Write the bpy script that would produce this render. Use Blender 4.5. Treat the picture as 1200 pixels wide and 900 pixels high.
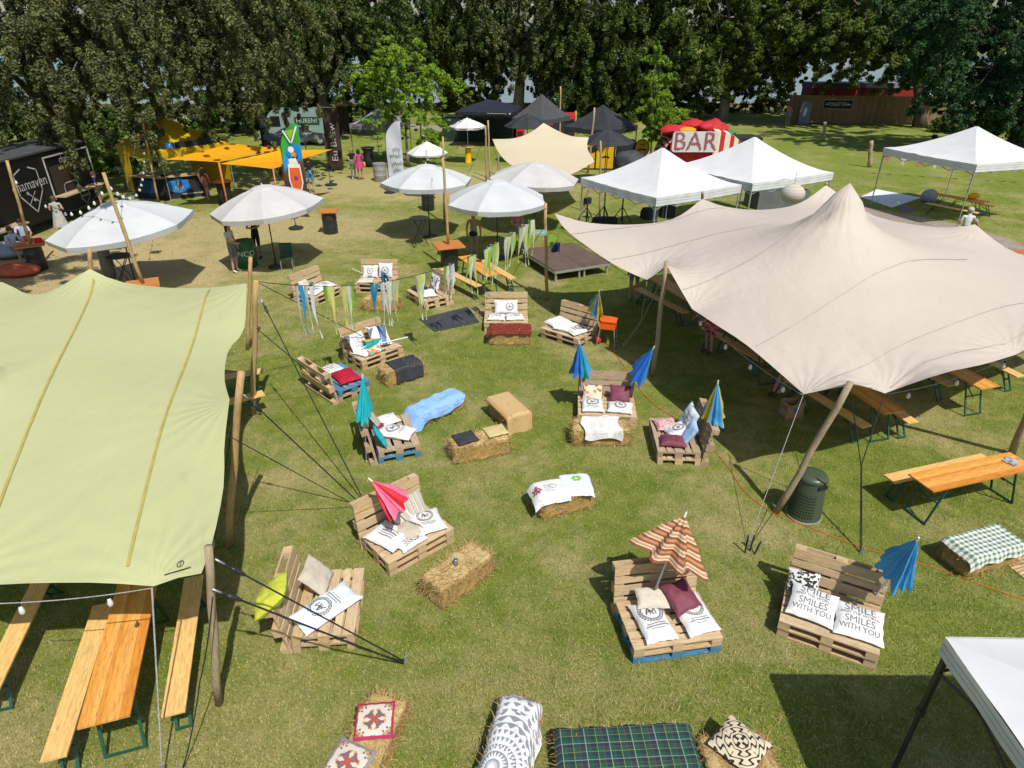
import bpy, bmesh, math, random
import numpy as np
from mathutils import Vector, Matrix, noise as mnoise
from mathutils.geometry import delaunay_2d_cdt
from mathutils.bvhtree import BVHTree

for o in list(bpy.data.objects): bpy.data.objects.remove(o)
SC = bpy.context.scene; COL = SC.collection
R = math.radians; PI = math.pi
rng = random.Random(7)

# ------------------------------------------------------------------ camera, sky, sun, exposure
CAM_H = 7.17; PITCH = R(28.3); FPX = 760.0
cd = bpy.data.cameras.new("camera"); cam = bpy.data.objects.new("camera", cd); COL.objects.link(cam)
cam.location = (0, 0, CAM_H); cam.rotation_euler = (PI/2 - PITCH, 0, 0)
cd.sensor_width = 36; cd.lens = 36*FPX/1200; cd.clip_start = .1; cd.clip_end = 4000
SC.camera = cam
SUN_EL, SUN_AZ = R(56), R(27)                       # sun behind the camera, to the right
SDIR = Vector((math.sin(SUN_AZ)*math.cos(SUN_EL), -math.cos(SUN_AZ)*math.cos(SUN_EL), math.sin(SUN_EL)))
W = bpy.data.worlds.new("World"); SC.world = W; W.use_nodes = True
wn = W.node_tree; bg = wn.nodes["Background"]
sky = wn.nodes.new("ShaderNodeTexSky"); sky.sky_type = 'NISHITA'; sky.sun_disc = False
sky.sun_elevation = SUN_EL; sky.sun_rotation = math.atan2(SDIR.x, SDIR.y); sky.air_density = 1.0; sky.dust_density = 1.5
wn.links.new(sky.outputs[0], bg.inputs[0]); bg.inputs[1].default_value = .108
sd = bpy.data.lights.new("sun", 'SUN'); sun = bpy.data.objects.new("sun", sd); COL.objects.link(sun)
sd.energy = 4.6; sd.angle = R(.53); sd.color = (1, .95, .86)
sun.rotation_euler = (-SDIR).to_track_quat('-Z', 'Y').to_euler()
SC.view_settings.view_transform = 'Standard'; SC.view_settings.look = 'None'
SC.view_settings.exposure = 0.0; SC.view_settings.gamma = 1

# ------------------------------------------------------------------ where a spot of the photo lies on the ground (or on a level z)
def ray(px, py):
    u = (px-600)/FPX; v = (py-450)/FPX
    return Vector((u, math.cos(PITCH)-v*math.sin(PITCH), -math.sin(PITCH)-v*math.cos(PITCH)))
def at(px, py, z=0.):
    d = ray(px, py); t = (z-CAM_H)/d.z
    return Vector((d.x*t, d.y*t, z))
def far(px, py, D):
    d = ray(px, py); t = D/d.y
    return Vector((d.x*t, D, CAM_H+d.z*t))
def ztop(D, py):
    d = ray(600, py); return CAM_H + D*d.z/d.y

# ------------------------------------------------------------------ mesh builder
class MB:
    def __init__(s): s.v = []; s.f = []; s.m = []; s.uv = []; s.hasuv = False; s.T = None
    def add(s, vs, fs, mi=0, uvs=None):
        b = len(s.v)
        s.v += [tuple(s.T @ Vector(p)) if s.T else tuple(p) for p in vs]
        for i, f in enumerate(fs):
            s.f.append([b+k for k in f]); s.m.append(mi)
            if uvs: s.uv.append([uvs[k] for k in f]); s.hasuv = True
            else: s.uv.append([(0, 0)]*len(f))
        return s
    def box(s, c, d, M=None, mi=0):
        x, y, z = d[0]/2, d[1]/2, d[2]/2
        vs = [Vector((i*x, j*y, k*z)) for k in (-1, 1) for j in (-1, 1) for i in (-1, 1)]
        if M is not None: vs = [M @ p for p in vs]
        vs = [p+Vector(c) for p in vs]
        return s.add(vs, [(0,2,3,1),(4,5,7,6),(0,1,5,4),(2,6,7,3),(0,4,6,2),(1,3,7,5)], mi)
    def beam(s, a, b, w, h, mi=0):
        a, b = Vector(a), Vector(b); d = b-a; L = d.length
        q = d.to_track_quat('X', 'Z').to_matrix()
        return s.box((a+b)/2, (L, w, h), q, mi)
    def tube(s, pts, r, n=8, mi=0, cap=True):
        pts = [Vector(p) for p in pts]; k = len(pts)
        rs = r if isinstance(r, (list, tuple)) else [r]*k
        vs = []; up = Vector((.13, .21, 1)).normalized()
        for i, p in enumerate(pts):
            d = (pts[min(i+1, k-1)]-pts[max(i-1, 0)])
            d = d.normalized() if d.length > 1e-9 else Vector((0, 0, 1))
            ref = up if abs(d.dot(up)) < .93 else Vector((1, .1, 0)).normalized()
            a = d.cross(ref).normalized(); b = d.cross(a)
            for j in range(n):
                t = 2*PI*j/n; vs.append(p+(a*math.cos(t)+b*math.sin(t))*rs[i])
        fs = [(i*n+j, i*n+(j+1)%n, (i+1)*n+(j+1)%n, (i+1)*n+j) for i in range(k-1) for j in range(n)]
        if cap: fs += [tuple(range(n))[::-1], tuple((k-1)*n+j for j in range(n))]
        return s.add(vs, fs, mi)
    def lathe(s, prof, n=20, c=(0, 0, 0), mi=0, cap=True):
        vs = []; c = Vector(c)
        for r, z in prof:
            for j in range(n):
                t = 2*PI*j/n; vs.append(c+Vector((r*math.cos(t), r*math.sin(t), z)))
        k = len(prof)
        fs = [(i*n+j, i*n+(j+1)%n, (i+1)*n+(j+1)%n, (i+1)*n+j) for i in range(k-1) for j in range(n)]
        if cap: fs += [tuple(range(n))[::-1], tuple((k-1)*n+j for j in range(n))]
        return s.add(vs, fs, mi)
    def prism(s, poly, t, M=None, mi=0):
        n = len(poly); vs = [Vector((x, y, 0)) for x, y in poly]+[Vector((x, y, t)) for x, y in poly]
        if M is not None: vs = [M @ p for p in vs]
        return s.add(vs, [tuple(range(n))[::-1], tuple(range(n, 2*n))]+[(i, (i+1)%n, n+(i+1)%n, n+i) for i in range(n)], mi)
    def grid(s, nu, nv, fn, mi=0, closed=False):
        vs = []; uvs = []
        for j in range(nv+1):
            for i in range(nu+1):
                u, v = i/nu, j/nv; vs.append(fn(u, v)); uvs.append((u, v))
        fs = [(j*(nu+1)+i, j*(nu+1)+i+1, (j+1)*(nu+1)+i+1, (j+1)*(nu+1)+i) for j in range(nv) for i in range(nu)]
        return s.add(vs, fs, mi, uvs)
    def ball(s, c, r, n=10, m=6, mi=0, sc=(1, 1, 1)):
        prof = [(r*math.sin(PI*k/m)+1e-4, -r*math.cos(PI*k/m)) for k in range(m+1)]
        b = MB(); b.lathe(prof, n)
        return s.add([Vector((p[0]*sc[0], p[1]*sc[1], p[2]*sc[2]))+Vector(c) for p in b.v], b.f, mi)
    def mesh(s, name, mats, smooth=False):
        me = bpy.data.meshes.new(name); me.from_pydata(s.v, [], s.f)
        for m in (mats if isinstance(mats, (list, tuple)) else [mats]): me.materials.append(m)
        me.polygons.foreach_set("material_index", s.m)
        if s.hasuv:
            l = me.uv_layers.new(name="UVMap")
            l.data.foreach_set("uv", [c for f in s.uv for t in f for c in t])
        if smooth: me.polygons.foreach_set("use_smooth", [True]*len(s.f))
        me.update(); return me
    def obj(s, name, mats, parent=None, smooth=False, label=None):
        o = bpy.data.objects.new(name, s.mesh(name, mats, smooth)); COL.objects.link(o)
        if parent is not None: o.parent = parent
        if label: o["label"] = label
        return o
def quadmesh(name, V, mat, nper=4):
    """fast mesh of many separate faces, V = (n*nper, 3)"""
    n = len(V)//nper; me = bpy.data.meshes.new(name)
    me.vertices.add(len(V)); me.vertices.foreach_set("co", np.asarray(V, np.float32).ravel())
    me.loops.add(len(V)); me.loops.foreach_set("vertex_index", np.arange(len(V), dtype=np.int32))
    me.polygons.add(n); me.polygons.foreach_set("loop_start", np.arange(0, len(V), nper, dtype=np.int32))
    me.materials.append(mat); me.update(calc_edges=True); return me

def tag(o, label=None, cat=None, group=None, kind=None):
    if label: o["label"] = label
    if cat: o["category"] = cat
    if group: o["group"] = group
    if kind: o["kind"] = kind
    return o
def thing(name, label, cat, loc=(0, 0, 0), yaw=0, group=None):
    o = bpy.data.objects.new(name, None); o.empty_display_size = .2; COL.objects.link(o)
    o.location = loc; o.rotation_euler = (0, 0, yaw); return tag(o, label, cat, group)
def solo(mb, name, label, cat, mats, loc=(0, 0, 0), rot=(0, 0, 0), group=None, smooth=False):
    o = mb.obj(name, mats, None, smooth); o.location = loc; o.rotation_euler = rot
    return tag(o, label, cat, group)
def struct(mb, name, mats, smooth=False):
    return tag(mb.obj(name, mats, None, smooth), kind="structure")
def kids(o): return [c for c in COL.objects if c.parent == o]
def dup(root, loc, yaw, label, group=None):
    r = root.copy(); COL.objects.link(r); r.location = loc; r.rotation_euler = (0, 0, yaw)
    tag(r, label, None, group)
    for ch in list(root.children):
        c = ch.copy(); COL.objects.link(c); c.parent = r
        for g in list(ch.children):
            d = g.copy(); COL.objects.link(d); d.parent = c
    return r

# ------------------------------------------------------------------ materials
class NB:
    def __init__(s, name):
        s.m = bpy.data.materials.new(name); s.m.use_nodes = True; s.t = s.m.node_tree
        s.b = s.t.nodes["Principled BSDF"]; s.out = s.t.nodes["Material Output"]
    def n(s, typ, ins=None, **pr):
        x = s.t.nodes.new("ShaderNode"+typ)
        for k, v in pr.items(): setattr(x, k, v)
        for k, v in (ins or {}).items(): s.put(x.inputs[k], v)
        return x
    def put(s, sock, v):
        if isinstance(v, bpy.types.NodeSocket): s.t.links.new(v, sock)
        else: sock.default_value = v
    def co(s, which="Object"): return s.n("TexCoord").outputs[which]
    def pos(s): return s.n("NewGeometry").outputs["Position"]
    def island(s): return s.n("NewGeometry").outputs["Random Per Island"]
    def orand(s): return s.n("ObjectInfo").outputs["Random"]
    def math(s, op, a, b=0., c=0.):
        x = s.n("Math", operation=op); s.put(x.inputs[0], a); s.put(x.inputs[1], b); s.put(x.inputs[2], c); return x.outputs[0]
    def mix(s, f, a, b, bt='MIX'):
        x = s.n("Mix", data_type='RGBA', blend_type=bt); s.put(x.inputs[0], f)
        for sk, v in ((x.inputs[6], a), (x.inputs[7], b)):
            s.put(sk, v if isinstance(v, bpy.types.NodeSocket) else (*v[:3], 1))
        return x.outputs[2]
    def noise(s, vec, scale, detail=3, rough=.55, dist=0.):
        x = s.n("TexNoise", {"Scale": scale, "Detail": detail, "Roughness": rough, "Distortion": dist}); s.put(x.inputs["Vector"], vec); return x.outputs[0]
    def scl(s, vec, sc, loc=(0, 0, 0), rot=(0, 0, 0)):
        x = s.n("Mapping"); s.put(x.inputs[0], vec); x.inputs["Scale"].default_value = sc; x.inputs["Location"].default_value = loc; x.inputs["Rotation"].default_value = rot
        return x.outputs[0]
    def ramp(s, f, stops, interp='LINEAR'):
        x = s.n("ValToRGB"); s.put(x.inputs[0], f); e = x.color_ramp.elements; x.color_ramp.interpolation = interp
        while len(e) < len(stops): e.new(.5)
        for el, (p, c) in zip(e, stops): el.position = p; el.color = (*c[:3], 1) if len(c) > 1 else (c[0],)*3+(1,)
        return x.outputs[0]
    def step(s, f, lo, hi):
        x = s.n("MapRange", {1: lo, 2: hi}); s.put(x.inputs[0], f); return x.outputs[0]
    def sep(s, v):
        x = s.n("SeparateXYZ"); s.put(x.inputs[0], v); return x.outputs
    def bump(s, h, strength=.3, dist=.01):
        x = s.n("Bump", {"Strength": strength, "Distance": dist}); s.put(x.inputs["Height"], h); s.t.links.new(x.outputs[0], s.b.inputs["Normal"])
    def fin(s, col, rough=.7, spec=.3, trans=0, metal=0):
        s.put(s.b.inputs["Base Color"], col if isinstance(col, bpy.types.NodeSocket) else (*col[:3], 1))
        s.put(s.b.inputs["Roughness"], rough); s.b.inputs["Specular IOR Level"].default_value = spec; s.b.inputs["Metallic"].default_value = metal
        if trans:
            tr = s.n("BsdfTranslucent"); s.put(tr.inputs[0], col if isinstance(col, bpy.types.NodeSocket) else (*col[:3], 1))
            mx = s.n("MixShader", {0: trans}); s.t.links.new(s.b.outputs[0], mx.inputs[1]); s.t.links.new(tr.outputs[0], mx.inputs[2])
            s.t.links.new(mx.outputs[0], s.out.inputs[0])
        return s.m
_pm = {}
def pm(name, c, c2=None, scale=6, rough=.75, bump=0, bscale=60, trans=0, spec=.3, stretch=(1, 1, 1), metal=0, amount=1.):
    """plain material with a mottled second colour and a fine bump"""
    if name in _pm: return _pm[name]
    b = NB(name); v = b.scl(b.co(), stretch)
    c2 = c2 or tuple(x*.8 for x in c)
    f = b.step(b.noise(v, scale, 5, .6), .35, .65)
    col = b.mix(b.math('MULTIPLY', f, amount), c, c2)
    if bump: b.bump(b.noise(v, bscale, 4, .65), bump, .01)
    rr = b.math('ADD', b.math('MULTIPLY', f, .1), rough-.05)
    _pm[name] = b.fin(col, rr, spec, trans, metal); return _pm[name]
def wood(name, cols, stretch=(1, 9, 9), scale=6, rough=.72):
    if name in _pm: return _pm[name]
    b = NB(name); v = b.scl(b.co(), stretch); isl = b.island()
    off = b.n("VectorMath", operation='ADD'); b.put(off.inputs[0], v)
    cmb = b.n("CombineXYZ"); b.put(cmb.inputs[0], b.math('MULTIPLY', isl, 37.)); b.put(cmb.inputs[1], b.math('MULTIPLY', b.orand(), 23.)); b.put(off.inputs[1], cmb.outputs[0])
    g = b.noise(off.outputs[0], scale, 6, .65, .6)
    k = len(cols); base = b.ramp(isl, [(i/(k-1) if k > 1 else 0, c) for i, c in enumerate(cols)])
    dark = b.mix(1., base, (.62, .55, .5), 'MULTIPLY')
    col = b.mix(b.step(g, .42, .72), base, dark)
    st = b.step(b.noise(b.co(), 3.5, 4, .6), .58, .75)
    col = b.mix(b.math('MULTIPLY', st, .5), col, b.mix(1., col, (.55, .56, .58), 'MULTIPLY'))
    if 'pallet' in name:
        wg = b.step(b.noise(off.outputs[0], .7, 5, .65), .45, .7); col = b.mix(b.math('MULTIPLY', wg, .5), col, (.36, .30, .225))
    knot = b.n("TexVoronoi", {"Scale": 3.0, "Randomness": 1.0}); b.put(knot.inputs["Vector"], off.outputs[0])
    col = b.mix(b.math('SUBTRACT', 1., b.step(knot.outputs["Distance"], .04, .13)), col, b.mix(1., col, (.3, .2, .14), 'MULTIPLY'))
    b.bump(g, .4, .004)
    _pm[name] = b.fin(col, rough, .25); return _pm[name]

DRY = [(-16, 21.5, 9.5, 7.0, 1.0), (-10.5, 27, 8, 4.2, .8), (-5, 36.5, 12, 5.5, 1.0), (-3.1, 4.6, 1.6, 1.2, .35), (.2, 5.2, 2.4, 1.0, .3), (2.6, 10.4, 1.6, .7, .25), (21, 24, 4, 3, .35), (-1.4, 8.0, 1.4, .8, .25), (7.2, 8.2, .9, .7, .35), (14, 62, 14, 3, .5)]
def dry_mask(b, p):
    x, y, z = b.sep(p); tot = None
    nz = b.math('SUBTRACT', b.noise(p, .9, 4, .6), .5); nf = b.math('SUBTRACT', b.noise(p, 4.2, 4, .65), .5)
    for cx, cy, rx, ry, a in DRY:
        dx = b.math('DIVIDE', b.math('SUBTRACT', x, cx), rx); dy = b.math('DIVIDE', b.math('SUBTRACT', y, cy), ry)
        d = b.math('SQRT', b.math('ADD', b.math('MULTIPLY', dx, dx), b.math('MULTIPLY', dy, dy)))
        d = b.math('ADD', d, b.math('MULTIPLY', nz, 1.5))
        m = b.math('MULTIPLY', b.math('SUBTRACT', 1., b.step(d, .45, 1.25)), a)
        tot = m if tot is None else b.math('MAXIMUM', tot, m)
    gen = b.math('MULTIPLY', b.step(b.noise(p, .38, 6, .66), .45, .68), .66)
    tot = b.math('MAXIMUM', tot, gen)
    return b.math('ADD', tot, b.math('MULTIPLY', nf, .75))
def lawn_mat():
    b = NB("lawn_turf"); p = b.pos(); m = dry_mask(b, p)
    g1, g2, dr, dr2 = (.145, .202, .029), (.255, .285, .058), (.385, .305, .145), (.49, .395, .215)
    fine = b.noise(b.scl(p, (1, 1, 1)), 26, 6, .7); cl = b.noise(p, 2.6, 4, .6)
    green = b.mix(b.step(cl, .35, .68), g1, g2); green = b.mix(b.step(fine, .4, .66), green, b.mix(1., green, (.55, .56, .5), 'MULTIPLY'))
    dry = b.mix(b.step(fine, .38, .65), dr2, dr)
    col = b.mix(b.step(m, .05, .95), green, dry)
    yy = b.sep(p)[1]                       # the far lawn is fresher
    col = b.mix(b.math('MULTIPLY', b.step(b.math('ADD', yy, b.math('MULTIPLY', cl, 8.)), 28., 46.), .4), col, (.19, .25, .04))
    b.bump(b.math('ADD', fine, b.math('MULTIPLY', b.noise(p, 90, 3, .7), .6)), .75, .03)
    return b.fin(col, .9, .15)
def blade_mat():
    b = NB("grass_blades"); p = b.pos(); m = dry_mask(b, p); i = b.island()
    green = b.ramp(i, [(0, (.12, .178, .02)), (.45, (.215, .26, .042)), (.8, (.335, .335, .085)), (1, (.58, .50, .26))])
    dry = b.ramp(i, [(0, (.32, .27, .09)), (.5, (.50, .41, .19)), (1, (.66, .56, .33))])
    return b.fin(b.mix(b.step(b.math('ADD', m, b.math('MULTIPLY', b.math('SUBTRACT', i, .5), .5)), .1, .9), green, dry), .75, .2, .25)
def leaf_mat(name, stops, trans=.3):
    if name in _pm: return _pm[name]
    b = NB(name); i = b.island(); k = len(stops)
    col = b.ramp(i, [(j/(k-1), c) for j, c in enumerate(stops)])
    n = b.step(b.noise(b.co(), .55, 3, .6), .35, .65)
    col = b.mix(n, col, b.mix(1., col, (1.5, 1.38, 1.1), 'MULTIPLY'))
    _pm[name] = b.fin(col, .6, .18, trans); return _pm[name]

M_LIGHTWOOD = wood("pallet_wood", [(.66, .50, .29), (.54, .385, .205), (.70, .55, .34), (.47, .34, .19), (.62, .48, .29)])
M_OLDWOOD = wood("weathered_pallet_wood", [(.47, .35, .22), (.37, .275, .18), (.52, .40, .26), (.42, .325, .23)])
M_BLUEWOOD = wood("blue_painted_wood", [(.06, .19, .36), (.09, .26, .42), (.16, .28, .36)])
M_TABLE = wood("varnished_table_wood", [(.68, .28, .045), (.76, .38, .085), (.60, .21, .03), (.80, .44, .12)], rough=.4)
M_BENCH = wood("bench_wood", [(.74, .46, .16), (.80, .53, .21)], rough=.45)
M_ORANGEBOARD = wood("orange_board", [(.58, .235, .07), (.52, .20, .055)], rough=.55)
M_POLE = wood("pole_wood", [(.52, .36, .16), (.46, .32, .15)], (9, 9, 1.2))
M_POLE2 = wood("weathered_pole_wood", [(.42, .335, .22), (.36, .285, .19)], (9, 9, 1.2))
M_GREENLEG = pm("green_steel", (.015, .09, .055), rough=.4, spec=.5)
M_BLACKMETAL = pm("black_metal", (.016, .016, .018), (.03, .03, .032), rough=.45, spec=.5)
M_BLACKMATTE = pm("black_fabric", (.018, .019, .022), (.03, .031, .035), rough=.85, bump=.2)
M_ALU = pm("aluminium", (.55, .56, .57), (.42, .43, .44), rough=.4, metal=.6)
M_GALV = pm("galvanised_steel", (.40, .41, .42), (.28, .29, .3), rough=.5, metal=.4)
M_WHITECANVAS = pm("white_canvas", (.74, .76, .77), (.67, .69, .70), scale=1.6, rough=.7, bump=.15, bscale=5, trans=.16)
M_PARASOLWHITE = pm("parasol_canvas", (.61, .64, .655), (.55, .58, .60), scale=1.5, rough=.75, trans=.15, bump=.12, bscale=6)
M_PARASOLGREY = pm("greige_parasol_canvas", (.585, .57, .575), (.53, .515, .52), scale=1.5, rough=.75, trans=.12, bump=.12, bscale=6)
M_ROPE = pm("dark_rope", (.012, .012, .015), (.025, .025, .03), scale=60, rough=.8)
M_ROPE2 = pm("grey_rope", (.42, .41, .40), (.2, .2, .2), scale=60, rough=.8)
M_WHITE = pm("white_print", (.8, .8, .78), rough=.6)
M_PALE = pm("chalk_white", (.52, .52, .5), (.4, .4, .38), rough=.7)
M_BLACK = pm("black_print", (.02, .02, .022), rough=.7)
M_DARKRED = pm("red_fabric", (.50, .025, .03), (.38, .018, .022), rough=.7, bump=.25, bscale=9)
M_BULB = pm("bulb_glass", (.75, .75, .72), rough=.15, spec=.6)
M_TYRE = pm("rubber", (.014, .014, .014), rough=.8)
M_STRAW = None
def straw_mat():
    b = NB("straw"); i = b.island(); v = b.scl(b.co(), (6, 14, 14))
    f = b.noise(v, 9, 5, .7)
    col = b.ramp(i, [(0, (.50, .32, .10)), (.35, (.66, .46, .17)), (.7, (.76, .57, .25)), (1, (.82, .67, .36))])
    col = b.mix(b.step(f, .35, .62), b.mix(1., col, (.55, .48, .4), 'MULTIPLY'), col)
    b.bump(f, .8, .03); return b.fin(col, .8, .2)
M_STRAW = straw_mat()

# ------------------------------------------------------------------ writing
_tx = {}
def text_data(s, size, shear=0.):
    k = (s, shear)
    if k not in _tx:
        c = bpy.data.curves.new("lettering", 'FONT'); c.body = s; c.size = 1; c.align_x = 'CENTER'; c.align_y = 'CENTER'; c.shear = shear; c.resolution_u = 3
        o = bpy.data.objects.new("lettering", c); COL.objects.link(o)
        e = o.evaluated_get(bpy.context.evaluated_depsgraph_get()); me = e.to_mesh()
        _tx[k] = ([v.co.copy() for v in me.vertices], [tuple(p.vertices) for p in me.polygons])
        e.to_mesh_clear(); bpy.data.objects.remove(o); bpy.data.curves.remove(c)
    vs, fs = _tx[k]; return [v*size for v in vs], fs
def text_into(mb, s, size, M, mi=0, sx=1., shear=0.):
    vs, fs = text_data(s, size, shear); return mb.add([M @ Vector((v.x*sx, v.y, 0)) for v in vs], fs, mi)
def face_M(origin, right, up, off=.006):
    r = Vector(right).normalized(); u = Vector(up).normalized(); n = r.cross(u).normalized(); o = Vector(origin)+n*off
    return Matrix(((r.x, u.x, n.x, o.x), (r.y, u.y, n.y, o.y), (r.z, u.z, n.z, o.z), (0, 0, 0, 1)))
def stroke(mb, pts, w, M, mi=0):
    """flat line of width w through 2-D points"""
    pts = [Vector((p[0], p[1])) for p in pts]
    for a, b in zip(pts, pts[1:]):
        d = b-a
        if d.length < 1e-6: continue
        d = d.normalized(); n = Vector((-d.y, d.x))*w/2; e = d*w*.35
        mb.add([M @ Vector((*(q), 0)) for q in (a-e-n, b+e-n, b+e+n, a-e+n)], [(0, 1, 2, 3)], mi)
def disc(mb, c, r, M, n=24, mi=0, rx=1., ry=1., z=0):
    mb.add([M @ Vector((c[0]+r*rx*math.cos(2*PI*k/n), c[1]+r*ry*math.sin(2*PI*k/n), z)) for k in range(n)], [tuple(range(n))], mi)
def ringm(mb, c, r0, r1, M, n=28, mi=0, a0=0., a1=2*PI):
    vs = []
    for k in range(n+1):
        t = a0+(a1-a0)*k/n
        vs += [M @ Vector((c[0]+r0*math.cos(t), c[1]+r0*math.sin(t), 0)), M @ Vector((c[0]+r1*math.cos(t), c[1]+r1*math.sin(t), 0))]
    mb.add(vs, [(2*k, 2*k+1, 2*k+3, 2*k+2) for k in range(n)], mi)
def poly2(mb, pts, M, mi=0, z=0):
    mb.add([M @ Vector((x, y, z)) for x, y in pts], [tuple(range(len(pts)))], mi)

# ================================================================== THE SETTING
def gz(y):                                            # level ground, dropping to the lake behind the quay wall
    return 0. if y < 77.4 else (-1.9 if y < 330 else min(2.5, -1.9+(y-330)*.12))
g = MB()
xs = [-900, -300, -120, -60, -30, 0, 30, 60, 120, 300, 900]; ys = [-120, -40, -10, 0, 10, 20, 30, 40, 50, 60, 70, 77.35, 77.45, 110, 200, 330, 345, 366, 500, 1500]
vs = [(x, y, gz(y)) for y in ys for x in xs]; n = len(xs)
g.add(vs, [(j*n+i, j*n+i+1, (j+1)*n+i+1, (j+1)*n+i) for j in range(len(ys)-1) for i in range(n-1)])
struct(g, "lawn", lawn_mat())

def water_mat():
    b = NB("lake_water"); p = b.pos(); f = b.noise(b.scl(p, (.5, 2.2, 1)), 1.6, 5, .6)
    b.bump(f, .35, .08); return b.fin(b.mix(f, (.16, .2, .19), (.24, .28, .26)), .22, .6)
w = MB(); w.add([(-900, 77.5, -.75), (900, 77.5, -.75), (900, 341, -.75), (-900, 341, -.75)], [(0, 1, 2, 3)])
struct(w, "lake", water_mat())

def path_mat():
    b = NB("asphalt_path"); p = b.pos(); f = b.noise(p, 1.2, 5, .65); s = b.noise(p, 70, 3, .7)
    c = b.mix(b.step(f, .35, .65), (.26, .225, .19), (.34, .295, .25)); c = b.mix(b.step(s, .5, .7), c, b.mix(1., c, (.65, .65, .65), 'MULTIPLY'))
    b.bump(s, .5, .01); return b.fin(c, .9, .2)
def ribbon_ground(name, pts, w, z, mat):
    P = [at(*p) if len(p) == 2 else Vector(p) for p in pts]; Q = []
    for i in range(len(P)-1):
        a, b2, c2, d2 = P[max(i-1, 0)], P[i], P[i+1], P[min(i+2, len(P)-1)]
        for k in range(8):
            t = k/8; Q.append(.5*((2*b2)+(c2-a)*t+(2*a-5*b2+4*c2-d2)*t*t+(3*b2-a-3*c2+d2)*t**3))
    Q.append(P[-1]); m = MB(); vs = []
    for i, q in enumerate(Q):
        d = (Q[min(i+1, len(Q)-1)]-Q[max(i-1, 0)]).normalized(); nn = Vector((-d.y, d.x, 0))
        j1 = .12*mnoise.noise(q*.9); j2 = .12*mnoise.noise(q*.9+Vector((9, 3, 1)))
        vs += [(q+nn*(w/2+j1)).to_tuple()[:2]+(z,), (q-nn*(w/2+j2)).to_tuple()[:2]+(z,)]
    m.add(vs, [(2*i, 2*i+1, 2*i+3, 2*i+2) for i in range(len(Q)-1)])
    return struct(m, name, mat)
M_PATH = path_mat()
ribbon_ground("path", [(1500, 440), (1300, 348), (1205, 306), (1110, 270), (1020, 252), (930, 233), (845, 211), (765, 186), (715, 173), (640, 162), (545, 153), (450, 146), (330, 141), (150, 138), (-200, 136)], 2.7, .004, M_PATH)
# the low quay wall along the lake
q = MB()
for k in range(60): q.box((-89+k*3.02, 77.1, .26), (3.0, .42, .52))
for k in range(60): q.box((-89+k*3.02, 77.1, .565), (3.01, .54, .086), mi=1)
solo(q, "quay_wall", "low tan stone quay wall with a cap running along the lake shore", "wall", [pm("tan_stone", (.34, .255, .17), (.25, .19, .125), scale=3, bump=.5, rough=.9), pm("pale_coping", (.40, .315, .21), (.31, .24, .16), scale=3, bump=.4, rough=.9)])
# far shore wood
def leaves_np(C, n, size, rs, squash=(1, 1, 1), droop=0., up=.5):
    """C (k,4): clump centres + radius; n leaves per clump -> (k*n*4,3)"""
    k = len(C); c = np.repeat(C[:, :3], n, 0); r = np.repeat(C[:, 3], n)
    d = rs.normal(size=(k*n, 3)); d /= np.linalg.norm(d, axis=1)[:, None]
    rad = r*(rs.random(k*n)**.45)
    off = d*rad[:, None]*np.array(squash)
    if droop: off[:, 2] -= droop*(rs.random(k*n)**1.3)*r*1.4
    p = c+off
    nrm = d*.85+rs.normal(size=(k*n, 3))*.4; nrm[:, 2] += up; nrm /= np.linalg.norm(nrm, axis=1)[:, None]
    t = np.cross(nrm, rs.normal(size=(k*n, 3))); t /= np.linalg.norm(t, axis=1)[:, None]; b = np.cross(nrm, t)
    s = size*(.6+.8*rs.random(k*n))[:, None]
    q = np.stack([p-t*s, p-b*s*.42+t*s*.1, p+t*s*.95-nrm*s*.25, p+b*s*.42+t*s*.1], 1)
    return q.reshape(-1, 3)
rs = np.random.RandomState(3)
xs = rs.uniform(-420, 420, 1500); C = np.stack([xs, 352+rs.random(1500)*25, 1+rs.random(1500)*13*(.6+.4*np.sin(xs*.03)), 2.5+rs.random(1500)*2.5], 1)
me = quadmesh("far_wood", leaves_np(C, 26, 1.5, rs), leaf_mat("far_wood_leaves", [(.03, .055, .02), (.05, .085, .025), (.075, .11, .035)]))
o = bpy.data.objects.new("far_wood", me); COL.objects.link(o); tag(o, "hazy green wood on the far shore of the lake", "woodland", kind="stuff")

# ------------------------------------------------------------------ trees
M_BARK = pm("bark", (.15, .12, .09), (.075, .06, .045), scale=5, bump=.9, bscale=14, rough=.95, stretch=(1, 1, .25))
M_BARK2 = pm("pale_bark", (.27, .24, .2), (.16, .14, .115), scale=4, bump=.8, bscale=12, rough=.95, stretch=(1, 1, .25))
LEAF = {
 'dark':  leaf_mat("dark_green_leaves", [(.02, .044, .011), (.042, .082, .017), (.072, .118, .025), (.125, .175, .045)]),
 'olive': leaf_mat("olive_beech_leaves", [(.045, .058, .03), (.08, .10, .046), (.12, .148, .064), (.19, .22, .085)], .3),
 'mid':   leaf_mat("mid_green_leaves", [(.03, .062, .013), (.058, .102, .02), (.092, .148, .028), (.155, .215, .048)]),
 'bright': leaf_mat("fresh_green_leaves", [(.10, .20, .016), (.15, .275, .025), (.20, .33, .035), (.27, .40, .06)], .4),
 'blue':  leaf_mat("bluish_green_leaves", [(.016, .048, .022), (.028, .075, .032), (.04, .095, .04), (.06, .12, .05)]),
 'yellow': leaf_mat("yellow_green_leaves", [(.07, .09, .02), (.11, .135, .03), (.15, .17, .045), (.2, .2, .06)]),
}
LEAFN, LEAFS = 1.9, .52
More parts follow.
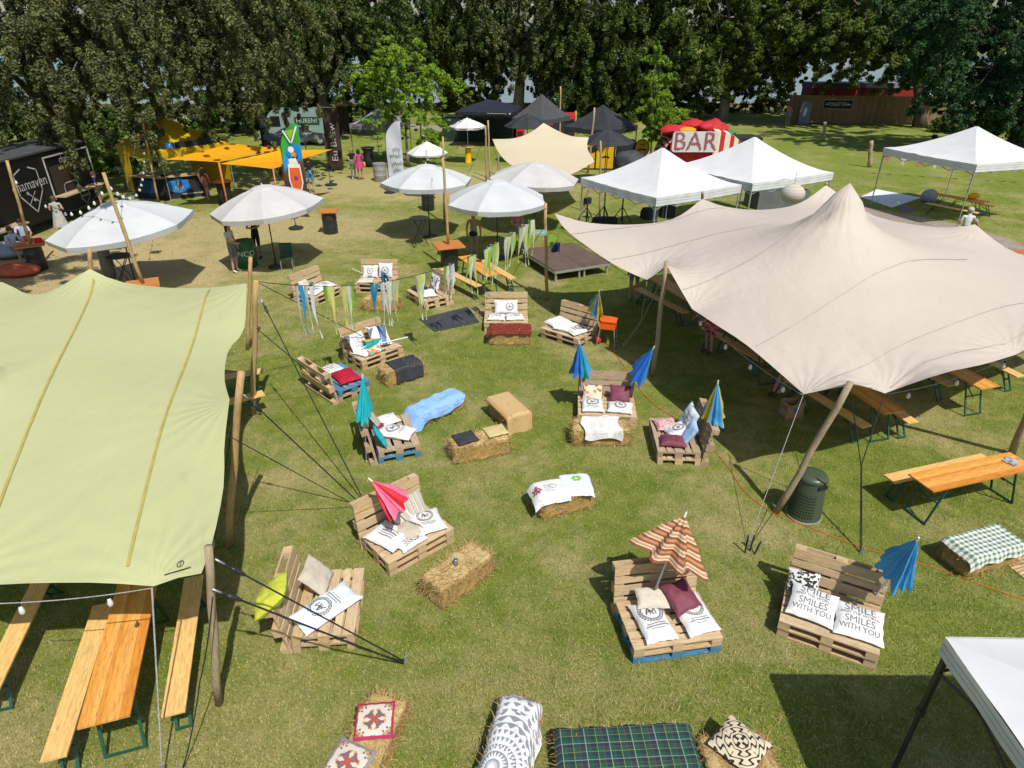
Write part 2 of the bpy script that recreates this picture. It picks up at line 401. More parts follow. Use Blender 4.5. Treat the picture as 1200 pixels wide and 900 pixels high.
def tree(label, base, trunk_top, r0, blobs, leaf, nclump, nleaf, lsize, seed, cr=(.5, 1.1), droop=.0, squash=(1, 1, .8), bark=None, name="tree", cat="tree", shell=.45, limbs=14, group=None, blen=1.):
    """base, trunk_top: world points; blobs: (centre, rx, ry, rz) in world space"""
    rs = np.random.RandomState(seed); r = random.Random(seed)
    t = thing(name, label, cat, base, 0, group); B = Vector(base)
    vol = np.array([b[1]*b[2]*b[3] for b in blobs])**.67; vol /= vol.sum()
    C = []
    for (c, rx, ry, rz), f in zip(blobs, vol):
        k = max(2, int(nclump*f*.55)); d = rs.normal(size=(k, 3)); d /= np.linalg.norm(d, axis=1)[:, None]
        rad = shell*.8+(1.06-shell*.8)*rs.random(k)**.7
        p = np.array(c)+d*np.array([rx, ry, rz])*rad[:, None]
        # every bough is a run of sprays that leaves the crown outwards and droops
        L = rs.uniform(.8, 1.9, k)*cr[1]*blen; out_ = d.copy(); out_[:, 2] = out_[:, 2]*.5-.12-droop*.5; out_ /= np.linalg.norm(out_, axis=1)[:, None]
        ns = 4 if blen < 1.5 else 6
        for q in range(ns):
            w_ = q/(ns-1); pp = p+out_*(L*w_)[:, None]+rs.normal(size=p.shape)*.18*cr[0]; pp[:, 2] -= (.25+droop*.8)*L*w_*w_
            C.append(np.concatenate([pp, (rs.uniform(*cr, size=(k, 1))*(.85-.45*w_))*.8], 1))
    C = np.concatenate(C); C[:, 2] = np.maximum(C[:, 2], .35)
    V = leaves_np(C, max(6, int(nleaf*LEAFN)), lsize*LEAFS, rs, squash, droop); V -= np.array(B)
    me = quadmesh("crown", V, LEAF[leaf]); o = bpy.data.objects.new("crown", me); COL.objects.link(o); o.parent = t
    m = MB(); T = Vector(trunk_top)-B; n = 7
    pts = [T*(i/n)+Vector((.12*r0*math.sin(i*1.7+seed), .12*r0*math.cos(i*2.1), 0))*(i > 0)*4*(i/n) for i in range(n+1)]
    m.tube(pts, [r0*(1.35 if i == 0 else 1-.62*i/n) for i in range(n+1)], 10)
    for k in range(limbs):
        i = r.randint(2, n); s = pts[i]; e = Vector(C[r.randrange(len(C))][:3])-B
        mid = s.lerp(e, .5)+Vector((r.uniform(-.3, .3), r.uniform(-.3, .3), .12*(e-s).length))
        q = [s, s.lerp(mid, .55), mid, mid.lerp(e, .6), e]; rr = r0*(.42-.03*i)
        m.tube(q, [rr, rr*.75, rr*.5, rr*.3, rr*.1], 6, cap=False)
    m.obj("trunk", bark or M_BARK, t, True)
    return t
LEAFN, LEAFS = 1.9, .52
def B_(px, py, D, rx, ry=None, rz=None): return (far(px, py, D), rx, ry or rx, rz or rx*.85)

# weeping copper-olive beech over the food truck
tree("huge olive beech with drooping branches overhanging the black food truck", (-24.5, 37, 0), (-23, 36.5, 11), .7,
     [B_(4, 112, 28.5, 2.2, 2.2, 1.4), B_(40, 60, 30, 4, 3.2, 3), B_(98, 40, 31.5, 3.4, 3, 1.9), B_(145, 22, 33, 2.4, 2.0, 1.2), B_(212, 8, 33, 2.8, 2.6, 1.4), B_(272, 80, 33.5, 1.5, 1.8, 1.5), B_(285, 70, 34.5, 2.2, 2.4, 2.2),
      B_(165, 25, 36, 5, 3, 2.8), B_(240, 10, 36, 4, 3, 2.6), B_(70, 0, 34, 7, 4, 3.5), B_(180, -60, 36, 7, 5, 3.5), B_(275, -30, 37, 3, 3, 3)],
     'olive', 820, 90, .145, 11, (.3, .75), .8, (.75, .75, 1.0), limbs=16, blen=1.8)
tree("tall tree out at the left whose shade falls on the seated men", (-24, 15.5, 0), (-22, 15, 9), .5,
     [((-17, 15, 10.3), 3.6, 3.2, 1.6), ((-13.4, 15.8, 10.0), 2.3, 2.4, 1.2), ((-21, 16, 10.6), 4.5, 4, 2.0), ((-24, 17, 13), 6, 5, 3)], 'olive', 420, 60, .2, 12, (.5, 1.0), .05)
tree("dark green lime tree with leaning trunk behind the grey-green van", far(388, 152, 54) * Vector((1, 1, 0)), far(362, 60, 55), .42,
     [B_(335, 60, 55, 3.6), B_(405, 50, 56, 4.2), B_(370, 5, 56, 6, 5, 4), B_(318, 108, 55, 1.7), B_(345, 98, 56, 2.0, 2, 1.2), B_(425, 98, 56, 2.2, 2.2, 1.3), B_(300, 20, 58, 5), B_(440, 30, 57, 2.6), B_(350, -50, 57, 8, 5, 4), B_(400, 100, 62, 3, 2, 2.2), B_(330, 90, 62, 3, 2, 2.2)],
     'dark', 720, 62, .27, 13, (.55, 1.15), .35)
tree("young light green tree with feathery crown beside the white script flag", far(478, 190, 41.5)*Vector((1, 1, 0)), far(470, 70, 42), .09,
     [B_(470, 80, 42, 2.1, 1.8, 1.5), B_(500, 96, 42, 1.9, 1.8, 1.0), B_(438, 92, 42, 1.5, 1.3, 1.0), B_(500, 140, 41, 1.3, 1.2, 1.1), B_(470, 118, 42, 1.5, 1.4, 1.2), B_(448, 148, 41, 1.3, 1.2, .6), B_(515, 84, 42, .9, .9, .6), B_(503, 165, 41, .9, .8, .6), B_(468, 55, 42, 1.1, 1.1, .8)],
     'bright', 250, 26, .17, 14, (.25, .5), .3, (1, 1, .55), limbs=24, bark=M_BARK2)
tree("dark weeping lakeside tree left of the gap over the water", (far(528, 124, 75)*Vector((1, 1, 0))), far(522, 5, 75), .55,
     [B_(500, 20, 75, 5), B_(545, 25, 74, 4.6), B_(478, 50, 75, 2.4, 2.4, 3.0), B_(520, 60, 75, 3.4), B_(583, 72, 74, 1.5, 1.6, 2.2), B_(560, 50, 74, 3), B_(500, -50, 76, 9, 5, 4), B_(478, 10, 75, 1.6)],
     'dark', 640, 60, .28, 15, (.5, 1.1), 1.0, (.8, .8, 1))
tree("broad lakeside tree with a thick bare trunk behind the black gazebos", far(608, 131, 72)*Vector((1, 1, 0)), far(610, 20, 72), .62,
     [B_(622, 15, 72, 5), B_(655, 45, 71, 3.6), B_(583, 30, 72, 2.6), B_(655, 84, 71, 2.2, 2, 1.3), B_(628, 66, 71, 2.6, 2, 1.7), B_(632, 92, 71, 1.3, 1.2, .8), B_(595, 62, 72, 1.6, 1.6, 1.6), B_(630, -50, 73, 8, 5, 4)],
     'olive', 520, 62, .27, 16, (.5, 1.1), .9, (.8, .8, 1), bark=M_BARK2)
tree("dense dark tree with foliage reaching the ground behind the young upright tree", far(712, 140, 68)*Vector((1, 1, 0)), far(715, 20, 68), .5,
     [B_(700, 60, 68, 4.6), B_(735, 40, 68, 4.6), B_(690, 105, 67, 2.6), B_(718, 118, 67, 2.2), B_(742, 100, 68, 2.8), B_(675, 60, 68, 2.6), B_(715, -10, 69, 7, 5, 4), B_(745, 128, 68, 1.6, 1.5, 1.2)],
     'dark', 620, 62, .27, 17, (.5, 1.1), .6, (.9, .9, 1))
tree("big spreading tree with a pale trunk on the lawn behind the bar", far(846, 141, 66)*Vector((1, 1, 0)), far(862, 30, 66), .5,
     [B_(800, 35, 66, 5), B_(860, 20, 66, 5.5), B_(915, 45, 65, 4.2), B_(782, 85, 66, 3.0, 3, 2), B_(905, 72, 65, 3.2, 3, 1.6), B_(835, 68, 66, 4, 4, 2.2), B_(790, 120, 68, 2.4, 2, 1.3), B_(860, -60, 67, 9, 5, 4), B_(930, 62, 65, 2.0, 2, 1.2)],
     'mid', 820, 62, .27, 18, (.5, 1.1), .15, bark=M_BARK2)
tree("big dark trunked tree standing against the wooden toilet fence", far(1078, 148, 61)*Vector((1, 1, 0)), far(1076, 20, 61), .48,
     [B_(990, 25, 61, 4.4), B_(1035, 40, 61, 4.4), B_(1085, 35, 61, 4), B_(965, 44, 61, 2.2, 2, 1.3), B_(1012, 44, 61, 2.4, 2.2, .9), B_(1062, 66, 60, 2.0, 2, 1.1), B_(1040, -40, 62, 9, 5, 4), B_(950, 20, 62, 3.4), B_(1100, 85, 61, 1.4)],
     'mid', 700, 62, .25, 19, (.5, 1.0), .05)
tree("large bluish green maple at the right edge behind the bunting gazebo", far(1197, 178, 47)*Vector((1, 1, 0)), far(1185, 60, 47), .38,
     [B_(1150, 35, 47, 4), B_(1195, 70, 46, 3.8), B_(1118, 78, 47, 2.1, 2, 1.9), B_(1150, 115, 46, 2.1, 2, 1.5), B_(1195, 130, 46, 2.0, 2, 1.2), B_(1105, 40, 47, 2.2), B_(1230, 40, 47, 4), B_(1160, -40, 48, 6, 4, 3.5), B_(1230, 120, 46, 2.4), B_(1125, 112, 46, 1.2)],
     'blue', 640, 62, .22, 20, (.45, 1.0), .3)
tree("slim upright young tree with bright leaves between the black and white gazebos", far(762, 196, 40)*Vector((1, 1, 0)), far(769, 70, 40.2), .06,
     [B_(770, 78, 40, .35, .35, .8), B_(770, 102, 40, .5, .5, .8), B_(769, 128, 40, .78, .75, .9), B_(774, 150, 40, .75, .75, .6), B_(792, 132, 40, .4, .4, .35)],
     'bright', 230, 34, .14, 21, (.16, .32), -.15, (1, 1, 1.1), limbs=22, bark=M_BARK2)
for px, py, D, r, lf, nm, cat, lb, sd_ in [
    (122, 176, 39, 1.1, 'bright', "shrub", "shrub", "bright green leafy shrub between the food truck and yellow tent", 31),
    (541, 122, 74, 1.9, 'yellow', "shrub", "shrub", "yellowish sunlit shrub at the water's edge below the weeping tree", 32),
    (560, 112, 74.5, 1.5, 'yellow', "shrub", "shrub", "small yellowish shrub just left of the open water", 33),
    (900, 138, 73, 2.2, 'dark', "shrub", "shrub", "dark round bush at the left end of the toilet fence", 34),
    (770, 134, 72, 2.0, 'dark', "shrub", "shrub", "dark bush low in the shade behind the young upright tree", 35),
    (812, 136, 73, 2.3, 'dark', "shrub", "shrub", "wide dark bush in the shade left of the pale trunk", 36),
    (872, 138, 73, 2.1, 'dark', "shrub", "shrub", "dark bush in the shade right of the pale trunk", 37),
    (1112, 152, 58, 1.1, 'mid', "shrub", "shrub", "green bush at the right end of the toilet fence", 38),
    (1150, 158, 56, 1.4, 'yellow', "shrub", "shrub", "pale green bush under the maple at the right", 39),
    (440, 136, 70, 1.8, 'dark', "shrub", "shrub", "dark bush behind the grey gazebo by the lake wall", 40),
    (300, 132, 66, 2.6, 'dark', "shrub", "shrub", "tall dark bush left of the grey-green van", 41),
    (250, 140, 60, 3.2, 'dark', "shrub", "shrub", "dark bush in deep shade behind the yellow tent", 42),
    (60, 170, 46, 3.4, 'dark', "shrub", "shrub", "large dark bush in the shade behind the food truck", 43),
    (170, 150, 50, 2.6, 'dark', "shrub", "shrub", "added dark bush standing in for deep shade right behind the yellow tent's peak", 45),  # bush added to darken the bright lawn in place of tree shade
    (95, 152, 52, 3.0, 'dark', "shrub", "shrub", "added dark bush standing in for deep shade above the food truck's far corner", 46),  # added bush, stands in for the deep shade under the beech
    (212, 150, 52, 2.6, 'dark', "shrub", "shrub", "added dark bush standing in for deep shade behind the right half of the yellow tent", 47),  # added bush, covers bright lawn where the tree shade is deep
    (20, 160, 50, 3.2, 'dark', "shrub", "shrub", "added dark bush standing in for deep shade at the far left edge behind the food truck roof", 48),  # added bush, makes the ground below the beech read as shaded
    (285, 150, 57, 2.4, 'dark', "shrub", "shrub", "low dark bush behind the dark feather flag", 49),
    (665, 130, 73, 1.6, 'dark', "shrub", "shrub", "dark bush by the water behind the tallest black gazebo", 44)]:
    P = far(px, py, D); P.z = 0
    tree(lb, P, P+Vector((0, 0, r*1.1)), .06, [(P+Vector((0, 0, r*.85)), r, r*.9, r*.8), (P+Vector((r*.6, .2, r*.6)), r*.7, r*.6, r*.6), (P+Vector((-r*.6, .1, r*.65)), r*.7, r*.6, r*.65)],
         lf, 70, 40, .13 if D < 45 else .22, sd_, (.25*r**.5, .5*r**.5), .1, name=nm, cat=cat, limbs=8)

# ------------------------------------------------------------------ mown grass and loose straw on the lawn
def blades(N, y0, y1, h, w, seed, mat):
    rs = np.random.RandomState(seed)
    px = rs.uniform(-160, 1360, N); py = rs.uniform(y0, y1, N)
    u = (px-600)/FPX; v = (py-450)/FPX; dz = -math.sin(PITCH)-v*math.cos(PITCH); dy = math.cos(PITCH)-v*math.sin(PITCH)
    t = -CAM_H/dz; P = np.stack([u*t, dy*t, np.zeros(N)], 1)
    P[:, :2] += rs.normal(size=(N, 2))*.05
    a = rs.uniform(0, 2*PI, N); lean = rs.uniform(.2, 1.0, N); hh = h*rs.uniform(.45, 1.25, N)*(1+.35*(t/12)); ww = w*rs.uniform(.6, 1.3, N)*(1+.5*(t/12))
    d = np.stack([np.cos(a), np.sin(a), np.zeros(N)], 1); s = np.stack([-np.sin(a), np.cos(a), np.zeros(N)], 1)
    tip = P+d*(hh*lean)[:, None]; tip[:, 2] += hh*(1.15-.7*lean)
    V = np.stack([P-s*ww[:, None], P+s*ww[:, None], tip], 1).reshape(-1, 3)
    return quadmesh("grass", V, mat, 3)
GM = blade_mat()
o = bpy.data.objects.new("grass", blades(260000, 420, 940, .034, .0035, 5, GM)); COL.objects.link(o); tag(o, "short mown grass with dry patches on the near lawn", "grass", kind="stuff")
o = bpy.data.objects.new("grass", blades(190000, 215, 440, .034, .0038, 6, GM)); COL.objects.link(o); tag(o, "short mown grass on the middle of the lawn", "grass", kind="stuff")
def wisps(N, seed):
    rs = np.random.RandomState(seed); V = []
    spots = [(-3.0, 4.2), (.1, 5.6), (-1.2, 7.6), (1.2, 5.5), (2.6, 5.2), (1.9, 10.2), (-2.1, 4.4), (-.8, 5.2), (3.6, 4.8), (-.9, 9.6), (.2, 12), (-2.6, 6.6), (-1.7, 5.2)]
    for i in range(N):
        c = spots[rs.randint(len(spots))]
        x, y = c[0]+rs.normal()*.75, c[1]+rs.normal()*.55; a = rs.uniform(0, 2*PI); L = rs.uniform(.04, .15); w = .0022
        b = a+rs.normal()*.5; p = np.array([x, y, .03+rs.random()*.03]); d = np.array([math.cos(a), math.sin(a), rs.normal()*.1])*L/2; s = np.array([-math.sin(a), math.cos(a), 0])*w; d2 = np.array([math.cos(b), math.sin(b), rs.normal()*.1])*L/2
        V += [p-d-s, p-d+s, p+s, p-s, p-s, p+s, p+d2+s, p+d2-s]
    return quadmesh("loose_straw", np.array(V), M_STRAW)
o = bpy.data.objects.new("loose_straw", wisps(1500, 8)); COL.objects.link(o); tag(o, "loose wisps of straw scattered over the near lawn", "straw", kind="stuff")

# ================================================================== TENTS, STALLS AND OTHER LARGE THINGS
def catmull(P, k, closed=False):
    out = []; n = len(P)
    for i in range(n if closed else n-1):
        a = P[(i-1) % n] if closed or i > 0 else P[0]; b = P[i]; c = P[(i+1) % n]; d = P[(i+2) % n] if closed or i+2 < n else P[-1]
        for q in range(k):
            t = q/k; out.append(.5*((2*b)+(c-a)*t+(2*a-5*b+4*c-d)*t*t+(3*b-a-3*c+d)*t**3))
    if not closed: out.append(P[-1])
    return out
def membrane(segs, peaks, step, iters=700, damp=0., seed=1):
    """segs: list of point lists (each a scalloped edge between two corners, world points) that close into an outline;
    peaks: (x, y, z, r). Returns verts, faces of a stretched cloth through them."""
    out = []
    for s in segs:
        L = sum((b-a).length for a, b in zip(s, s[1:])); c = catmull(s, 10)
        d = [0]
        for a, b in zip(c, c[1:]): d.append(d[-1]+(b-a).length)
        k = max(2, int(L/step*1.2)); j = 0
        for i in range(k):
            t = d[-1]*i/k
            while d[j+1] < t: j += 1
            f = (t-d[j])/max(1e-6, d[j+1]-d[j]); out.append(c[j].lerp(c[j+1], f))
    nb = len(out); pts = [Vector((p.x, p.y)) for p in out]; edges = [(i, (i+1) % nb) for i in range(nb)]
    xs = [p.x for p in pts]; ys = [p.y for p in pts]; r = random.Random(seed)
    y = min(ys); row = 0
    while y < max(ys):
        x = min(xs)+(step/2 if row % 2 else 0)
        while x < max(xs):
            q = Vector((x+r.uniform(-.1, .1)*step, y+r.uniform(-.1, .1)*step))
            ins = False                                     # inside the outline and not too near it
            for i in range(nb):
                a, b = pts[i], pts[(i+1) % nb]
                if (a.y > q.y) != (b.y > q.y) and q.x < (b.x-a.x)*(q.y-a.y)/(b.y-a.y)+a.x: ins = not ins
            if ins and min((q-p).length for p in pts) > step*.55: pts.append(q)
            x += step
        y += step*.87; row += 1
    for px, py, pz, pr in peaks:
        for k in range(8): pts.append(Vector((px+pr*math.cos(k*PI/4), py+pr*math.sin(k*PI/4))))
        pts.append(Vector((px, py)))
    V, E, F, ov, oe, of = delaunay_2d_cdt(pts, edges, [], 1, 1e-5)
    V = np.array([(v.x, v.y) for v in V]); n = len(V); z = np.zeros(n); fix = np.zeros(n, bool)
    for i, src in enumerate(ov):
        for k in src:
            if k < nb: z[i] = out[k].z; fix[i] = True
    for px, py, pz, pr in peaks:
        d = np.hypot(V[:, 0]-px, V[:, 1]-py); m = d < pr*1.05; z[m] = pz-1.1*pr*(d[m]/pr)**1.4; fix |= m
    z[~fix] = z[fix].mean()
    E = np.array([(e[0], e[1]) for e in E]); A = np.concatenate([E[:, 0], E[:, 1]]); Bv = np.concatenate([E[:, 1], E[:, 0]])
    deg = np.bincount(A, minlength=n).astype(float)
    for _ in range(iters):
        nz = np.bincount(A, weights=z[Bv], minlength=n)/deg
        z = np.where(fix, z, z*.0+nz-damp)
    return [Vector((V[i, 0], V[i, 1], z[i])) for i in range(n)], [tuple(f) for f in F]
def stretch_tent(name, label, segs, peaks, step, mats, seams, seam_mat, grp=None, seam_w=.05, damp=0.):
    vs, fs = membrane(segs, peaks, step, damp=damp)
    o0 = Vector((sum(v.x for v in vs)/len(vs), sum(v.y for v in vs)/len(vs), 0))
    t = thing(name, label, "tent", o0, 0, grp)
    fs = [f if (vs[f[1]]-vs[f[0]]).cross(vs[f[2]]-vs[f[0]]).z > 0 else f[::-1] for f in fs]
    m = MB(); m.add([v-o0 for v in vs], fs); c = m.obj("canopy", mats, t, True)
    bv = BVHTree.FromPolygons([v for v in vs], fs)
    for (a, b) in seams:                                  # stitched seams lying on the cloth
        a, b = Vector(a), Vector(b); k = 40; q = []
        sd_ = Vector((-(b-a).y, (b-a).x, 0)).normalized()*seam_w/2
        row = []
        for i in range(k+1):
            p = a.lerp(b, i/k); ok = []
            for w_ in (-1, 1):
                h = bv.ray_cast(Vector((p.x+sd_.x*w_, p.y+sd_.y*w_, 30)), Vector((0, 0, -1)))
                ok.append(h[0]+Vector((0, 0, .012))-o0 if h[0] else None)
            row.append(ok if None not in ok else None)
        sm = MB()
        for r0, r1 in zip(row, row[1:]+[None]):
            if r0 and r1: sm.add([r0[0], r0[1], r1[1], r1[0]], [(0, 1, 2, 3)])
            elif len(sm.f) > 3: sm.obj("seam", seam_mat, c); sm = MB()
        if len(sm.f) > 3: sm.obj("seam", seam_mat, c)
    return t, bv
def cloth_mat(name, c, c2, trans, corners=()):
    b = NB(name); v = b.co(); f = b.noise(v, .5, 4, .6); d = b.step(b.noise(v, 2.2, 5, .7), .62, .78)
    col = b.mix(b.step(f, .35, .65), c, c2); col = b.mix(b.math('MULTIPLY', d, .3), col, b.mix(1., col, (.6, .62, .66), 'MULTIPLY'))
    h = b.math('MULTIPLY', b.noise(b.scl(v, (1, .5, 1)), 2.2, 4, .6), 1.); p = b.sep(b.pos()); wob = b.math('MULTIPLY', b.noise(b.pos(), 1.3, 3, .6), 7.)
    for i, q in enumerate(corners):                       # tension creases fanning out from each pole and tie
        dx = b.math('SUBTRACT', p[0], q.x); dy = b.math('SUBTRACT', p[1], q.y); d2 = b.math('SQRT', b.math('ADD', b.math('MULTIPLY', dx, dx), b.math('MULTIPLY', dy, dy)))
        a_ = b.math('SINE', b.math('ADD', b.math('MULTIPLY', b.math('ARCTAN2', dy, dx), 17.+3*(i % 3)), wob))
        h = b.math('ADD', h, b.math('MULTIPLY', b.math('MULTIPLY', a_, b.math('POWER', 2.718, b.math('MULTIPLY', d2, -1.05))), b.math('MULTIPLY', b.math('MINIMUM', d2, .6), .34)))
    b.bump(h, .5, .055); return b.fin(col, .62, .3, trans)
M_SANDTENT = cloth_mat("sand_stretch_cloth", (.66, .58, .40), (.62, .55, .39), .10)
M_SEAMB = pm("beige_seam", (.50, .435, .375), rough=.7); M_SEAML = pm("ochre_seam", (.42, .36, .10), rough=.7)

# --- big beige stretch tent on the right
def A(*q): return [at(*p) for p in q]
beige_segs = [
  A((650, 250, 2.75), (662, 268, 2.6), (690, 290, 2.42), (725, 313, 2.22), (758, 328, 2.05)),
  A((758, 328, 2.05), (769, 321, 2.35), (781, 310, 2.78)),
  A((781, 310, 2.78), (794, 333, 2.5), (811, 362, 2.12)),
  A((811, 362, 2.12), (840, 381, 2.18), (872, 402, 2.15), (907, 431, 2.05), (942, 462, 1.92)),
  A((942, 462, 1.92), (966, 457, 2.2), (994, 449, 2.55)),
  A((994, 449, 2.55), (1014, 453, 2.25), (1037, 461, 1.95)),
  A((1037, 461, 1.95), (1070, 449, 2.3), (1110, 436, 2.5), (1152, 427, 2.45), (1189, 416, 2.35)),
  A((1189, 416, 2.35), (1212, 404, 2.5), (1240, 392, 2.8)),
  A((1240, 392, 2.8), (1290, 365, 2.45), (1345, 345, 2.3)),
  A((1345, 345, 2.3), (1290, 322, 2.35), (1200, 300, 2.3), (1168, 283, 2.5), (1143, 263, 2.95)),
  A((1143, 263, 2.95), (1090, 272, 2.0), (1030, 256, 2.1), (968, 217, 3.05)),
  A((968, 217, 3.0), (935, 239, 2.62), (890, 246, 2.5), (850, 242, 2.62), (823, 233, 2.95)),
  A((823, 233, 2.95), (790, 256, 2.6), (745, 263, 2.52), (690, 261, 2.6), (650, 250, 2.75))]
pk = at(995, 220, 4.35)
M_BEIGETENT = cloth_mat("beige_stretch_cloth", (.575, .508, .438), (.54, .478, .41), .06, [s[0] for s in beige_segs]+[pk])
tent_big, bvh_big = stretch_tent("stretch_tent", "huge beige stretch tent with a tall peak covering long tables", beige_segs, [(pk.x, pk.y, 4.45, .36)], .42, M_BEIGETENT,
    [(at(712, 300, 2.4), at(905, 262, 3)), (at(872, 402, 2.3), at(1135, 300, 2.9)), (at(938, 455, 2.1), at(1230, 352, 2.6)), (at(800, 340, 2.4), at(1010, 262, 3.4)), (at(980, 452, 2.3), at(1290, 378, 2.5)), (at(670, 272, 2.6), at(850, 247, 2.7))], M_SEAMB, seam_w=.022)
# --- lime stretch tent on the left
lime_segs = [
  A((289, 332, 2.9), (286, 385, 2.55), (268, 410, 2.5), (263, 442, 2.55), (269, 468, 2.7)),
  A((269, 468, 2.7), (263, 520, 2.5), (262, 570, 2.35), (249, 635, 2.25), (236, 672, 2.2)),
  A((236, 672, 2.2), (205, 678, 2.1), (180, 687, 2.02)),
  A((180, 687, 2.02), (120, 683, 2.12), (60, 683, 2.15), (0, 685, 2.12), (-70, 692, 2.05)),
  A((-70, 692, 2.05), (-150, 660, 2.3), (-260, 640, 2.2)),
  A((-260, 640, 2.2), (-220, 520, 2.5), (-180, 430, 2.5), (-110, 318, 2.95)),
  A((-110, 318, 2.95), (-50, 330, 2.8), (0, 330, 2.7), (45, 346, 2.58), (105, 315, 3.02)),
  A((105, 315, 3.02), (140, 330, 2.72), (195, 337, 2.6), (245, 337, 2.68), (289, 332, 2.9))]
lp = at(-60, 420, 3.1)
M_LIMETENT = cloth_mat("lime_stretch_cloth", (.485, .50, .265), (.455, .47, .245), .08, [s[0] for s in lime_segs])
tent_lime, bvh_lime = stretch_tent("stretch_tent", "pale lime green stretch tent with ochre seams over beer tables", lime_segs, [(lp.x, lp.y, 3.15, .5)], .36, M_LIMETENT,
    [(at(246, 339, 2.7), at(146, 683, 2.1)), (at(108, 322, 2.95), at(-30, 684, 2.1))], M_SEAML, seam_w=.036)
m = MB(); Mx = face_M(at(204, 650, 2.35), (1, .1, 0), (0, 1, .1), 0)
ringm(m, (0, .05), .030, .038, Mx); stroke(m, [(-.14, -.03), (.14, -.03)], .012, Mx); text_into(m, "S", .06, Mx @ Matrix.Translation((0, .05, 0)))
vs = []
for p in m.v:
    h = bvh_lime.ray_cast(Vector((p[0], p[1], 30)), Vector((0, 0, -1))); vs.append((Vector((p[0], p[1], (h[0].z if h[0] else 2.3)+.012)))-tent_lime.location)
m.v = [tuple(v) for v in vs]; m.obj("emblem", M_BLACK, tent_lime)
# --- small sand-coloured stretch tent in the middle distance
sand_segs = [
  A((577, 163, 2.6), (584, 178, 2.35), (597, 192, 2.2), (618, 200, 2.1), (652, 207, 1.95)),
  A((652, 207, 1.95), (672, 203, 1.95), (697, 189, 2.1)),
  A((697, 189, 2.1), (690, 178, 2.25), (688, 170, 2.4), (690, 161, 2.62)),
  A((690, 161, 2.62), (672, 160, 2.68), (655, 154, 2.78), (637, 144, 3.12)),
  A((637, 144, 3.12), (622, 155, 2.82), (603, 162, 2.68), (577, 163, 2.6))]
tent_sand, _ = stretch_tent("stretch_tent", "small sand coloured stretch tent in front of the black gazebos", sand_segs, [], .4, M_SANDTENT, [], M_SEAMB)

# ------------------------------------------------------------------ pop-up gazebos
b = NB("white_valance"); v_ = b.sep(b.co('UV'))[1]
ln = b.math('MAXIMUM', b.math('MULTIPLY', b.math('GREATER_THAN', v_, .3), b.math('LESS_THAN', v_, .37)), b.math('MULTIPLY', b.math('GREATER_THAN', v_, .62), b.math('LESS_THAN', v_, .68)))
M_WHITEVAL = b.fin(b.mix(ln, b.mix(b.step(b.noise(b.co(), 3, 4), .4, .65), (.72, .74, .75), (.63, .65, .66)), (.42, .43, .45)), .7, .3, .12)
def gazebo(label, A_, B_, ze, zp, mats, legmat, ground_legs=True, val=.3, depth=None, group=None, curve=1.5, valmat=None, side=1):
    """A_, B_: world xy of two neighbouring eave corners (going right as seen from outside); the tent lies to the left of A->B"""
    A_ = Vector((A_[0], A_[1])); B_ = Vector((B_[0], B_[1])); e = (B_-A_); L = e.length; e /= L; nn = Vector((-e.y, e.x)); D = depth or L
    c = A_+e*L/2+nn*D/2; yaw = math.atan2(e.y, e.x)
    t = thing("gazebo", label, "gazebo", (c.x, c.y, 0), yaw, group)
    m = MB(); cn = [Vector((-L/2, -D/2, 0)), Vector((L/2, -D/2, 0)), Vector((L/2, D/2, 0)), Vector((-L/2, D/2, 0))]
    for i in range(4):
        p_, q_ = cn[i], cn[(i+1) % 4]
        def roof(u, v):
            v = v*.985; x = p_.lerp(q_, u)*(1-v); sag = .05*math.sin(PI*u)*(1-v)*math.sin(PI*min(1, v+.18))
            wr = mnoise.noise(Vector((x.x*1.7+L, x.y*1.7, 3)))*.022*math.sin(PI*u)*(1-v)+.008*math.sin(u*40+v*5)*max(0, 1-v*9)*math.sin(PI*u)
            return (x.x, x.y, ze+(zp-ze)*v**curve-sag+wr)
        m.grid(22, 16, roof)
    m.obj("roof", mats, t, True)
    v = MB(); pts = [(-L/2, -D/2), (L/2, -D/2), (L/2, D/2), (-L/2, D/2)]
    for i in range(4):
        p, q = Vector(pts[i]), Vector(pts[(i+1) % 4]); o_ = (q-p).normalized(); o_ = Vector((o_.y, -o_.x))*.012
        def vl(u, w_, p=p, q=q, o_=o_):
            x = p.lerp(q, u); out = o_*(1+.6*math.sin(u*37)*w_)
            return (x.x+out.x, x.y+out.y, ze+.006-.02*math.sin(PI*u)*(1-w_)-val*w_-.018*math.sin(PI*u)**2)
        v.grid(24, 3, vl)
    v.obj("valance", valmat or (M_WHITEVAL if mats is M_WHITECANVAS else mats), t, False)
    for sx in (-1, 1):
        for sy in (-1, 1):
            l = MB(); x, y = sx*(L/2-.04), sy*(D/2-.04)
            l.box((x, y, (ze-.9)/2), (.034, .034, ze-.9)); l.box((x, y, ze-.5), (.046, .046, .9)); l.box((x, y, ze-1.0), (.062, .062, .09)); l.box((x, y, .006), (.12, .12, .012))
            l.obj("leg", legmat, t)
    f = MB()
    for i in range(4):
        p, q = Vector(pts[i])*.985, Vector(pts[(i+1) % 4])*.985; n = 4
        for k in range(n):
            a, b = p.lerp(q, k/n), p.lerp(q, (k+1)/n)
            f.beam((a.x, a.y, ze-.08), (b.x, b.y, ze-.42), .016, .03); f.beam((a.x, a.y, ze-.42), (b.x, b.y, ze-.08), .016, .03)
    f.obj("scissor_frame", legmat, t)
    return t
def xy(px, py, z): p = at(px, py, z); return (p.x, p.y)
GG = "white pop-up gazebos"
a, b = xy(681, 208, 2.3), xy(769, 232, 2.3); gz_a = gazebo("white peaked gazebo over the loudspeakers beside the wooden stage", a, b, 2.3, 3.52, M_WHITECANVAS, M_ALU, group=GG)
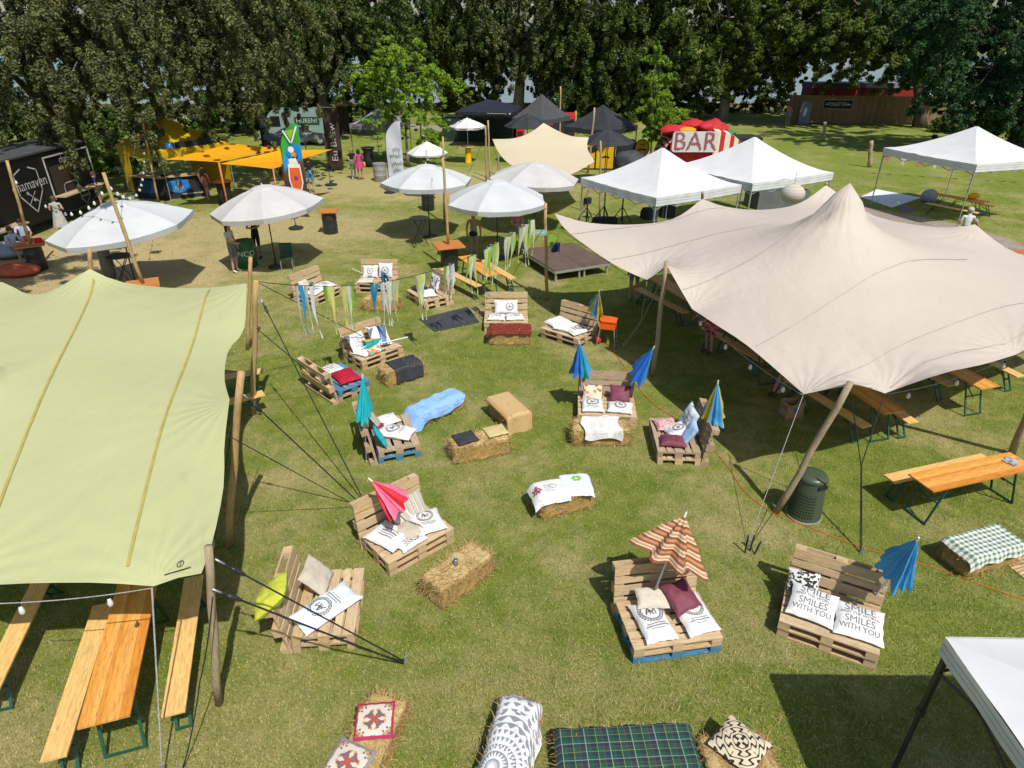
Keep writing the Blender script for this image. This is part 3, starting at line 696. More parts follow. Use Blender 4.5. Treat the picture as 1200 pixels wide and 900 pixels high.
a, b = xy(882, 215, 2.3), xy(977, 202, 2.3); gazebo("white peaked gazebo in front of the red bar sign, behind the other", a, b, 2.3, 3.55, M_WHITECANVAS, M_ALU, group=GG)
a, b = xy(1036, 173, 2.65), xy(1145, 193, 2.65); gazebo("white gazebo at the right with bunting and beer tables beneath", a, b, 2.65, 3.75, M_WHITECANVAS, M_GALV, group=GG)
a, b = (3.98, -.3), (3.98, 4.13); gazebo("white gazebo on black legs in the near right corner, partly in view", b, (8.4, 4.13), 2.3, 3.1, M_WHITECANVAS, M_BLACKMETAL, group=GG, val=.2, depth=-4.4) if False else gazebo("white gazebo on black legs in the near right corner, partly in view", (3.98, -.15), (8.3, -.15), 2.3, 3.15, M_WHITECANVAS, M_BLACKMETAL, group=GG, val=.2, depth=4.28)
GB = "dark pop-up gazebos by the water"
M_BLACKCANVAS = pm("black_canvas", (.028, .03, .036), (.038, .04, .046), scale=2, rough=.6, bump=.3, bscale=7)
M_NAVYCANVAS = pm("navy_canvas", (.014, .018, .032), (.02, .025, .04), scale=2, rough=.6, bump=.3, bscale=7)
M_CHARCOAL = pm("charcoal_canvas", (.075, .078, .082), (.055, .058, .062), scale=2, rough=.65, bump=.3, bscale=7)
M_GREYCANVAS = pm("grey_canvas", (.23, .24, .26), (.19, .2, .22), scale=2, rough=.7, bump=.3, bscale=6)
a, b = xy(533, 131, 2.3), xy(562, 137, 2.3)
g_navy = gazebo("dark navy gazebo with pale lettering standing over a black stall", (far(535, 131, 50)[0], 49), (far(602, 131, 49)[0], 48.4), 2.45, 3.1, M_NAVYCANVAS, M_BLACKMETAL, group=GB, val=.22, depth=4.0, curve=.95)
m = MB(); Mx = face_M((.2, -2.02, 2.36), (1, 0, 0), (0, 0, 1), .03); stroke(m, [(k*.09, .03*math.sin(k*2.1)) for k in range(16)], .03, Mx); disc(m, (1.6, 0), .07, Mx); m.obj("lettering", M_PALE, g_navy)
gazebo("tallest charcoal gazebo in front of the thick tree trunk", xy(600, 138, 2.35), xy(634, 141, 2.35), 2.35, 3.75, M_CHARCOAL, M_BLACKMETAL, group=GB, depth=3.4, curve=1.15)
gazebo("black peaked gazebo behind the yellow stall, right of the others", xy(662, 148, 2.3), xy(714, 153, 2.3), 2.3, 3.5, M_BLACKCANVAS, M_BLACKMETAL, group=GB, depth=3.3, curve=1.15)
gazebo("grey gazebo behind the light green young tree", xy(409, 145, 2.3), xy(452, 147, 2.3), 2.3, 3.25, M_GREYCANVAS, M_GALV, group=GB, depth=3.2)
gazebo("slate grey gazebo beside the grey-green van", (far(301, 145, 41)[0], 41.5), (far(330, 150, 40)[0], 39.8), 1.9, 2.45, M_GREYCANVAS, M_GALV, group=GB, depth=2.8)
M_YELLOW = pm("yellow_canvas", (.66, .43, .015), (.58, .37, .012), scale=2, rough=.65, bump=.25, bscale=6, trans=.12)
M_ORANGE = pm("orange_canvas", (.85, .40, .012), (.78, .36, .012), scale=2, rough=.6, trans=.2, bump=.2, bscale=5)
gy = gazebo("yellow gazebo with side walls and a blue badge behind the beer counter", xy(135, 169, 2.3), xy(186, 178, 2.3), 2.3, 3.55, M_YELLOW, M_GALV, val=.42, depth=3.6, curve=1.1)
L_ = 1.9
m = MB(); m.add([(-1.93, -1.8, .05), (-1.2, -1.8, .05), (-1.0, -1.8, 1.0), (-1.0, -1.8, 2.0), (1.85, -1.8, 2.0), (1.85, -1.8, 2.3), (-1.93, -1.8, 2.3)], [tuple(range(7))]); m.obj("side_wall", M_YELLOW, gy)
m = MB(); m.add([(-1.9, 1.78, .05), (1.87, 1.78, .05), (1.87, 1.78, 2.3), (-1.9, 1.78, 2.3)], [(0, 1, 2, 3)]); m.obj("added_back_wall", M_YELLOW, gy)  # wall added to block the bright lawn and darken the view through the tent

# ------------------------------------------------------------------ parasols
def parasol(label, c, rim_z, peak_z, r, mat, n=8, tilt=(0, 0), val=.16, polemat=None, base=True, group="garden parasols", yaw=0., pole_r=.022, ribs=True, pole_z0=0., printed=None):
    t = thing("parasol", label, "parasol", (c[0], c[1], 0), yaw, group)
    TM = Matrix.Translation((0, 0, peak_z)) @ Matrix.Rotation(tilt[0], 4, 'X') @ Matrix.Rotation(tilt[1], 4, 'Y') @ Matrix.Translation((0, 0, -peak_z))
    m = MB(); m.T = TM; rings = [(0.0, 0), (.12, .045), (.35, .22), (.6, .465), (.82, .735), (1, 1)]; sub = 4; vs = []
    for f, g_ in rings:
        for k in range(n*sub):
            i, w_ = divmod(k, sub); w_ /= sub; a0, a1 = 2*PI*i/n, 2*PI*(i+1)/n
            p = Vector((math.cos(a0), math.sin(a0), 0)).lerp(Vector((math.cos(a1), math.sin(a1), 0)), w_)*r*f
            p *= 1-.02*math.sin(PI*w_)*f
            p.z = peak_z-(peak_z-rim_z)*g_-.045*r*math.sin(PI*w_)*f*.5; vs.append(p)
    N = n*sub; m.add(vs, [(i*N+j, i*N+(j+1) % N, (i+1)*N+(j+1) % N, (i+1)*N+j) for i in range(len(rings)-1) for j in range(N)])
    can = m.obj("canopy", mat, t)
    cap = MB(); cap.T = TM; cap.lathe([(.34*r*.8, peak_z-(peak_z-rim_z)*.24+.012), (.2*r, peak_z-(peak_z-rim_z)*.1+.03), (.03, peak_z+.035), (.012, peak_z+.09), (.005, peak_z+.1)], n, cap=False); cap.obj("vent_cap", mat, t)
    v = MB(); v.T = TM; last = vs[-N:]; vv = []
    for k in range(2):
        for j, p in enumerate(last):
            q = p*1.0; gap = 1-.03*k
            vv.append((p.x*(1.004-.02*k), p.y*(1.004-.02*k), p.z-.001-val*k+(.012*math.sin(j*2.3) if k else 0)))
    v.add(vv, [(j, (j+1) % N, N+(j+1) % N, N+j) for j in range(N)]); v.obj("valance", mat, t)
    if ribs:
        for k in range(n):
            rb = MB(); rb.T = TM; a_ = 2*PI*k/n
            rb.beam((0, 0, peak_z-.08), (r*.985*math.cos(a_), r*.985*math.sin(a_), rim_z-.03), .018, .018)
            rb.beam((0, 0, peak_z-.65), (r*.5*math.cos(a_), r*.5*math.sin(a_), peak_z-.1-(peak_z-rim_z)*.47), .014, .014)
            rb.obj("rib", M_BLACKMETAL, t)
    p = MB(); p.tube([(0, 0, pole_z0), (0, 0, peak_z*.5), (0, 0, peak_z-.02)], pole_r, 10); p.obj("pole", polemat or M_BLACKMETAL, t, True)
    if base:
        q = MB(); q.lathe([(.26, 0), (.27, .02), (.25, .06), (.1, .08), (.045, .1), (.04, .32), (.03, .32)], 20); q.obj("base", M_BLACKMETAL, t, True)
    return t
def gxy(px, py): p = at(px, py); return (p.x, p.y)
parasol("white parasol over the green barrel and two standing people", gxy(324, 313), 2.12, 2.78, 1.86, M_PARASOLGREY, tilt=(0, R(-5)), yaw=.25)
parasol("white parasol at the far left beyond the lime tent", gxy(162, 341), 2.1, 2.78, 2.05, M_PARASOLWHITE, tilt=(0, R(-6)), yaw=.5)
parasol("white parasol over the black round bistro table", gxy(504, 277), 2.2, 2.78, 1.78, M_PARASOLWHITE, yaw=.3)
parasol("white parasol above the ribbon garland and orange benches", gxy(583, 302), 2.08, 2.76, 1.82, M_PARASOLWHITE, yaw=.45)
parasol("greige parasol tucked behind the white one in the middle", gxy(626, 270), 2.1, 2.72, 1.85, M_PARASOLGREY, yaw=.2, tilt=(0, R(3)))
parasol("small plain white parasol behind the pole topped with cable", gxy(504, 232), 2.15, 2.62, .98, M_WHITECANVAS, yaw=.1, val=.07)
p7 = parasol("small white parasol standing in the yellow bar table", gxy(549, 191), 2.2, 2.62, 1.12, M_WHITECANVAS, yaw=.1, val=.12, polemat=M_ALU, base=False)
m = MB()
for k in (1, 2, 5, 6): 
    Mx = face_M((1.11*math.cos(k*.785+.39+.1)*.95, 1.11*math.sin(k*.785+.39+.1)*.95, 2.14), (-math.sin(k*.785+.39+.1), math.cos(k*.785+.39+.1), 0), (0, 0, 1), .1)
    stroke(m, [(-.22+.055*q, .012*math.sin(q*2)) for q in range(9)], .045, Mx)
m.obj("lettering", M_BLACK, p7)
parasol("black parasol left of the sand tent's tip", (far(618, 145, 43)[0], 43), 2.2, 2.85, 1.45, M_BLACKCANVAS, val=.03, group="black parasols")
parasol("black parasol beside the yellow moustache stall", (far(711, 165, 36.5)[0], 36.5), 2.15, 2.75, 1.5, M_BLACKCANVAS, val=.03, group="black parasols")

# ------------------------------------------------------------------ orange shade sails on wooden posts
def sail(label, C, posts):
    o0 = Vector((C[0].x, C[0].y, 0)); t = thing("shade_sail", label, "shade sail", o0, 0, "orange shade sails"); m = MB()
    def f(u, v):
        p = C[0].lerp(C[1], u).lerp(C[3].lerp(C[2], u), v); s = math.sin(PI*u)*math.sin(PI*v)
        cx = sum((q for q in C), Vector())/4; p = p.lerp(cx, .05*(math.sin(PI*u)+math.sin(PI*v)-2*s)*.6); p.z -= .1*s+.0; return p-o0
    m.grid(14, 14, f); m.obj("cloth", M_ORANGE, t, True)
    for k in posts:
        b = MB(); q = C[k]-o0; b.tube([(q.x, q.y, 0), (q.x, q.y, C[k].z+.05)], .035, 8); b.obj("post", M_ORANGEBOARD, t, True)
sail("orange shade sail stretched in front, in full sun", A((257, 192, 2.2), (320, 198, 2.15), (390, 175, 2.3), (328, 176, 2.45)), (0, 1, 3))
sail("orange shade sail behind, dappled by tree shade", A((193, 187, 2.3), (256, 190, 2.15), (336, 174.5, 2.3), (272, 168, 2.5)), (1, 2))

# ------------------------------------------------------------------ black food truck with white lettering
tx, ty0, ty1, tz0, tz1 = -19.25, 21.0, 30.8, .42, 2.95
t = thing("food_truck", "black food truck with white lettering and shields under the tree", "food truck", (tx-1.15, 27, 0)); o0 = t.location
M_TRUCK = pm("black_truck_paint", (.006, .006, .007), (.01, .01, .011), scale=3, rough=.5, spec=.3)
m = MB(); m.box((0, -1.1, (tz0+tz1)/2), (2.3, ty1-ty0, tz1-tz0)); bx = m.obj("body", M_TRUCK, t)
m = MB(); m.box((0, -1.1, tz1+.03), (2.4, ty1-ty0+.1, .07)); m.obj("roof", M_CHARCOAL, t)
m = MB(); m.box((1.168, 2.3, 1.75), (.03, 2.6, 1.15)); m.obj("serving_hatch", pm("dark_interior", (.03, .024, .02), (.05, .035, .02), scale=2, rough=.9), t)
m = MB()
for a_, b_, c_, d_ in ((1.185, 2.3, 2.72, (.03, 3.1, .05)), (1.185, .75, 1.9, (.03, .05, 1.7)), (1.185, 3.85, 2.05, (.03, .05, 1.35))): m.box((a_, b_, c_), d_)
m.obj("hatch_frame", M_PALE, t)
m = MB(); m.box((1.4, 2.2, 1.16), (.5, 2.9, .05)); m.box((1.4, -3.0, .75), (.45, 2.4, .06)); m.obj("counter_shelf", M_OLDWOOD, t)
m = MB(); m.box((1.17, 2.2, .8), (.02, 2.5, .6)); m.obj("counter_panel", pm("navy_panel", (.012, .018, .03), rough=.6), t)
FX = lambda y, z, off=.01: face_M((1.155, y, z), (0, 1, 0), (0, 0, 1), off)
def shield(m, M, w, h, lw):
    stroke(m, [(-w*.18, h*.47), (-w/2, h*.38), (-w/2, -h*.08), (0, -h/2), (w/2, -h*.08), (w/2, h*.38), (w*.18, h*.47)], lw, M)
m = MB(); shield(m, FX(-.5, 1.72), 1.35, 1.75, .055); text_into(m, "chamaven", .56, FX(-.45, 1.92, .02), sx=.95)
for s in (-1, 1): stroke(m, [(-.28*s, -.3), (.22*s, .12)], .035, FX(-.5, 1.5))
m.obj("shield_lettering", M_PALE, t)
m = MB(); text_into(m, "chamaven", .38, FX(2.4, 2.5, .03), sx=.92); m.obj("hatch_lettering", M_PALE, t)
m = MB(); shield(m, FX(2.75, .78, .04), .62, .6, .03); text_into(m, "chamaven", .2, FX(2.75, .84, .06), sx=.9); m.obj("counter_lettering", M_PALE, t)
m = MB(); stroke(m, [(-.5, -.3), (-.5, .1), (-.35, .2), (.35, .2), (.5, .1), (.5, -.3)], .045, FX(2.0, 1.36, .05)); m.obj("menu_board_outline", M_PALE, t)
m = MB()
for k in range(4): m.box((1.19, 1.7+k*.45, 2.18), (.02, .3, .13))
m.obj("price_cards", pm("dull_yellow_card", (.35, .31, .1), rough=.7), t)
for y_ in (-3.6, 1.2):
    w_ = MB(); w_.T = Matrix.Translation((1.0, y_, .36)) @ Matrix.Rotation(PI/2, 4, 'Y'); w_.lathe([(.2, -.1), (.36, -.1), (.36, .1), (.2, .1), (.12, .06)], 20); w_.obj("wheel", M_TYRE, t, True)

# ------------------------------------------------------------------ grey-green van
vp = far(352, 166, 51); vp.z = 0
t = thing("van", "grey-green delivery van with a dark green name board on its side", "van", vp, R(4))
M_VAN = pm("grey_green_paint", (.24, .33, .32), (.21, .29, .285), scale=1, rough=.35, spec=.5)
m = MB(); prof = [(-2.7, .45), (-2.72, 1.0), (-2.35, 1.25), (-1.75, 2.2), (-1.5, 2.42), (2.6, 2.45), (2.7, 2.3), (2.72, .45)]
m.prism(prof, 2.0, Matrix(((1, 0, 0, 0), (0, 0, -1, 1), (0, 1, 0, 0), (0, 0, 0, 1)))); m.obj("body", M_VAN, t)
m = MB(); m.prism([(-1.95, 1.35), (-1.62, 2.05), (-1.0, 2.05), (-1.0, 1.35)], .02, Matrix(((1, 0, 0, 0), (0, 0, -1, -1.0), (0, 1, 0, 0), (0, 0, 0, 1)))); m.obj("side_window", pm("dark_glass", (.015, .018, .02), rough=.1, spec=.6), t)
m = MB(); m.prism([(-2.33, 1.27), (-1.77, 2.17), (-1.80, 2.19), (-2.37, 1.29)], 1.7, Matrix(((1, 0, 0, 0), (0, 0, -1, .85), (0, 1, 0, 0), (0, 0, 0, 1)))); m.obj("windscreen", pm("dark_glass", (.015, .018, .02), rough=.1), t)
m = MB(); m.box((.9, -1.012, 1.72), (1.75, .02, .52)); nb = m.obj("name_board", pm("bottle_green", (.008, .07, .035), rough=.5), t)
m = MB(); text_into(m, "HUREN?", .42, face_M((.9, -1.022, 1.72), (1, 0, 0), (0, 0, 1), .012), sx=1.0); m.obj("lettering", M_PALE, nb)
for x_ in (-1.75, 1.65):
    w_ = MB(); w_.T = Matrix.Translation((x_, -.92, .36)) @ Matrix.Rotation(PI/2, 4, 'X'); w_.lathe([(.22, -.11), (.36, -.09), (.36, .1), (.22, .11)], 22); wo = w_.obj("wheel", M_TYRE, t, True)
    w_ = MB(); w_.T = Matrix.Translation((x_, -1.03, .36)) @ Matrix.Rotation(PI/2, 4, 'X'); w_.lathe([(.05, .02), (.2, 0), (.215, -.02)], 16); w_.obj("rim", M_ALU, wo, True)
m = MB(); m.box((0, -1.0, .5), (5.3, .06, .16)); m.obj("bumper_trim", M_BLACKMETAL, t)
vp = far(400, 156, 57); vp.z = 0
t = thing("wooden_kiosk", "small tan roofed kiosk right of the leaning trunk", "kiosk", vp)
m = MB(); m.box((0, 0, 1.05), (1.2, 1.4, 2.1)); m.obj("wall", pm("dark_timber", (.05, .035, .025), rough=.8), t)
m = MB(); m.prism([(-.9, 2.1), (.8, 2.1), (1.0, 2.25), (-.6, 2.6), (-.9, 2.6)], 1.8, Matrix(((1, 0, 0, 0), (0, 0, -1, 1.2), (0, 1, 0, 0), (0, 0, 0, 1)))); m.obj("roof", pm("tan_roof", (.40, .27, .13), (.33, .22, .1), rough=.8), t)

# ------------------------------------------------------------------ wooden toilet screen with red units behind
P0, P1 = at(921, 143), at(1108, 147)
t = thing("plank_fence", "long brown wooden fence screening the red toilet units", "fence", P0, math.atan2(P1.y-P0.y, P1.x-P0.x)); L = (P1-P0).length
M_FENCE = wood("brown_fence_boards", [(.28, .18, .095), (.33, .215, .12), (.24, .15, .08)], (9, 9, 1), 2)
k = 0; x = 0; r = random.Random(4)
while x < L:
    w_ = min(3.55, L-x); m = MB(); n = int(w_/.147)
    for i in range(n): m.box((x+.147*(i+.5), r.uniform(-.008, .008), 1.18+r.uniform(-.015, .015)), (.142, .03, 2.3))
    m.obj("panel", M_FENCE, t); m = MB(); m.box((x+.02, .05, 1.2), (.09, .09, 2.42)); m.obj("post", M_OLDWOOD, t); x += 3.6; k += 1
for (pa, pb, lb) in ((950, 1004, "red toilet unit with grey roof behind the sign on the fence"), (1012, 1072, "red toilet unit with pale roof behind the right of the fence")):
    a_, b_ = far(pa, 116, 66.5), far(pb, 116, 66.5); c = (a_+b_)/2
    q = thing("toilet_unit", lb, "toilet unit", (c.x, 67.8, 0)); m = MB(); m.box((0, 0, 1.42), ((b_-a_).x, 2.3, 2.75)); m.obj("wall", pm("unit_red", (.26, .018, .016), (.2, .014, .012), rough=.6), q)
    m = MB(); m.box((0, 0, 3.0), ((b_-a_).x+.12, 2.5, .42)); m.obj("roof", M_CHARCOAL if pa < 1000 else M_GREYCANVAS, q)
D_ = P0.y; a_, b_ = far(961, 127, D_-.2), far(996, 116, D_-.2); c = (a_+b_)/2
t = thing("sign", "black toilet sign with white lettering fixed on the fence", "sign", (c.x, P0.y+(P1.y-P0.y)*(c.x-P0.x)/(P1.x-P0.x), c.z), math.atan2(P1.y-P0.y, P1.x-P0.x)); w_, h_ = (b_-a_).x, (b_-a_).z
m = MB(); m.box((0, -.09, 0), (w_, .03, h_)); m.obj("board", M_PALE, t); m = MB(); m.box((0, -.112, 0), (w_-.1, .02, h_-.1)); m.obj("face", M_BLACK, t)
m = MB(); Mx = face_M((0, -.125, 0), (1, 0, 0), (0, 0, 1), .006); text_into(m, "TOILETTEN", .42, Mx, sx=.82)
for s in (-1, 1): stroke(m, [(s*(w_/2-.42), 0), (s*(w_/2-.2), 0)], .07, Mx)
m.obj("lettering", M_WHITE, t)
c = at(940, 145); t = solo(MB().box((0, 0, .95), (1.0, .06, 1.85)), "poster_board", "blue-grey poster board leaning on the fence's left end", "poster", pm("blue_grey_poster", (.12, .16, .24), (.2, .24, .3), scale=2, rough=.6), (c.x, c.y-.25, 0), (R(-4), 0, 0))
m = MB(); poly2(m, [(-.2, -.3), (.05, -.35), (.15, .1), (.05, .45), (-.12, .3)], face_M((0, -.03, 1.0), (1, 0, 0), (0, 0, 1), .006)); m.obj("figure", M_WHITE, t)

# ------------------------------------------------------------------ the bar with its bulb letters
D_ = 38.; c = far(811, 190, D_); c.z = 0
t = thing("bar_stall", "red and white bar stall topped by a big BAR sign of bulb letters", "bar", c)
zt, zb = ztop(D_, 154), ztop(D_, 178); w_ = 2.5; h_ = zt-zb; zc = (zt+zb)/2
def rrect(w, h, r, k=5):
    out = []
    for cx, cy, a0 in ((w/2-r, h/2-r, 0), (-w/2+r, h/2-r, PI/2), (-w/2+r, -h/2+r, PI), (w/2-r, -h/2+r, 1.5*PI)):
        out += [(cx+r*math.cos(a0+PI/2*i/k), cy+r*math.sin(a0+PI/2*i/k)) for i in range(k+1)]
    return out
m = MB(); m.prism(rrect(w_, h_, .18), .1, face_M((0, 0, zc), (1, 0, 0), (0, 0, 1), 0)); sg = m.obj("sign_board", pm("pale_grey_board", (.60, .60, .59), (.54, .54, .53), scale=3, rough=.5), t)
m = MB(); text_into(m, "BAR", 1.36, face_M((0, 0, zc), (1, 0, 0), (0, 0, 1), .112), sx=.98); m.obj("lettering", pm("grey_letter", (.36, .25, .26), rough=.6), sg)
m = MB(); tv, tf = text_data("BAR", 1.36); Mx = face_M((0, 0, zc), (1, 0, 0), (0, 0, 1), .13)
cnt = 0; bvt = BVHTree.FromPolygons([Vector((v.x*.98, v.y, 0)) for v in tv], tf)
for iy in range(-7, 8):
    for ix in range(-16, 17):
        h = bvt.ray_cast(Vector((ix*.072, iy*.066, 1)), Vector((0, 0, -1)))
        if h[0] and cnt < 99 and (ix+iy) % 2 == 0: m.ball(Mx @ Vector((ix*.072, iy*.066, 0)), .034, 6, 4); cnt += 1
m.obj("letter_bulbs", pm("red_bulb", (.55, .03, .06), rough=.25), sg)
M_CREAM = pm("cream_fabric", (.72, .66, .5), (.66, .6, .45), rough=.7)
m = MB(); m.box((-.05, .35, .95), (2.7, .12, .75), mi=0); m.box((-.05, .3, .42), (2.6, .1, .5), mi=1); m.obj("counter_front", [M_DARKRED, M_ORANGEBOARD], t)
m = MB(); m.box((.1, 2.0, 1.1), (2.5, 2.6, 1.9)); m.obj("hut_body", M_DARKRED, t)
# striped curved roof cover
b = NB("red_cream_stripes"); u = b.sep(b.co("UV"))[0]; s_ = b.math('GREATER_THAN', b.math('FRACT', b.math('MULTIPLY', u, 5.)), .55)
M_STRIPE = b.fin(b.mix(s_, (.72, .65, .5), (.5, .03, .03)), .7)
m = MB(); m.grid(20, 12, lambda u, v: (1.1+1.9*math.sin(u*PI*.5), .1+3.0*v, 2.5-1.5*(u**1.8)+.1*math.sin(v*PI))); m.obj("striped_cover", M_STRIPE, t, True)
m = MB(); m.grid(20, 4, lambda u, v: (1.1+1.9*math.sin(u*PI*.5), .08+.02*math.sin(v*3), (2.5-1.5*(u**1.8))*(1-v)+.25*v)); m.obj("striped_end", M_STRIPE, t, True)
m = MB(); m.grid(20, 12, lambda u, v: (-.9-.7*math.sin(u*PI*.5), .6+2.4*v, 2.0-1.3*(u**1.6)+.1*math.sin(v*PI))); m.obj("striped_cover", M_STRIPE, t, True)
m = MB()
for (x, y, z, sx, sy, sz) in ((-.9, 1.2, 2.45, .9, .7, .28), (.2, 1.5, 2.62, .9, .8, .42), (1.2, 1.3, 2.55, 1.0, .7, .36), (.7, .9, 2.6, .5, .5, .36)): m.ball((x, y, z), 1, 20, 12, sc=(sx, sy, sz*.85))
m.v = [tuple(Vector(p)+Vector((.5, .5, 1))*(.22*mnoise.noise(Vector(p)*1.9)+.1*mnoise.noise(Vector(p)*4.5))) for p in m.v]
m.obj("red_cover", M_DARKRED, t, True)
m = MB(); m.ball((-.35, .8, 2.45), 1, 12, 6, sc=(.6, .4, .2)); m.obj("orange_cover", M_ORANGE, t, True)
m = MB(); m.ball((2.3, 2.2, 2.15), 1, 12, 6, sc=(.7, .4, .16)); m.obj("green_cover", pm("green_tarp", (.02, .25, .09), rough=.5), t, True)
t = thing("stall", "small black stall with a yellow panel just right of the bar", "stall", far(868, 190, 40)*Vector((1, 1, 0)), R(8))
m = MB(); m.box((0, 0, 1.0), (1.5, 1.5, 2.0)); m.obj("body", M_BLACKMATTE, t); m = MB(); m.box((.1, -.76, 1.4), (.8, .03, .75)); m.obj("panel", pm("sign_yellow", (.75, .46, .015), rough=.5), t)
m = MB(); poly2(m, [(-.2, -.1), (-.05, .15), (0, 0), (.12, .2), (.25, -.12), (.02, -.05)], face_M((.1, -.78, 1.4), (1, 0, 0), (0, 0, 1), .008)); m.obj("mark", M_BLACK, t)
M_SIGNY = pm("sign_yellow", (.75, .46, .015), rough=.5)
def moustache(m, c, s, M, mi=0):
    pts = [(0, .12), (.18, .2), (.4, .12), (.62, -.02), (.86, .06), (.72, -.12), (.42, -.2), (.16, -.12), (0, -.04)]
    poly2(m, [(c[0]+x*s, c[1]+y*s) for x, y in pts], M, mi); poly2(m, [(c[0]-x*s, c[1]+y*s) for x, y in pts][::-1], M, mi)
c = at(750, 198); t = thing("sign", "round yellow sign with a black moustache on thin legs", "sign", c); D_ = c.y; zt, zb = ztop(D_, 163), ztop(D_, 184); zc = (zt+zb)/2; rr = (zt-zb)/2
Mx = face_M((0, 0, zc), (1, 0, 0), (0, 0, 1), .02); m = MB(); m.prism([(rr*.9*math.cos(k*PI/16), rr*math.sin(k*PI/16)) for k in range(32)], .03, face_M((0, 0, zc), (1, 0, 0), (0, 0, 1), -.01)); m.obj("rim", M_BLACK, t)
m = MB(); disc(m, (0, 0), rr*.88, face_M((0, 0, zc), (1, 0, 0), (0, 0, 1), .026), rx=.9, n=32); m.obj("disc", M_SIGNY, t)
m = MB(); Mx = face_M((0, 0, zc), (1, 0, 0), (0, 0, 1), .032); moustache(m, (0, -rr*.15), rr*.72, Mx); stroke(m, [(-rr*.3+rr*.09*q, rr*.42+rr*.1*math.sin(q*2.2)) for q in range(8)], rr*.06, Mx); m.obj("moustache", M_BLACK, t)
for s in (-1, 1): q = MB(); q.tube([(s*.2, .02, 0), (s*.14, .02, zb+.2)], .018, 6); q.obj("leg", M_BLACKMETAL, t)
# yellow stall with moustache panels
c = at(708, 199); t = thing("stall", "yellow panelled moustache stall under the black parasol", "stall", c, R(-6)); D_ = c.y
m = MB(); m.box((-.4, .6, .85), (1.9, 1.2, 1.6)); m.obj("body", M_SIGNY, t)
m = MB()
for z_ in (.04, 1.62): m.box((-.4, -.02, z_), (1.96, .05, .08))
for x_ in (-1.36, -.55, .56): m.box((x_, -.02, .83), (.07, .05, 1.66))
m.obj("frame", M_BLACK, t)
m = MB(); Mx = face_M((-.5, -.0, .85), (1, 0, 0), (0, 0, 1), .02); moustache(m, (-.35, -.25), .36, Mx); moustache(m, (.55, -.1), .32, Mx)
poly2(m, [(-.75, .1), (-.6, .42), (-.1, .5), (.1, .3), (-.2, .12)], Mx); m.obj("moustache", M_BLACK, t)
m = MB(); m.box((1.2, .5, .82), (1.05, 1.1, 1.62)); m.obj("side_cabinet", M_BLACKMATTE, t)
c = at(737, 203); m = MB(); m.ball((0, 0, .62), 1, 26, 14, sc=(.95, .55, .62)); m.v = [tuple(Vector((p[0]*(1+.1*(p[2] > .3)*math.copysign(1, p[0])*0), p[1], p[2]))+Vector((p[0], p[1], p[2]-.5)).normalized()*(.16*mnoise.noise(Vector(p)*2.3)+.05*mnoise.noise(Vector(p)*6))) for p in m.v]
o = solo(m, "covered_bicycle", "dark blue-grey cover draped over a low cart beside the round yellow sign", "covered cart", pm("slate_cover", (.055, .062, .08), (.04, .045, .06), scale=2, bump=.6, bscale=5, rough=.7), (c.x, c.y, 0), smooth=True); o.name = "covered_cart"
# dark stalls under the black gazebos
def stall(label, px, py, w_, d_, h_, mat, accents=(), yaw=0):
    c = at(px, py); t = thing("stall", label, "stall", c, yaw); m = MB(); m.box((0, d_/2, h_/2), (w_, d_, h_)); m.obj("counter", mat, t); m = MB(); m.box((0, d_/2, h_+.03), (w_+.12, d_+.12, .06)); m.obj("top", M_BLACKMETAL, t)
    for (nm, x, z, ww, hh, mt) in accents: m = MB(); m.box((x, -.02, z), (ww, .03, hh)); m.obj(nm, mt, t)
    return t
M_REDB = pm("red_banner", (.62, .03, .03), (.5, .02, .02), rough=.6)
M_DKGREEN = pm("dark_green_wall", (.02, .035, .032), rough=.8)
stall("long dark green stall wall beneath the navy gazebo", 562, 166, 5.6, 1.2, 1.75, M_DKGREEN)
stall("stall with red patterned banner left of the sand tent", 608, 166, .9, .6, 2.1, M_REDB, (("banner_print", 0, 1.3, .35, .5, M_BLACK), ("banner_print", .1, .6, .4, .3, M_BLACK)))
stall("black counter with a bright red banner behind the sand tent", 655, 160, 2.6, .9, 1.15, M_BLACKMATTE, (("banner", -.9, 1.5, .8, 1.3, M_REDB), ("banner", .6, 1.55, 1.2, .5, M_REDB)))
# beer counters under the yellow gazebo
c1, c2 = at(197, 234), at(246, 229)
t = thing("bar_counter", "black beer counter with a bright blue badge panel", "bar counter", c1, math.atan2(c2.y-c1.y, c2.x-c1.x)); L = (c2-c1).length
M_BADGE = pm("badge_blue", (.02, .22, .62), (.015, .17, .5), scale=4, rough=.5)
m = MB(); m.box((L/2, .3, .52), (L, .6, 1.04)); m.obj("front", M_BLACKMATTE, t); m = MB(); m.box((L/2, .25, 1.07), (L+.1, .75, .06)); m.obj("counter_top", M_OLDWOOD, t)
Mx = face_M((.62, 0, .62), (1, 0, 0), (0, 0, 1), .012); m = MB(); poly2(m, [(-.5, -.2), (-.45, .22), (-.2, .3), (0, .38), (.2, .3), (.45, .24), (.5, -.15), (.2, -.3), (0, -.36), (-.25, -.3)], Mx); m.obj("badge", M_BADGE, t)
def cyclist(m, s, M):
    poly2(m, [(-.1*s, 0), (.02*s, .08*s), (.12*s, .3*s), (.05*s, .55*s), (-.08*s, .5*s), (-.16*s, .25*s)], M, 0); disc(m, (.03*s, .62*s), .13*s, M, 12)
    for x in (-.25, .28): ringm(m, (x*s, -.12*s), .11*s, .19*s, M, 14, 1)
m = MB(); Mx = face_M((.62, 0, .58), (1, 0, 0), (0, 0, 1), .02); cyclist(m, .42, Mx); m.obj("badge_figure", [M_WHITE, M_ORANGE], t)
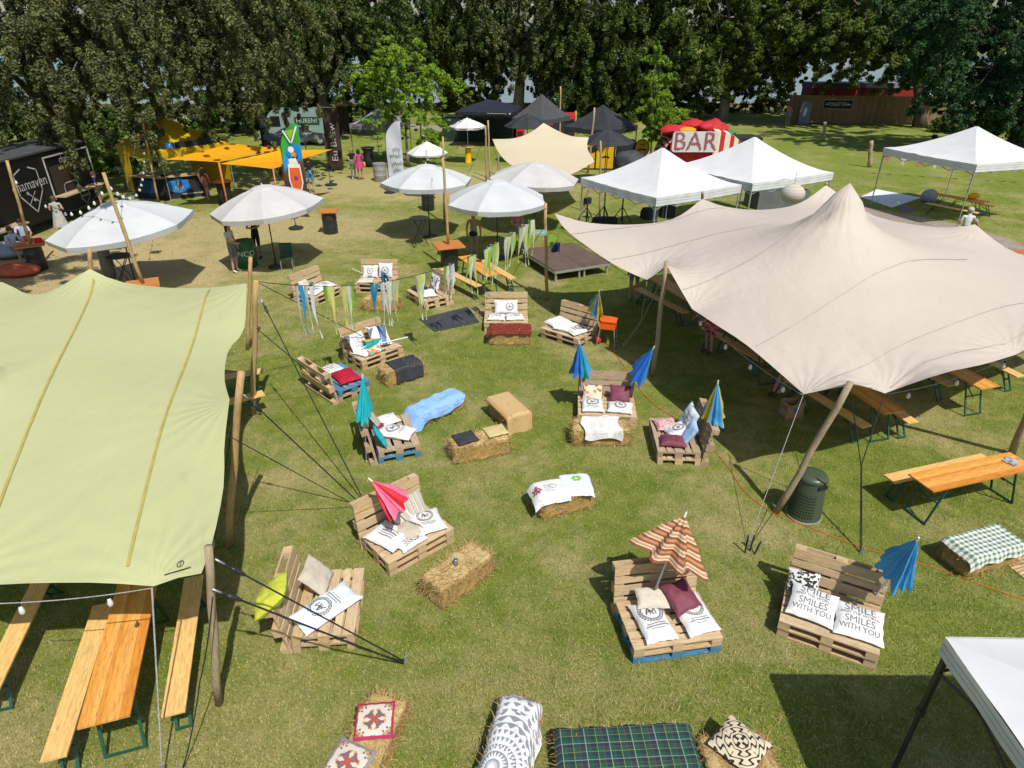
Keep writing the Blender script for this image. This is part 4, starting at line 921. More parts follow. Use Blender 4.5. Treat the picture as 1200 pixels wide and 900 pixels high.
m = MB(); Mx = face_M((1.1, 0, .2), (1, 0, 0), (0, 0, 1), .012); stroke(m, [(-.4+.055*q, .02*math.sin(q*2.4)) for q in range(18)], .045, Mx); m.obj("lettering", M_PALE, t)
c1, c2 = at(160, 232), at(197, 235)
t = thing("bar_counter", "black beer counter with a dull blue panel left of the badge counter", "bar counter", c1, math.atan2(c2.y-c1.y, c2.x-c1.x)); L = (c2-c1).length
m = MB(); m.box((L/2, .3, .52), (L-.06, .58, 1.04)); m.obj("front", M_BLACKMATTE, t); m = MB(); m.box((L/2, .25, 1.07), (L-.04, .7, .06)); m.obj("counter_top", M_OLDWOOD, t); m = MB(); m.box((L*.45, -.01, .6), (.85, .02, .62)); m.obj("panel", pm("dull_blue", (.015, .07, .2), rough=.6), t)
q = at(203, 168, 2.35); m = MB(); disc(m, (0, 0), .26, face_M((0, 0, 0), (1, 0.3, 0), (0, 0, 1), 0), rx=1.1); m.prism([(-.3, -.24), (.3, -.24), (.3, .24), (-.3, .24)], .03, face_M((0, 0, 0), (1, .3, 0), (0, 0, 1), -.04))
m2 = MB(); m2.box((-.0, 0, 0), (.01, .01, .01))
Lg = Vector(gy.location); badge = MB(); Mx = face_M((L_, .0, 2.42), (0, 1, 0), (0, 0, 1), .05); poly2(badge, [(-1.4, -.2), (-.9, -.2), (-.9, .2), (-1.4, .2)], Mx); badge.obj("badge", M_BADGE, gy); badge = MB(); Mx = face_M((L_, .0, 2.42), (0, 1, 0), (0, 0, 1), .06); cyclist(badge, .25, Mx @ Matrix.Translation((-1.15, -.04, 0))); badge.obj("badge_figure", [M_WHITE, M_ORANGE], gy)
badge = MB(); Mx = face_M((L_, .0, 2.42), (0, 1, 0), (0, 0, 1), .05); poly2(badge, [(-.88, -.2), (1.5, -.2), (1.5, .2), (-.88, .2)], Mx); badge.obj("dark_banner", M_BLACKMATTE, gy)

# ================================================================== STAGE, SOUND, POLES, FLAGS, TABLES
# stage of two decks
a, b_, c_ = at(650, 317, .42), at(716, 307, .42), at(621, 296, .42)
e = (b_-a); L = e.length; yaw = math.atan2(e.y, e.x); D2 = 2.6
t = thing("stage", "low brown stage deck on silver legs beside the big beige tent", "stage", (a.x, a.y, 0), yaw)
M_DECK = pm("brown_stage_ply", (.145, .10, .078), (.11, .075, .06), scale=3, rough=.6, bump=.15)
for k in range(2):
    m = MB(); m.box((L*(k+.5)/2, D2/2, .40), (L/2-.01, D2, .03)); d_ = m.obj("deck", M_DECK, t)
    m = MB(); x0, x1 = L*k/2+.005, L*(k+1)/2-.005
    for q in (((x0+x1)/2, .02, x1-x0, .05), ((x0+x1)/2, D2-.02, x1-x0, .05)): m.box((q[0], q[1], .34), (q[2], q[3], .09))
    for xx in (x0+.02, x1-.02): m.box((xx, D2/2, .34), (.045, D2-.09, .09))
    m.obj("edge_frame", M_ALU, t)
    for xx in (x0+.09, x1-.09):
        for yy in (.09, D2-.09): m = MB(); m.box((xx, yy, .15), (.06, .06, .3)); m.obj("leg", M_ALU, t)
# loudspeakers and stands under the white gazebo
def speaker(label, px, py, w_=.6, d_=.5, h_=.45, yaw=0., z=0.):
    c = at(px, py); t = thing("loudspeaker", label, "loudspeaker", (c.x, c.y, z), yaw); m = MB()
    m.prism([(-d_/2, 0), (d_/2, 0), (d_/2, h_*.55), (d_*.1, h_), (-d_/2, h_)], w_, Matrix(((0, 0, 1, -w_/2), (1, 0, 0, 0), (0, 1, 0, 0), (0, 0, 0, 1)))); m.obj("cabinet", M_BLACKMATTE, t)
    m = MB(); m.box((0, -d_/2-.006, h_*.48), (w_*.86, .015, h_*.8)); m.obj("grille", pm("navy_grille", (.02, .03, .05), rough=.6), t); return t
speaker("dark blue-fronted floor loudspeaker under the first white gazebo", 708, 268, .95, .6, .5, .1)
speaker("black amplifier case beside the front leg of the first white gazebo", 760, 256, .6, .5, .5, .3)
speaker("black equipment case behind the front gazebo leg, nearest the beige tent", 781, 254, .6, .4, .55, .2)
def stand(label, px, py, h_, yaw=0.):
    c = at(px, py); t = thing("tripod_stand", label, "tripod stand", c, yaw, "tripod stands under the white gazebo"); m = MB(); m.tube([(0, 0, .1), (0, 0, h_)], .03, 8); m.obj("pole", M_BLACKMETAL, t)
    for k in range(3):
        m = MB(); x, y = .55*math.cos(k*2.094+.5), .55*math.sin(k*2.094+.5); m.tube([(x, y, 0), (0, 0, .75)], .02, 6); m.tube([(x*.5, y*.5, .375), (0, 0, .3)], .012, 6); m.obj("leg", M_BLACKMETAL, t)
    m = MB(); m.box((0, 0, h_), (.3, .2, .25)); m.obj("head", M_BLACKMATTE, t)
stand("wide tripod stand right of the blue loudspeaker", 728, 263, 1.9)
stand("thin tripod stand just left of the blue loudspeaker", 707, 262, 2.0, .4)
stand("short black stand post at the left of the loudspeakers", 687, 263, 1.0, .8)

# ------------------------------------------------------------------ poles
def pole(label, base, top, r=.05, mat=None, name="tent_pole", group="wooden poles", cat="pole", ground=0., lean=None):
    B = at(*base, ground) if len(base) == 2 else Vector(base)
    if lean is not None: T = at(*top, lean)                      # a leaning pole: its top is at a known height
    else: T = far(*top, B.y)                                     # top in the plane of its foot
    d = T-B; t = MB(); k = 6
    pts = [d*(i/k)+Vector((.012*math.sin(i*2.1+B.x), .012*math.cos(i*1.7), 0)) for i in range(k+1)]
    t.tube(pts, [r*(1.05-.14*i/k) for i in range(k+1)], 9)
    return solo(t, name, label, cat, mat or M_POLE, B, group=group, smooth=True)
GP = "tent poles of the lime tent"; GP2 = "tent poles of the beige tent"; GL = "tall poles carrying cables"
pole("tallest wooden pole at the far right corner of the lime tent", (290, 410), (294, 301), .05, group=GP)
pole("wooden pole in front of the far corner pole of the lime tent", (296, 486), (300, 328), .055, group=GP)
pole("wooden pole at the middle of the lime tent's right edge", (267, 641), (282, 435), .055, group=GP)
pole("thick wooden pole at the near corner of the lime tent", (256, 826), (244, 640), .047, M_POLE2, group=GP)
pole("short wooden pole under the far peak of the lime tent", (112, 372), (105, 291), .06, group=GP)
pole("wooden pole holding the notch of the beige tent's left edge", (765, 441), (781, 307), .055, M_POLE2, group=GP2, lean=2.85)
pole("leaning weathered pole by the green bin", (910, 601), (997, 448), .055, M_POLE2, group=GP2, lean=2.62)
pole("leaning pole at the right edge behind the orange table", (1186, 532), (1240, 390), .065, M_POLE2, group=GP2, lean=2.85)
pole("upright pole at the far tip of the beige tent by the stage", (641, 352), (639, 238), .05, group=GP2)
pole("pole at the beige tent's back edge beside the white gazebo", (824, 292), (823, 226), .05, M_POLE2, group=GP2, lean=3.0)
pole("pole behind the beige tent under its small back cone", (966, 268), (968, 215), .05, M_POLE2, group=GP2, lean=3.05)
pole("pole at the beige tent's far right corner near the man in the cap", (1150, 318), (1144, 258), .05, M_POLE2, group=GP2, lean=3.05)
pole("tall centre pole lifting the high peak of the beige tent", (pk.x, pk.y, 0), (995, 221), .06, M_POLE2, group=GP2)
pole("leaning cable pole in front of the yellow gazebo", (186, 239), (165, 132), .05, group=GL)
pole("pole with cables rising in the middle of the small white parasol", (521, 262), (519, 160), .045, group=GL)
pole("cable pole beside the small white parasol, left of it", (493, 192), (493, 131), .05, group=GL)
pole("left of two dark poles by the sand tent's left corner", (570, 213), (569, 147), .05, M_POLE2, group=GL)
pole("right of two poles by the sand tent's left corner", (574, 209), (572, 141), .05, group=GL)
pole("short pole right at the sand tent's left corner", (584, 206), (584, 168), .05, M_POLE2, group=GL)
pole("pole standing in front of the tallest charcoal gazebo", (656, 164), (657, 101), .06, group=GL)
pole("pole left of the black peaked gazebo with a dark tip", (673, 172), (675, 130), .07, group=GL)
pole("pale slanting pole in front of the black peaked gazebo", (689, 203), (697, 126), .06, M_POLE2, group=GL)
pole("pale pole standing before the yellow moustache stall", (703, 254), (704, 165), .045, M_POLE2, group=GL)
pole("dark slanting pole at the left of the first white gazebo", (677, 263), (692, 215), .045, M_POLE2, group=GL)
pole("thin pole rising above the grey gazebo in the trees", (431, 152), (429, 95), .05, group=GL)
for px, py, top, lb in ((965, 165, 143, "short grey wooden post alone on the far lawn, left of the two"), (1019, 196, 165, "thick pale wooden post on the lawn by the bunting gazebo")):
    pole(lb, (px, py), (px+2, top), .13, M_POLE2, "post", "posts on the far lawn", "post")

# ------------------------------------------------------------------ barrels and bar tables
M_DRUM = pm("black_drum", (.02, .02, .021), (.032, .032, .033), scale=6, rough=.4, spec=.5)
def barrel(label, c, yaw=0., top=None, mat=None, h_=.88, r=.29, zz=0., name="barrel", group="oil drum bar tables", topsize=.85):
    t = thing(name, label, "barrel", (c[0], c[1], zz), yaw, group); m = MB()
    pr = [(r*.96, 0), (r, .02)]
    for k in (1, 2): z = h_*k/3; pr += [(r, z-.035), (r*1.05, z), (r, z+.035)]
    pr += [(r, h_-.03), (r*1.03, h_-.015), (r*1.03, h_), (r*.93, h_-.01)]
    m.lathe(pr, 24); m.obj("drum", mat or M_DRUM, t, True)
    if top: m = MB(); m.box((0, 0, h_+.02), (topsize, topsize, .036)); m.obj("table_top", top, t)
    return t
def far_xy(px, py): p = at(px, py); return (p.x, p.y)
b1 = barrel("black drum with square orange top beside the parasol, without a pole", far_xy(388, 273), .1, M_ORANGEBOARD, topsize=.72)
b2 = barrel("black drum with orange top and a tall pole at the left edge", far_xy(46, 316), .55, M_ORANGEBOARD)
b3 = barrel("black drum with orange top and tall pole by the orange benches", far_xy(527, 317), .35, M_ORANGEBOARD, topsize=.95)
b4 = barrel("black drum standing behind the round bistro table, no top", far_xy(502, 246), .2, None, h_=1.0)
P = Vector((b3.location.x, b3.location.y, .92)); pole("tall pole rising from the orange drum table by the benches", P, (519, 185), .045, group=GL)
P = Vector((b2.location.x, b2.location.y, .92)); pole("tall pole rising from the orange drum table at the left edge", P, (8, 188), .05, group=GL)
c = at(167, 332, .92); b5 = barrel("black drum with orange top half hidden behind the lime tent", (c.x, c.y), .5, M_ORANGEBOARD)
P = Vector((c.x, c.y, .92)); pole("tall slanting pole in front of the far left white parasol", P, (121, 202), .05, group=GL)
M_GREENDRUM = pm("green_drum", (.008, .13, .045), (.01, .1, .035), rough=.35, spec=.5)
bg_ = barrel("bright green drum with white lettering under the parasol", far_xy(291, 312), 0, None, M_GREENDRUM, h_=.92, r=.33, group="drums")
m = MB(); vs, fs = text_data("VENCO", .26)
m.add([Vector((.345*math.sin(v.x*1.05/.345+.0), -.345*math.cos(v.x*1.05/.345), .52+v.y)) for v in vs], fs); m.obj("lettering", M_WHITE, bg_)
barrel("grey metal drum near the white script flag", far_xy(446, 212), 0, None, M_GALV, h_=.95, r=.36, group="drums")
for px, py, lb in ((150, 338, "black round bistro table between the parasol and lime tent"), (493, 288, "black round folding bistro table under the parasol"), (329, 200, "small brown round bistro table left of the green flag")):
    c = at(px, py); t = thing("bistro_table", lb, "bistro table", c, .3, "round bistro tables"); m = MB(); m.lathe([(.34, 1.05), (.36, 1.06), (.36, 1.085), (.34, 1.09)], 26); m.obj("table_top", M_BLACKMETAL if px != 329 else M_ORANGEBOARD, t)
    for s in (-1, 1):
        m = MB()
        for y_ in (-.2, .2): m.tube([(-.3*s, y_, 0), (.22*s, y_, 1.05)], .014, 6)
        m.tube([(-.3*s, -.2, .02), (-.3*s, .2, .02)], .012, 6); m.obj("leg_frame", M_BLACKMETAL, t)
c = at(433, 195); t = thing("bar_table", "high bar table under a tight black cover behind the two women", "bar table", c); m = MB(); m.lathe([(.36, 0), (.28, .5), (.3, .9), (.4, 1.08)], 16); m.obj("cover", M_BLACKMATTE, t, True); m = MB(); m.lathe([(.42, 1.08), (.43, 1.1), (.42, 1.12)], 20); m.obj("table_top", M_BLACKMETAL, t)
c = at(266, 240); t = thing("bar_table", "high bar table under a black cover below the orange sail", "bar table", c); m = MB(); m.lathe([(.36, 0), (.3, .5), (.32, .9), (.4, 1.08)], 16); m.obj("cover", M_BLACKMATTE, t, True); m = MB(); m.lathe([(.42, 1.08), (.43, 1.1), (.42, 1.12)], 20); m.obj("table_top", M_ORANGEBOARD, t)
t = thing("bar_table", "yellow drum bar table with pale round top and parasol", "bar table", p7.location, 0); m = MB(); m.lathe([(.24, 0), (.2, .05), (.18, .9), (.2, .98)], 18); m.obj("stem", pm("yellow_plastic", (.78, .42, .01), rough=.35), t, True); m = MB(); m.lathe([(.42, .98), (.44, 1.0), (.42, 1.03)], 22); m.obj("table_top", M_BENCH, t)
# litter bin
c = at(941, 603); t = thing("litter_bin", "dark green perforated litter bin beside the leaning pole", "bin", c, .3)
b = NB("perforated_green"); uv = b.sep(b.co("UV")); fx = b.math('FRACT', b.math('MULTIPLY', uv[0], 40.)); fy = b.math('FRACT', b.math('MULTIPLY', uv[1], 13.))
hole = b.math('MULTIPLY', b.math('MULTIPLY', b.math('GREATER_THAN', fx, .3), b.math('GREATER_THAN', fy, .45)), b.math('MULTIPLY', b.math('GREATER_THAN', uv[1], .08), b.math('LESS_THAN', uv[1], .74)))
hole = b.math('MULTIPLY', hole, b.math('LESS_THAN', uv[0], .84))
M_PERF = b.fin(b.mix(hole, (.06, .085, .05), (.008, .012, .008)), .5, .4)
m = MB(); m.grid(48, 8, lambda u, v: ((.275-.05*v)*math.cos(u*2*PI+.8-PI/2), (.275-.05*v)*math.sin(u*2*PI+.8-PI/2), .03+.72*v)); m.obj("body", M_PERF, t, True)
m = MB(); m.lathe([(.225, .75), (.235, .765), (.235, .81), (.2, .85), (.1, .868), (.01, .872)], 30); m.obj("lid", pm("bin_green", (.06, .085, .05), rough=.4, spec=.5), t, True)
m = MB(); m.box((.02, -.236, .72), (.17, .02, .06)); m.obj("slot", M_BLACK, t); m = MB(); m.lathe([(.285, 0), (.29, .03), (.275, .035)], 30); m.obj("rim", M_GALV, t)
m = MB(); m.tube([(-.06, -.12, .865), (-.05, -.2, .87), (.02, -.24, .83), (.05, -.245, .76)], .008, 6); m.obj("handle", M_BLACKMETAL, t)
# orange cooler on a stand
c = at(711, 404); t = thing("fire_bowl_stand", "small orange box on a thin metal stand by the pallet sofa", "stand", c, -.3); m = MB()
m.prism([(-.2, -.17), (.2, -.17), (.2, .17), (-.2, .17)], .2, Matrix.Translation((0, 0, .5))); m.obj("box", pm("orange_plastic", (.85, .13, .012), (.75, .1, .01), rough=.4), t); m = MB(); m.box((0, 0, .715), (.44, .38, .03)); m.obj("lid", pm("orange_plastic", (.85, .13, .012), rough=.4), t)
for x in (-.18, .18):
    for y in (-.15, .15): m = MB(); m.tube([(x*1.35, y*1.35, 0), (x, y, .5)], .012, 6); m.obj("leg", M_GALV, t)
m = MB(); m.ball((-.24, -.02, .11), .09, 10, 6, sc=(1, 1, 1.1)); m.obj("gas_bottle", M_DARKRED, t, True)
t.name = "cool_box_stand"
# stakes by the guy rope
c = at(873, 648); 
for k, (dx, dy, ln) in enumerate(((0, 0, "tall"), (.09, .05, "slanted"), (.14, -.03, "shorter"))):
    m = MB(); m.tube([(0, 0, 0), (.03*k, .02, .34-.05*k)], .014, 6); m.tube([(.03*k-.03, .02, .31-.05*k), (.03*k+.03, .02, .31-.05*k)], .008, 5)
    solo(m, "ground_stake", "%s dark iron stake in the bare patch where the guy rope ends" % ln, "stake", M_BLACKMETAL, c+Vector((dx, dy, 0)), group="iron ground stakes")
# paper bag
c = at(926, 487); t = thing("paper_bag", "brown paper bag with blue print in the shade near a bench", "bag", c, .25); m = MB()
m.grid(16, 6, lambda u, v: ((.2+.02*math.sin(v*9))*max(-1, min(1, 1.5*math.cos(u*2*PI))), (.13+.01*math.sin(v*7))*max(-1, min(1, 1.5*math.sin(u*2*PI))), .36*v+.02*math.sin(u*25)*v)); m.obj("sack", pm("kraft_paper", (.40, .27, .16), (.33, .22, .13), bump=.4, bscale=12), t)
m = MB(); disc(m, (0, 0), .055, face_M((.02, -.14, .2), (1, 0, 0), (0, 0, 1), .008), 14); m.obj("print", M_BADGE, t)
m = MB(); m.grid(10, 5, lambda u, v: (.18+.1*math.cos(u*6.28)*(1-.2*v), .02+.07*math.sin(u*6.28), .32*v)); solo(m, "plastic_bag", "pale bluish bag beside the brown paper bag", "bag", pm("pale_plastic", (.45, .48, .56), (.36, .4, .48), bump=.5, bscale=12), (c.x+.06, c.y+.05, 0), (0, 0, .3))
# grey vertical covered heater behind lime tent, green chair in the parasol shade
c = at(134, 338); t = thing("covered_post", "folded parasol in a grey cover standing behind the lime tent", "folded parasol", c, 0); m = MB(); m.lathe([(.16, .35), (.2, .7), (.17, 1.3), (.1, 1.6), (.05, 1.68)], 14); m.obj("cover", pm("taupe_cover", (.17, .155, .14), (.13, .12, .11), bump=.5, bscale=8), t, True); m = MB(); m.tube([(0, 0, 0), (0, 0, .4)], .03, 8); m.obj("pole", M_POLE2, t)
c = at(338, 316); t = thing("folding_chair", "clear green plastic folding chair in the parasol's shade", "chair", c, .2); MG = pm("green_plastic", (.03, .09, .06), rough=.35)
m = MB(); m.box((0, 0, .44), (.42, .4, .03)); m.obj("seat", MG, t); m = MB(); m.box((0, .2, .68), (.42, .03, .42)); m.obj("backrest", MG, t)
for x in (-.19, .19):
    for y in (-.18, .18): m = MB(); m.tube([(x, y*1.2, 0), (x, y, .43)], .014, 6); m.obj("leg", M_GALV, t)

# ------------------------------------------------------------------ beach flags
def beach_flag(label, base, ztop_, w_, mat, face=0., z0=.45, name="beach_flag", curve=True):
    t = thing(name, label, "flag", base, face, "feather flags"); m = MB(); H = ztop_
    pts = [(0, 0, 0), (0, 0, H*.6), (.0, 0, H*.8), (w_*.25, 0, H*.94), (w_*.75, 0, H)] if curve else [(0, 0, 0), (0, 0, H)]
    m.tube([Vector(p) for p in pts], .02, 7); m.obj("pole", M_BLACKMETAL, t)
    m = MB(); m.lathe([(.3, 0), (.3, .05), (.1, .08), (.04, .12)], 18); m.obj("base", M_BLACKMATTE, t)
    def f(u, v):
        z = z0+(H-z0)*v; top = H if u > .7 or not curve else H*(.78+.22*min(1, (u/.7))**.55)
        z = z0+(top-z0)*v; return (w_*u+.015, .03*math.sin(u*5+v*7)-.01, z)
    m = MB(); m.grid(12, 30, f); o = m.obj("banner", mat, t, True)
    return t, o
def band_mat(name, stops):
    b = NB(name); v = b.sep(b.co("UV"))[1]; u = b.sep(b.co("UV"))[0]
    return b, u, v
b, u, v = band_mat("green_blue_flag", 0)
c_ = b.ramp(v, [(0, (.07, .05, .05)), (.35, (.045, .035, .035)), (.58, (.13, .07, .04)), (.625, (.02, .28, .62)), (.775, (.02, .28, .62)), (.785, (.04, .33, .05))], 'LINEAR')
M_FLAG1 = b.fin(c_, .6)
cb = at(342, 255); t, o = beach_flag("tall feather flag with green top, blue badge and red shield", cb, ztop(cb.y, 145), .86, M_FLAG1, z0=.25); H = ztop(cb.y, 145); Mx = face_M((.47, -.05, 0), (1, 0, 0), (0, 0, 1), .01)
FM = [M_WHITE, pm("lime_print", (.25, .55, .02), rough=.6), M_BADGE, M_ORANGE, pm("orange_red_print", (.75, .12, .03), rough=.6), pm("purple_print", (.2, .06, .2), rough=.6)]
m = MB(); stroke(m, [(-.25, H*.93), (.02, H*.8), (.32, H*.97)], .07, Mx, 0); poly2(m, [(-.18, H*.93), (.02, H*.84), (.22, H*.95)], Mx, 1); m.obj("flag_chevron", FM, o)
m = MB(); disc(m, (.0, H*.715), .26, Mx, 20, 2); disc(m, (-.03, H*.74), .13, Mx, 14, 0, z=.004); disc(m, (.05, H*.69), .1, Mx, 12, 3, z=.008); m.obj("flag_badge", FM, o)
Ms = Mx @ Matrix.Translation((0, H*.17, 0))
m = MB(); poly2(m, [(-.26, H*.42), (.26, H*.42), (.3, H*.22), (.15, H*.1), (0, H*.06), (-.2, H*.12), (-.3, H*.25)], Ms, 0); poly2(m, [(-.21, H*.38), (.21, H*.38), (.25, H*.22), (.12, H*.12), (0, H*.09), (-.16, H*.13), (-.25, H*.25)], Ms, 4, .004); disc(m, (.02, H*.27), .09, Ms, 12, 5, z=.01); poly2(m, [(-.2, H*.47), (.1, H*.5), (.2, H*.42), (-.2, H*.42)], Ms, 0); m.obj("flag_shield", FM, o)
M_BROWN = pm("brown_flag_cloth", (.055, .03, .024), (.042, .024, .02), scale=2, rough=.7)
cb = at(386, 200); t, o = beach_flag("tall dark brown banner flag with white lettering running up it", cb, ztop(cb.y, 126), .88, M_BROWN, z0=.1, curve=False)
m = MB(); Mx = face_M((.48, -.05, ztop(cb.y, 126)*.46), (0, 0, 1), (-1, 0, 0), .012); text_into(m, "Eu Brew", .5, Mx, sx=1.25); m.obj("lettering", M_PALE, t)
M_FLAGW = pm("pale_flag_cloth", (.62, .64, .72), (.56, .58, .66), scale=2, rough=.7, trans=.2)
cb = at(457, 226); t, o = beach_flag("tall pale feather flag with grey handwriting by the young tree", cb, ztop(cb.y, 142), .78, M_FLAGW, z0=.85)
m = MB(); Mx = face_M((.4, -.05, 0), (1, 0, 0), (0, 0, 1), .012); H = ztop(cb.y, 142); r = random.Random(5)
for (z_, x0, n_) in ((.62, -.1, 5), (.53, -.25, 7), (.42, -.18, 7), (.33, -.12, 5)):
    stroke(m, [(x0+q*.028, H*z_+.085*math.sin(q*1.9+r.random())*(1.5 if q % 5 == 2 else .7)) for q in range(n_*3)], .016, Mx)
m.obj("handwriting", pm("slate_ink", (.08, .09, .14), rough=.7), t)
cb = at(312, 196); t, o = beach_flag("narrow dark feather flag with a blue top behind the orange sail", cb, ztop(cb.y, 129), .5, None or band_mat("dark_blue_flag", 0)[0].fin((.02, .03, .05)), z0=.4)
Mx = face_M((.26, -.05, 0), (1, 0, 0), (0, 0, 1), .012); H = ztop(cb.y, 129)
m = MB(); poly2(m, [(-.2, H*.7), (.22, H*.7), (.22, H*.93), (-.15, H*.88)], Mx, 0); disc(m, (0, H*.79), .12, Mx, 12, 1, z=.004); m.obj("flag_badge", [M_BADGE, M_ORANGE], o)
m = MB(); disc(m, (.0, H*.4), .17, Mx, 12, 0); m.obj("flag_mark", M_DARKRED, o)
cb = at(388, 217); m = MB(); m.tube([(0, 0, 0), (-.06, 0, 1.6)], .018, 6); m.lathe([(.34, 0), (.34, .05), (.1, .09), (.05, .16)], 18); solo(m, "flag_stand", "empty black flag stand with a thin rod beside the brown banner", "flag stand", M_BLACKMATTE, cb, group="flag stands")
cb = at(347, 268); m = MB(); m.tube([(0, 0, 0), (0, 0, .4)], .018, 6); m.lathe([(.3, 0), (.3, .06), (.1, .09), (.05, .16)], 18); solo(m, "flag_stand", "round black stand foot left of the orange drum table", "flag stand", M_BLACKMATTE, cb, group="flag stands")

# ------------------------------------------------------------------ beer tables and benches
def beer_set(kind):
    top_w, h_, L = (.5, .765, 2.2) if kind == "table" else (.25, .475, 2.2)
    mt = M_TABLE if kind == "table" else M_BENCH
    t = thing("beer_table" if kind == "table" else "beer_bench", "x", "table" if kind == "table" else "bench")
    m = MB()
    if kind == "table":
        for k in range(9): m.box((L/2, top_w*(k+.5)/9, h_-.014), (L, top_w/9-.0006, .028))
    else:
        for k in range(2): m.box((L/2, top_w*(k+.5)/2, h_-.014), (L, top_w/2-.0015, .028))
    m.obj("top", mt, t)
    for x0, dx in ((.38, -.24), (L-.38, .24)):
        m = MB()
        for y in (.05, top_w-.05): m.beam((x0, y, h_-.04), (x0+dx, y, .015), .034, .02)
        m.beam((x0+dx*.97, .03, .03), (x0+dx*.97, top_w-.03, .03), .02, .03); m.beam((x0+dx*.45, .05, h_*.55), (x0+dx*.45, top_w-.05, h_*.55), .018, .025)
        m.beam((x0+dx*.5, top_w/2, h_*.5), (x0+(.35 if dx < 0 else -.35), top_w/2, h_-.04), .014, .018); m.obj("leg_frame", M_GREENLEG, t)
    return t
PROTO = {"table": beer_set("table"), "bench": beer_set("bench")}; _used = set()
def put(kind, label, p, q, group, end="start"):
    """p, q: pixels of the two corners of the NEAR short end's long side: p = corner at the end, q = a further point along the same long side"""
    z = .765 if kind == "table" else .475; P, Q = at(*p, z), at(*q, z); d = (Q-P); yaw = math.atan2(d.y, d.x)
    src = PROTO[kind]
    if kind not in _used:
        _used.add(kind); src.location = (P.x, P.y, 0); src.rotation_euler = (0, 0, yaw); tag(src, label, None, group); return src
    return dup(src, (P.x, P.y, 0), yaw, label, group)
GT, GN = "beer tables", "beer benches"
# the side running y = 0 is on the right-hand side of the direction p->q seen from above... the top lies to the left of it
put("table", "varnished orange beer table sticking out from under the lime tent", (152, 838), (183, 690), GT)
put("bench", "pale beer bench left of the varnished table under the lime tent", (78, 885), (134, 702), GN)
put("bench", "pale beer bench right of the varnished table, next to the thick pole", (217, 833), (238, 676), GN)
put("bench", "beer bench at the far left edge, half under the lime tent", (-3, 812), (57, 684), GN)
put("bench", "beer bench poking out beyond the middle poles of the lime tent", (308, 431), (240, 442), GN)
put("bench", "second beer bench poking out by the middle poles, nearer the camera", (307, 457), (240, 474), GN)
put("table", "orange beer table alone on the sunny lawn at the right edge", (1094, 576), (1200, 552), GT)
put("bench", "bench behind the orange table on the sunny lawn at the right", (1049, 566), (1160, 541), GN)
put("bench", "bench coming out of the beige tent right behind the paper bag", (1022, 498), (957, 459), GN)
put("table", "beer table whose end shows under the beige tent by the leaning pole", (1062, 481), (1010, 447), GT)
put("bench", "bench just right of the table end under the beige tent", (1077, 494), (1030, 462), GN)
put("bench", "bench in deep shade left of the paper bag, below the tent edge", (901, 422), (850, 393), GN)
put("table", "beer table in deep shade beyond the bench, behind the floral dress", (922, 418), (868, 380), GT)
put("bench", "bench in the shade at the notch of the beige tent", (808, 365), (766, 344), GN)
put("table", "beer table in the shade under the beige tent's notch", (826, 352), (780, 325), GT)
put("bench", "bench whose pale end shows under the right part of the beige tent", (1121, 450), (1075, 428), GN)
put("table", "beer table in shade under the right part of the beige tent", (1172, 452), (1110, 420), GT)
put("bench", "reddish bench in the shade at the right frame edge under the tent", (1202, 440), (1158, 419), GN)
put("table", "beer table with a dark phone behind the ribbons", (587, 321), (546, 294), GT)
put("bench", "orange bench nearer the pallet sofas, below the ribbons", (565, 334), (517, 311), GN)
put("bench", "orange bench between the ribbon table and the stage", (606, 326), (566, 302), GN)
put("bench", "bench in front of the table under the bunting gazebo", (1148, 249), (1087, 237), GN)
put("table", "beer table with bags under the bunting gazebo", (1160, 236), (1098, 226), GT)
put("bench", "bench behind the table under the bunting gazebo", (1169, 242), (1120, 231), GN)
q = at(1184, 542, .77); m = MB(); m.box((0, 0, .008), (.14, .2, .012)); m.box((.07, .02, .016), (.13, .18, .008), Matrix.Rotation(.3, 3, 'Z')); solo(m, "leaflets", "two overlapping dark leaflets lying on the sunny orange table", "leaflets", pm("leaflet", (.1, .11, .16), (.5, .5, .52), scale=14, rough=.4), q, (0, 0, .5))
q = at(561, 306, .77); solo(MB().box((0, 0, .008), (.2, .13, .014)), "tablet", "dark flat phone lying on the table behind the ribbons", "phone", M_BLACKMETAL, q, (0, 0, -.4)).name = "phone"
# blanket and things by the bunting gazebo
def flat_cloth(name, label, cat, P, mat, thick=.012, amp=.01, n=20, group=None, z=0.):
    """cloth lying on level z through four corner pixels, with small wrinkles"""
    C = [at(*p, z) for p in P]; o0 = sum(C, Vector())/4; m = MB()
    def top(u, v):
        p = C[0].lerp(C[1], u).lerp(C[3].lerp(C[2], u), v); w_ = mnoise.noise(p*3.1)*.5+mnoise.noise(p*7)*.3
        return p-o0+Vector((0, 0, thick+amp*(w_+.6)*min(1, 8*min(u, 1-u, v, 1-v)+.2)))
    m.grid(n, n, top); m.grid(n, n, lambda u, v: top(1-u, v)*1-Vector((0, 0, thick*.8)))
    return solo(m, name, label, cat, mat, o0, group=group, smooth=True)
flat_cloth("tarpaulin", "white groundsheet on the grass under the bunting gazebo", "groundsheet", [(1008, 231), (1045, 243.5), (1079, 232), (1028, 222)], pm("white_sheet", (.74, .77, .82), (.68, .71, .77), rough=.6))
flat_cloth("rug", "small reddish patterned rug beside the white groundsheet", "rug", [(1050, 243), (1058, 248), (1073, 246), (1062, 241)], pm("reddish_rug", (.3, .13, .16), (.1, .12, .25), scale=9, rough=.9))
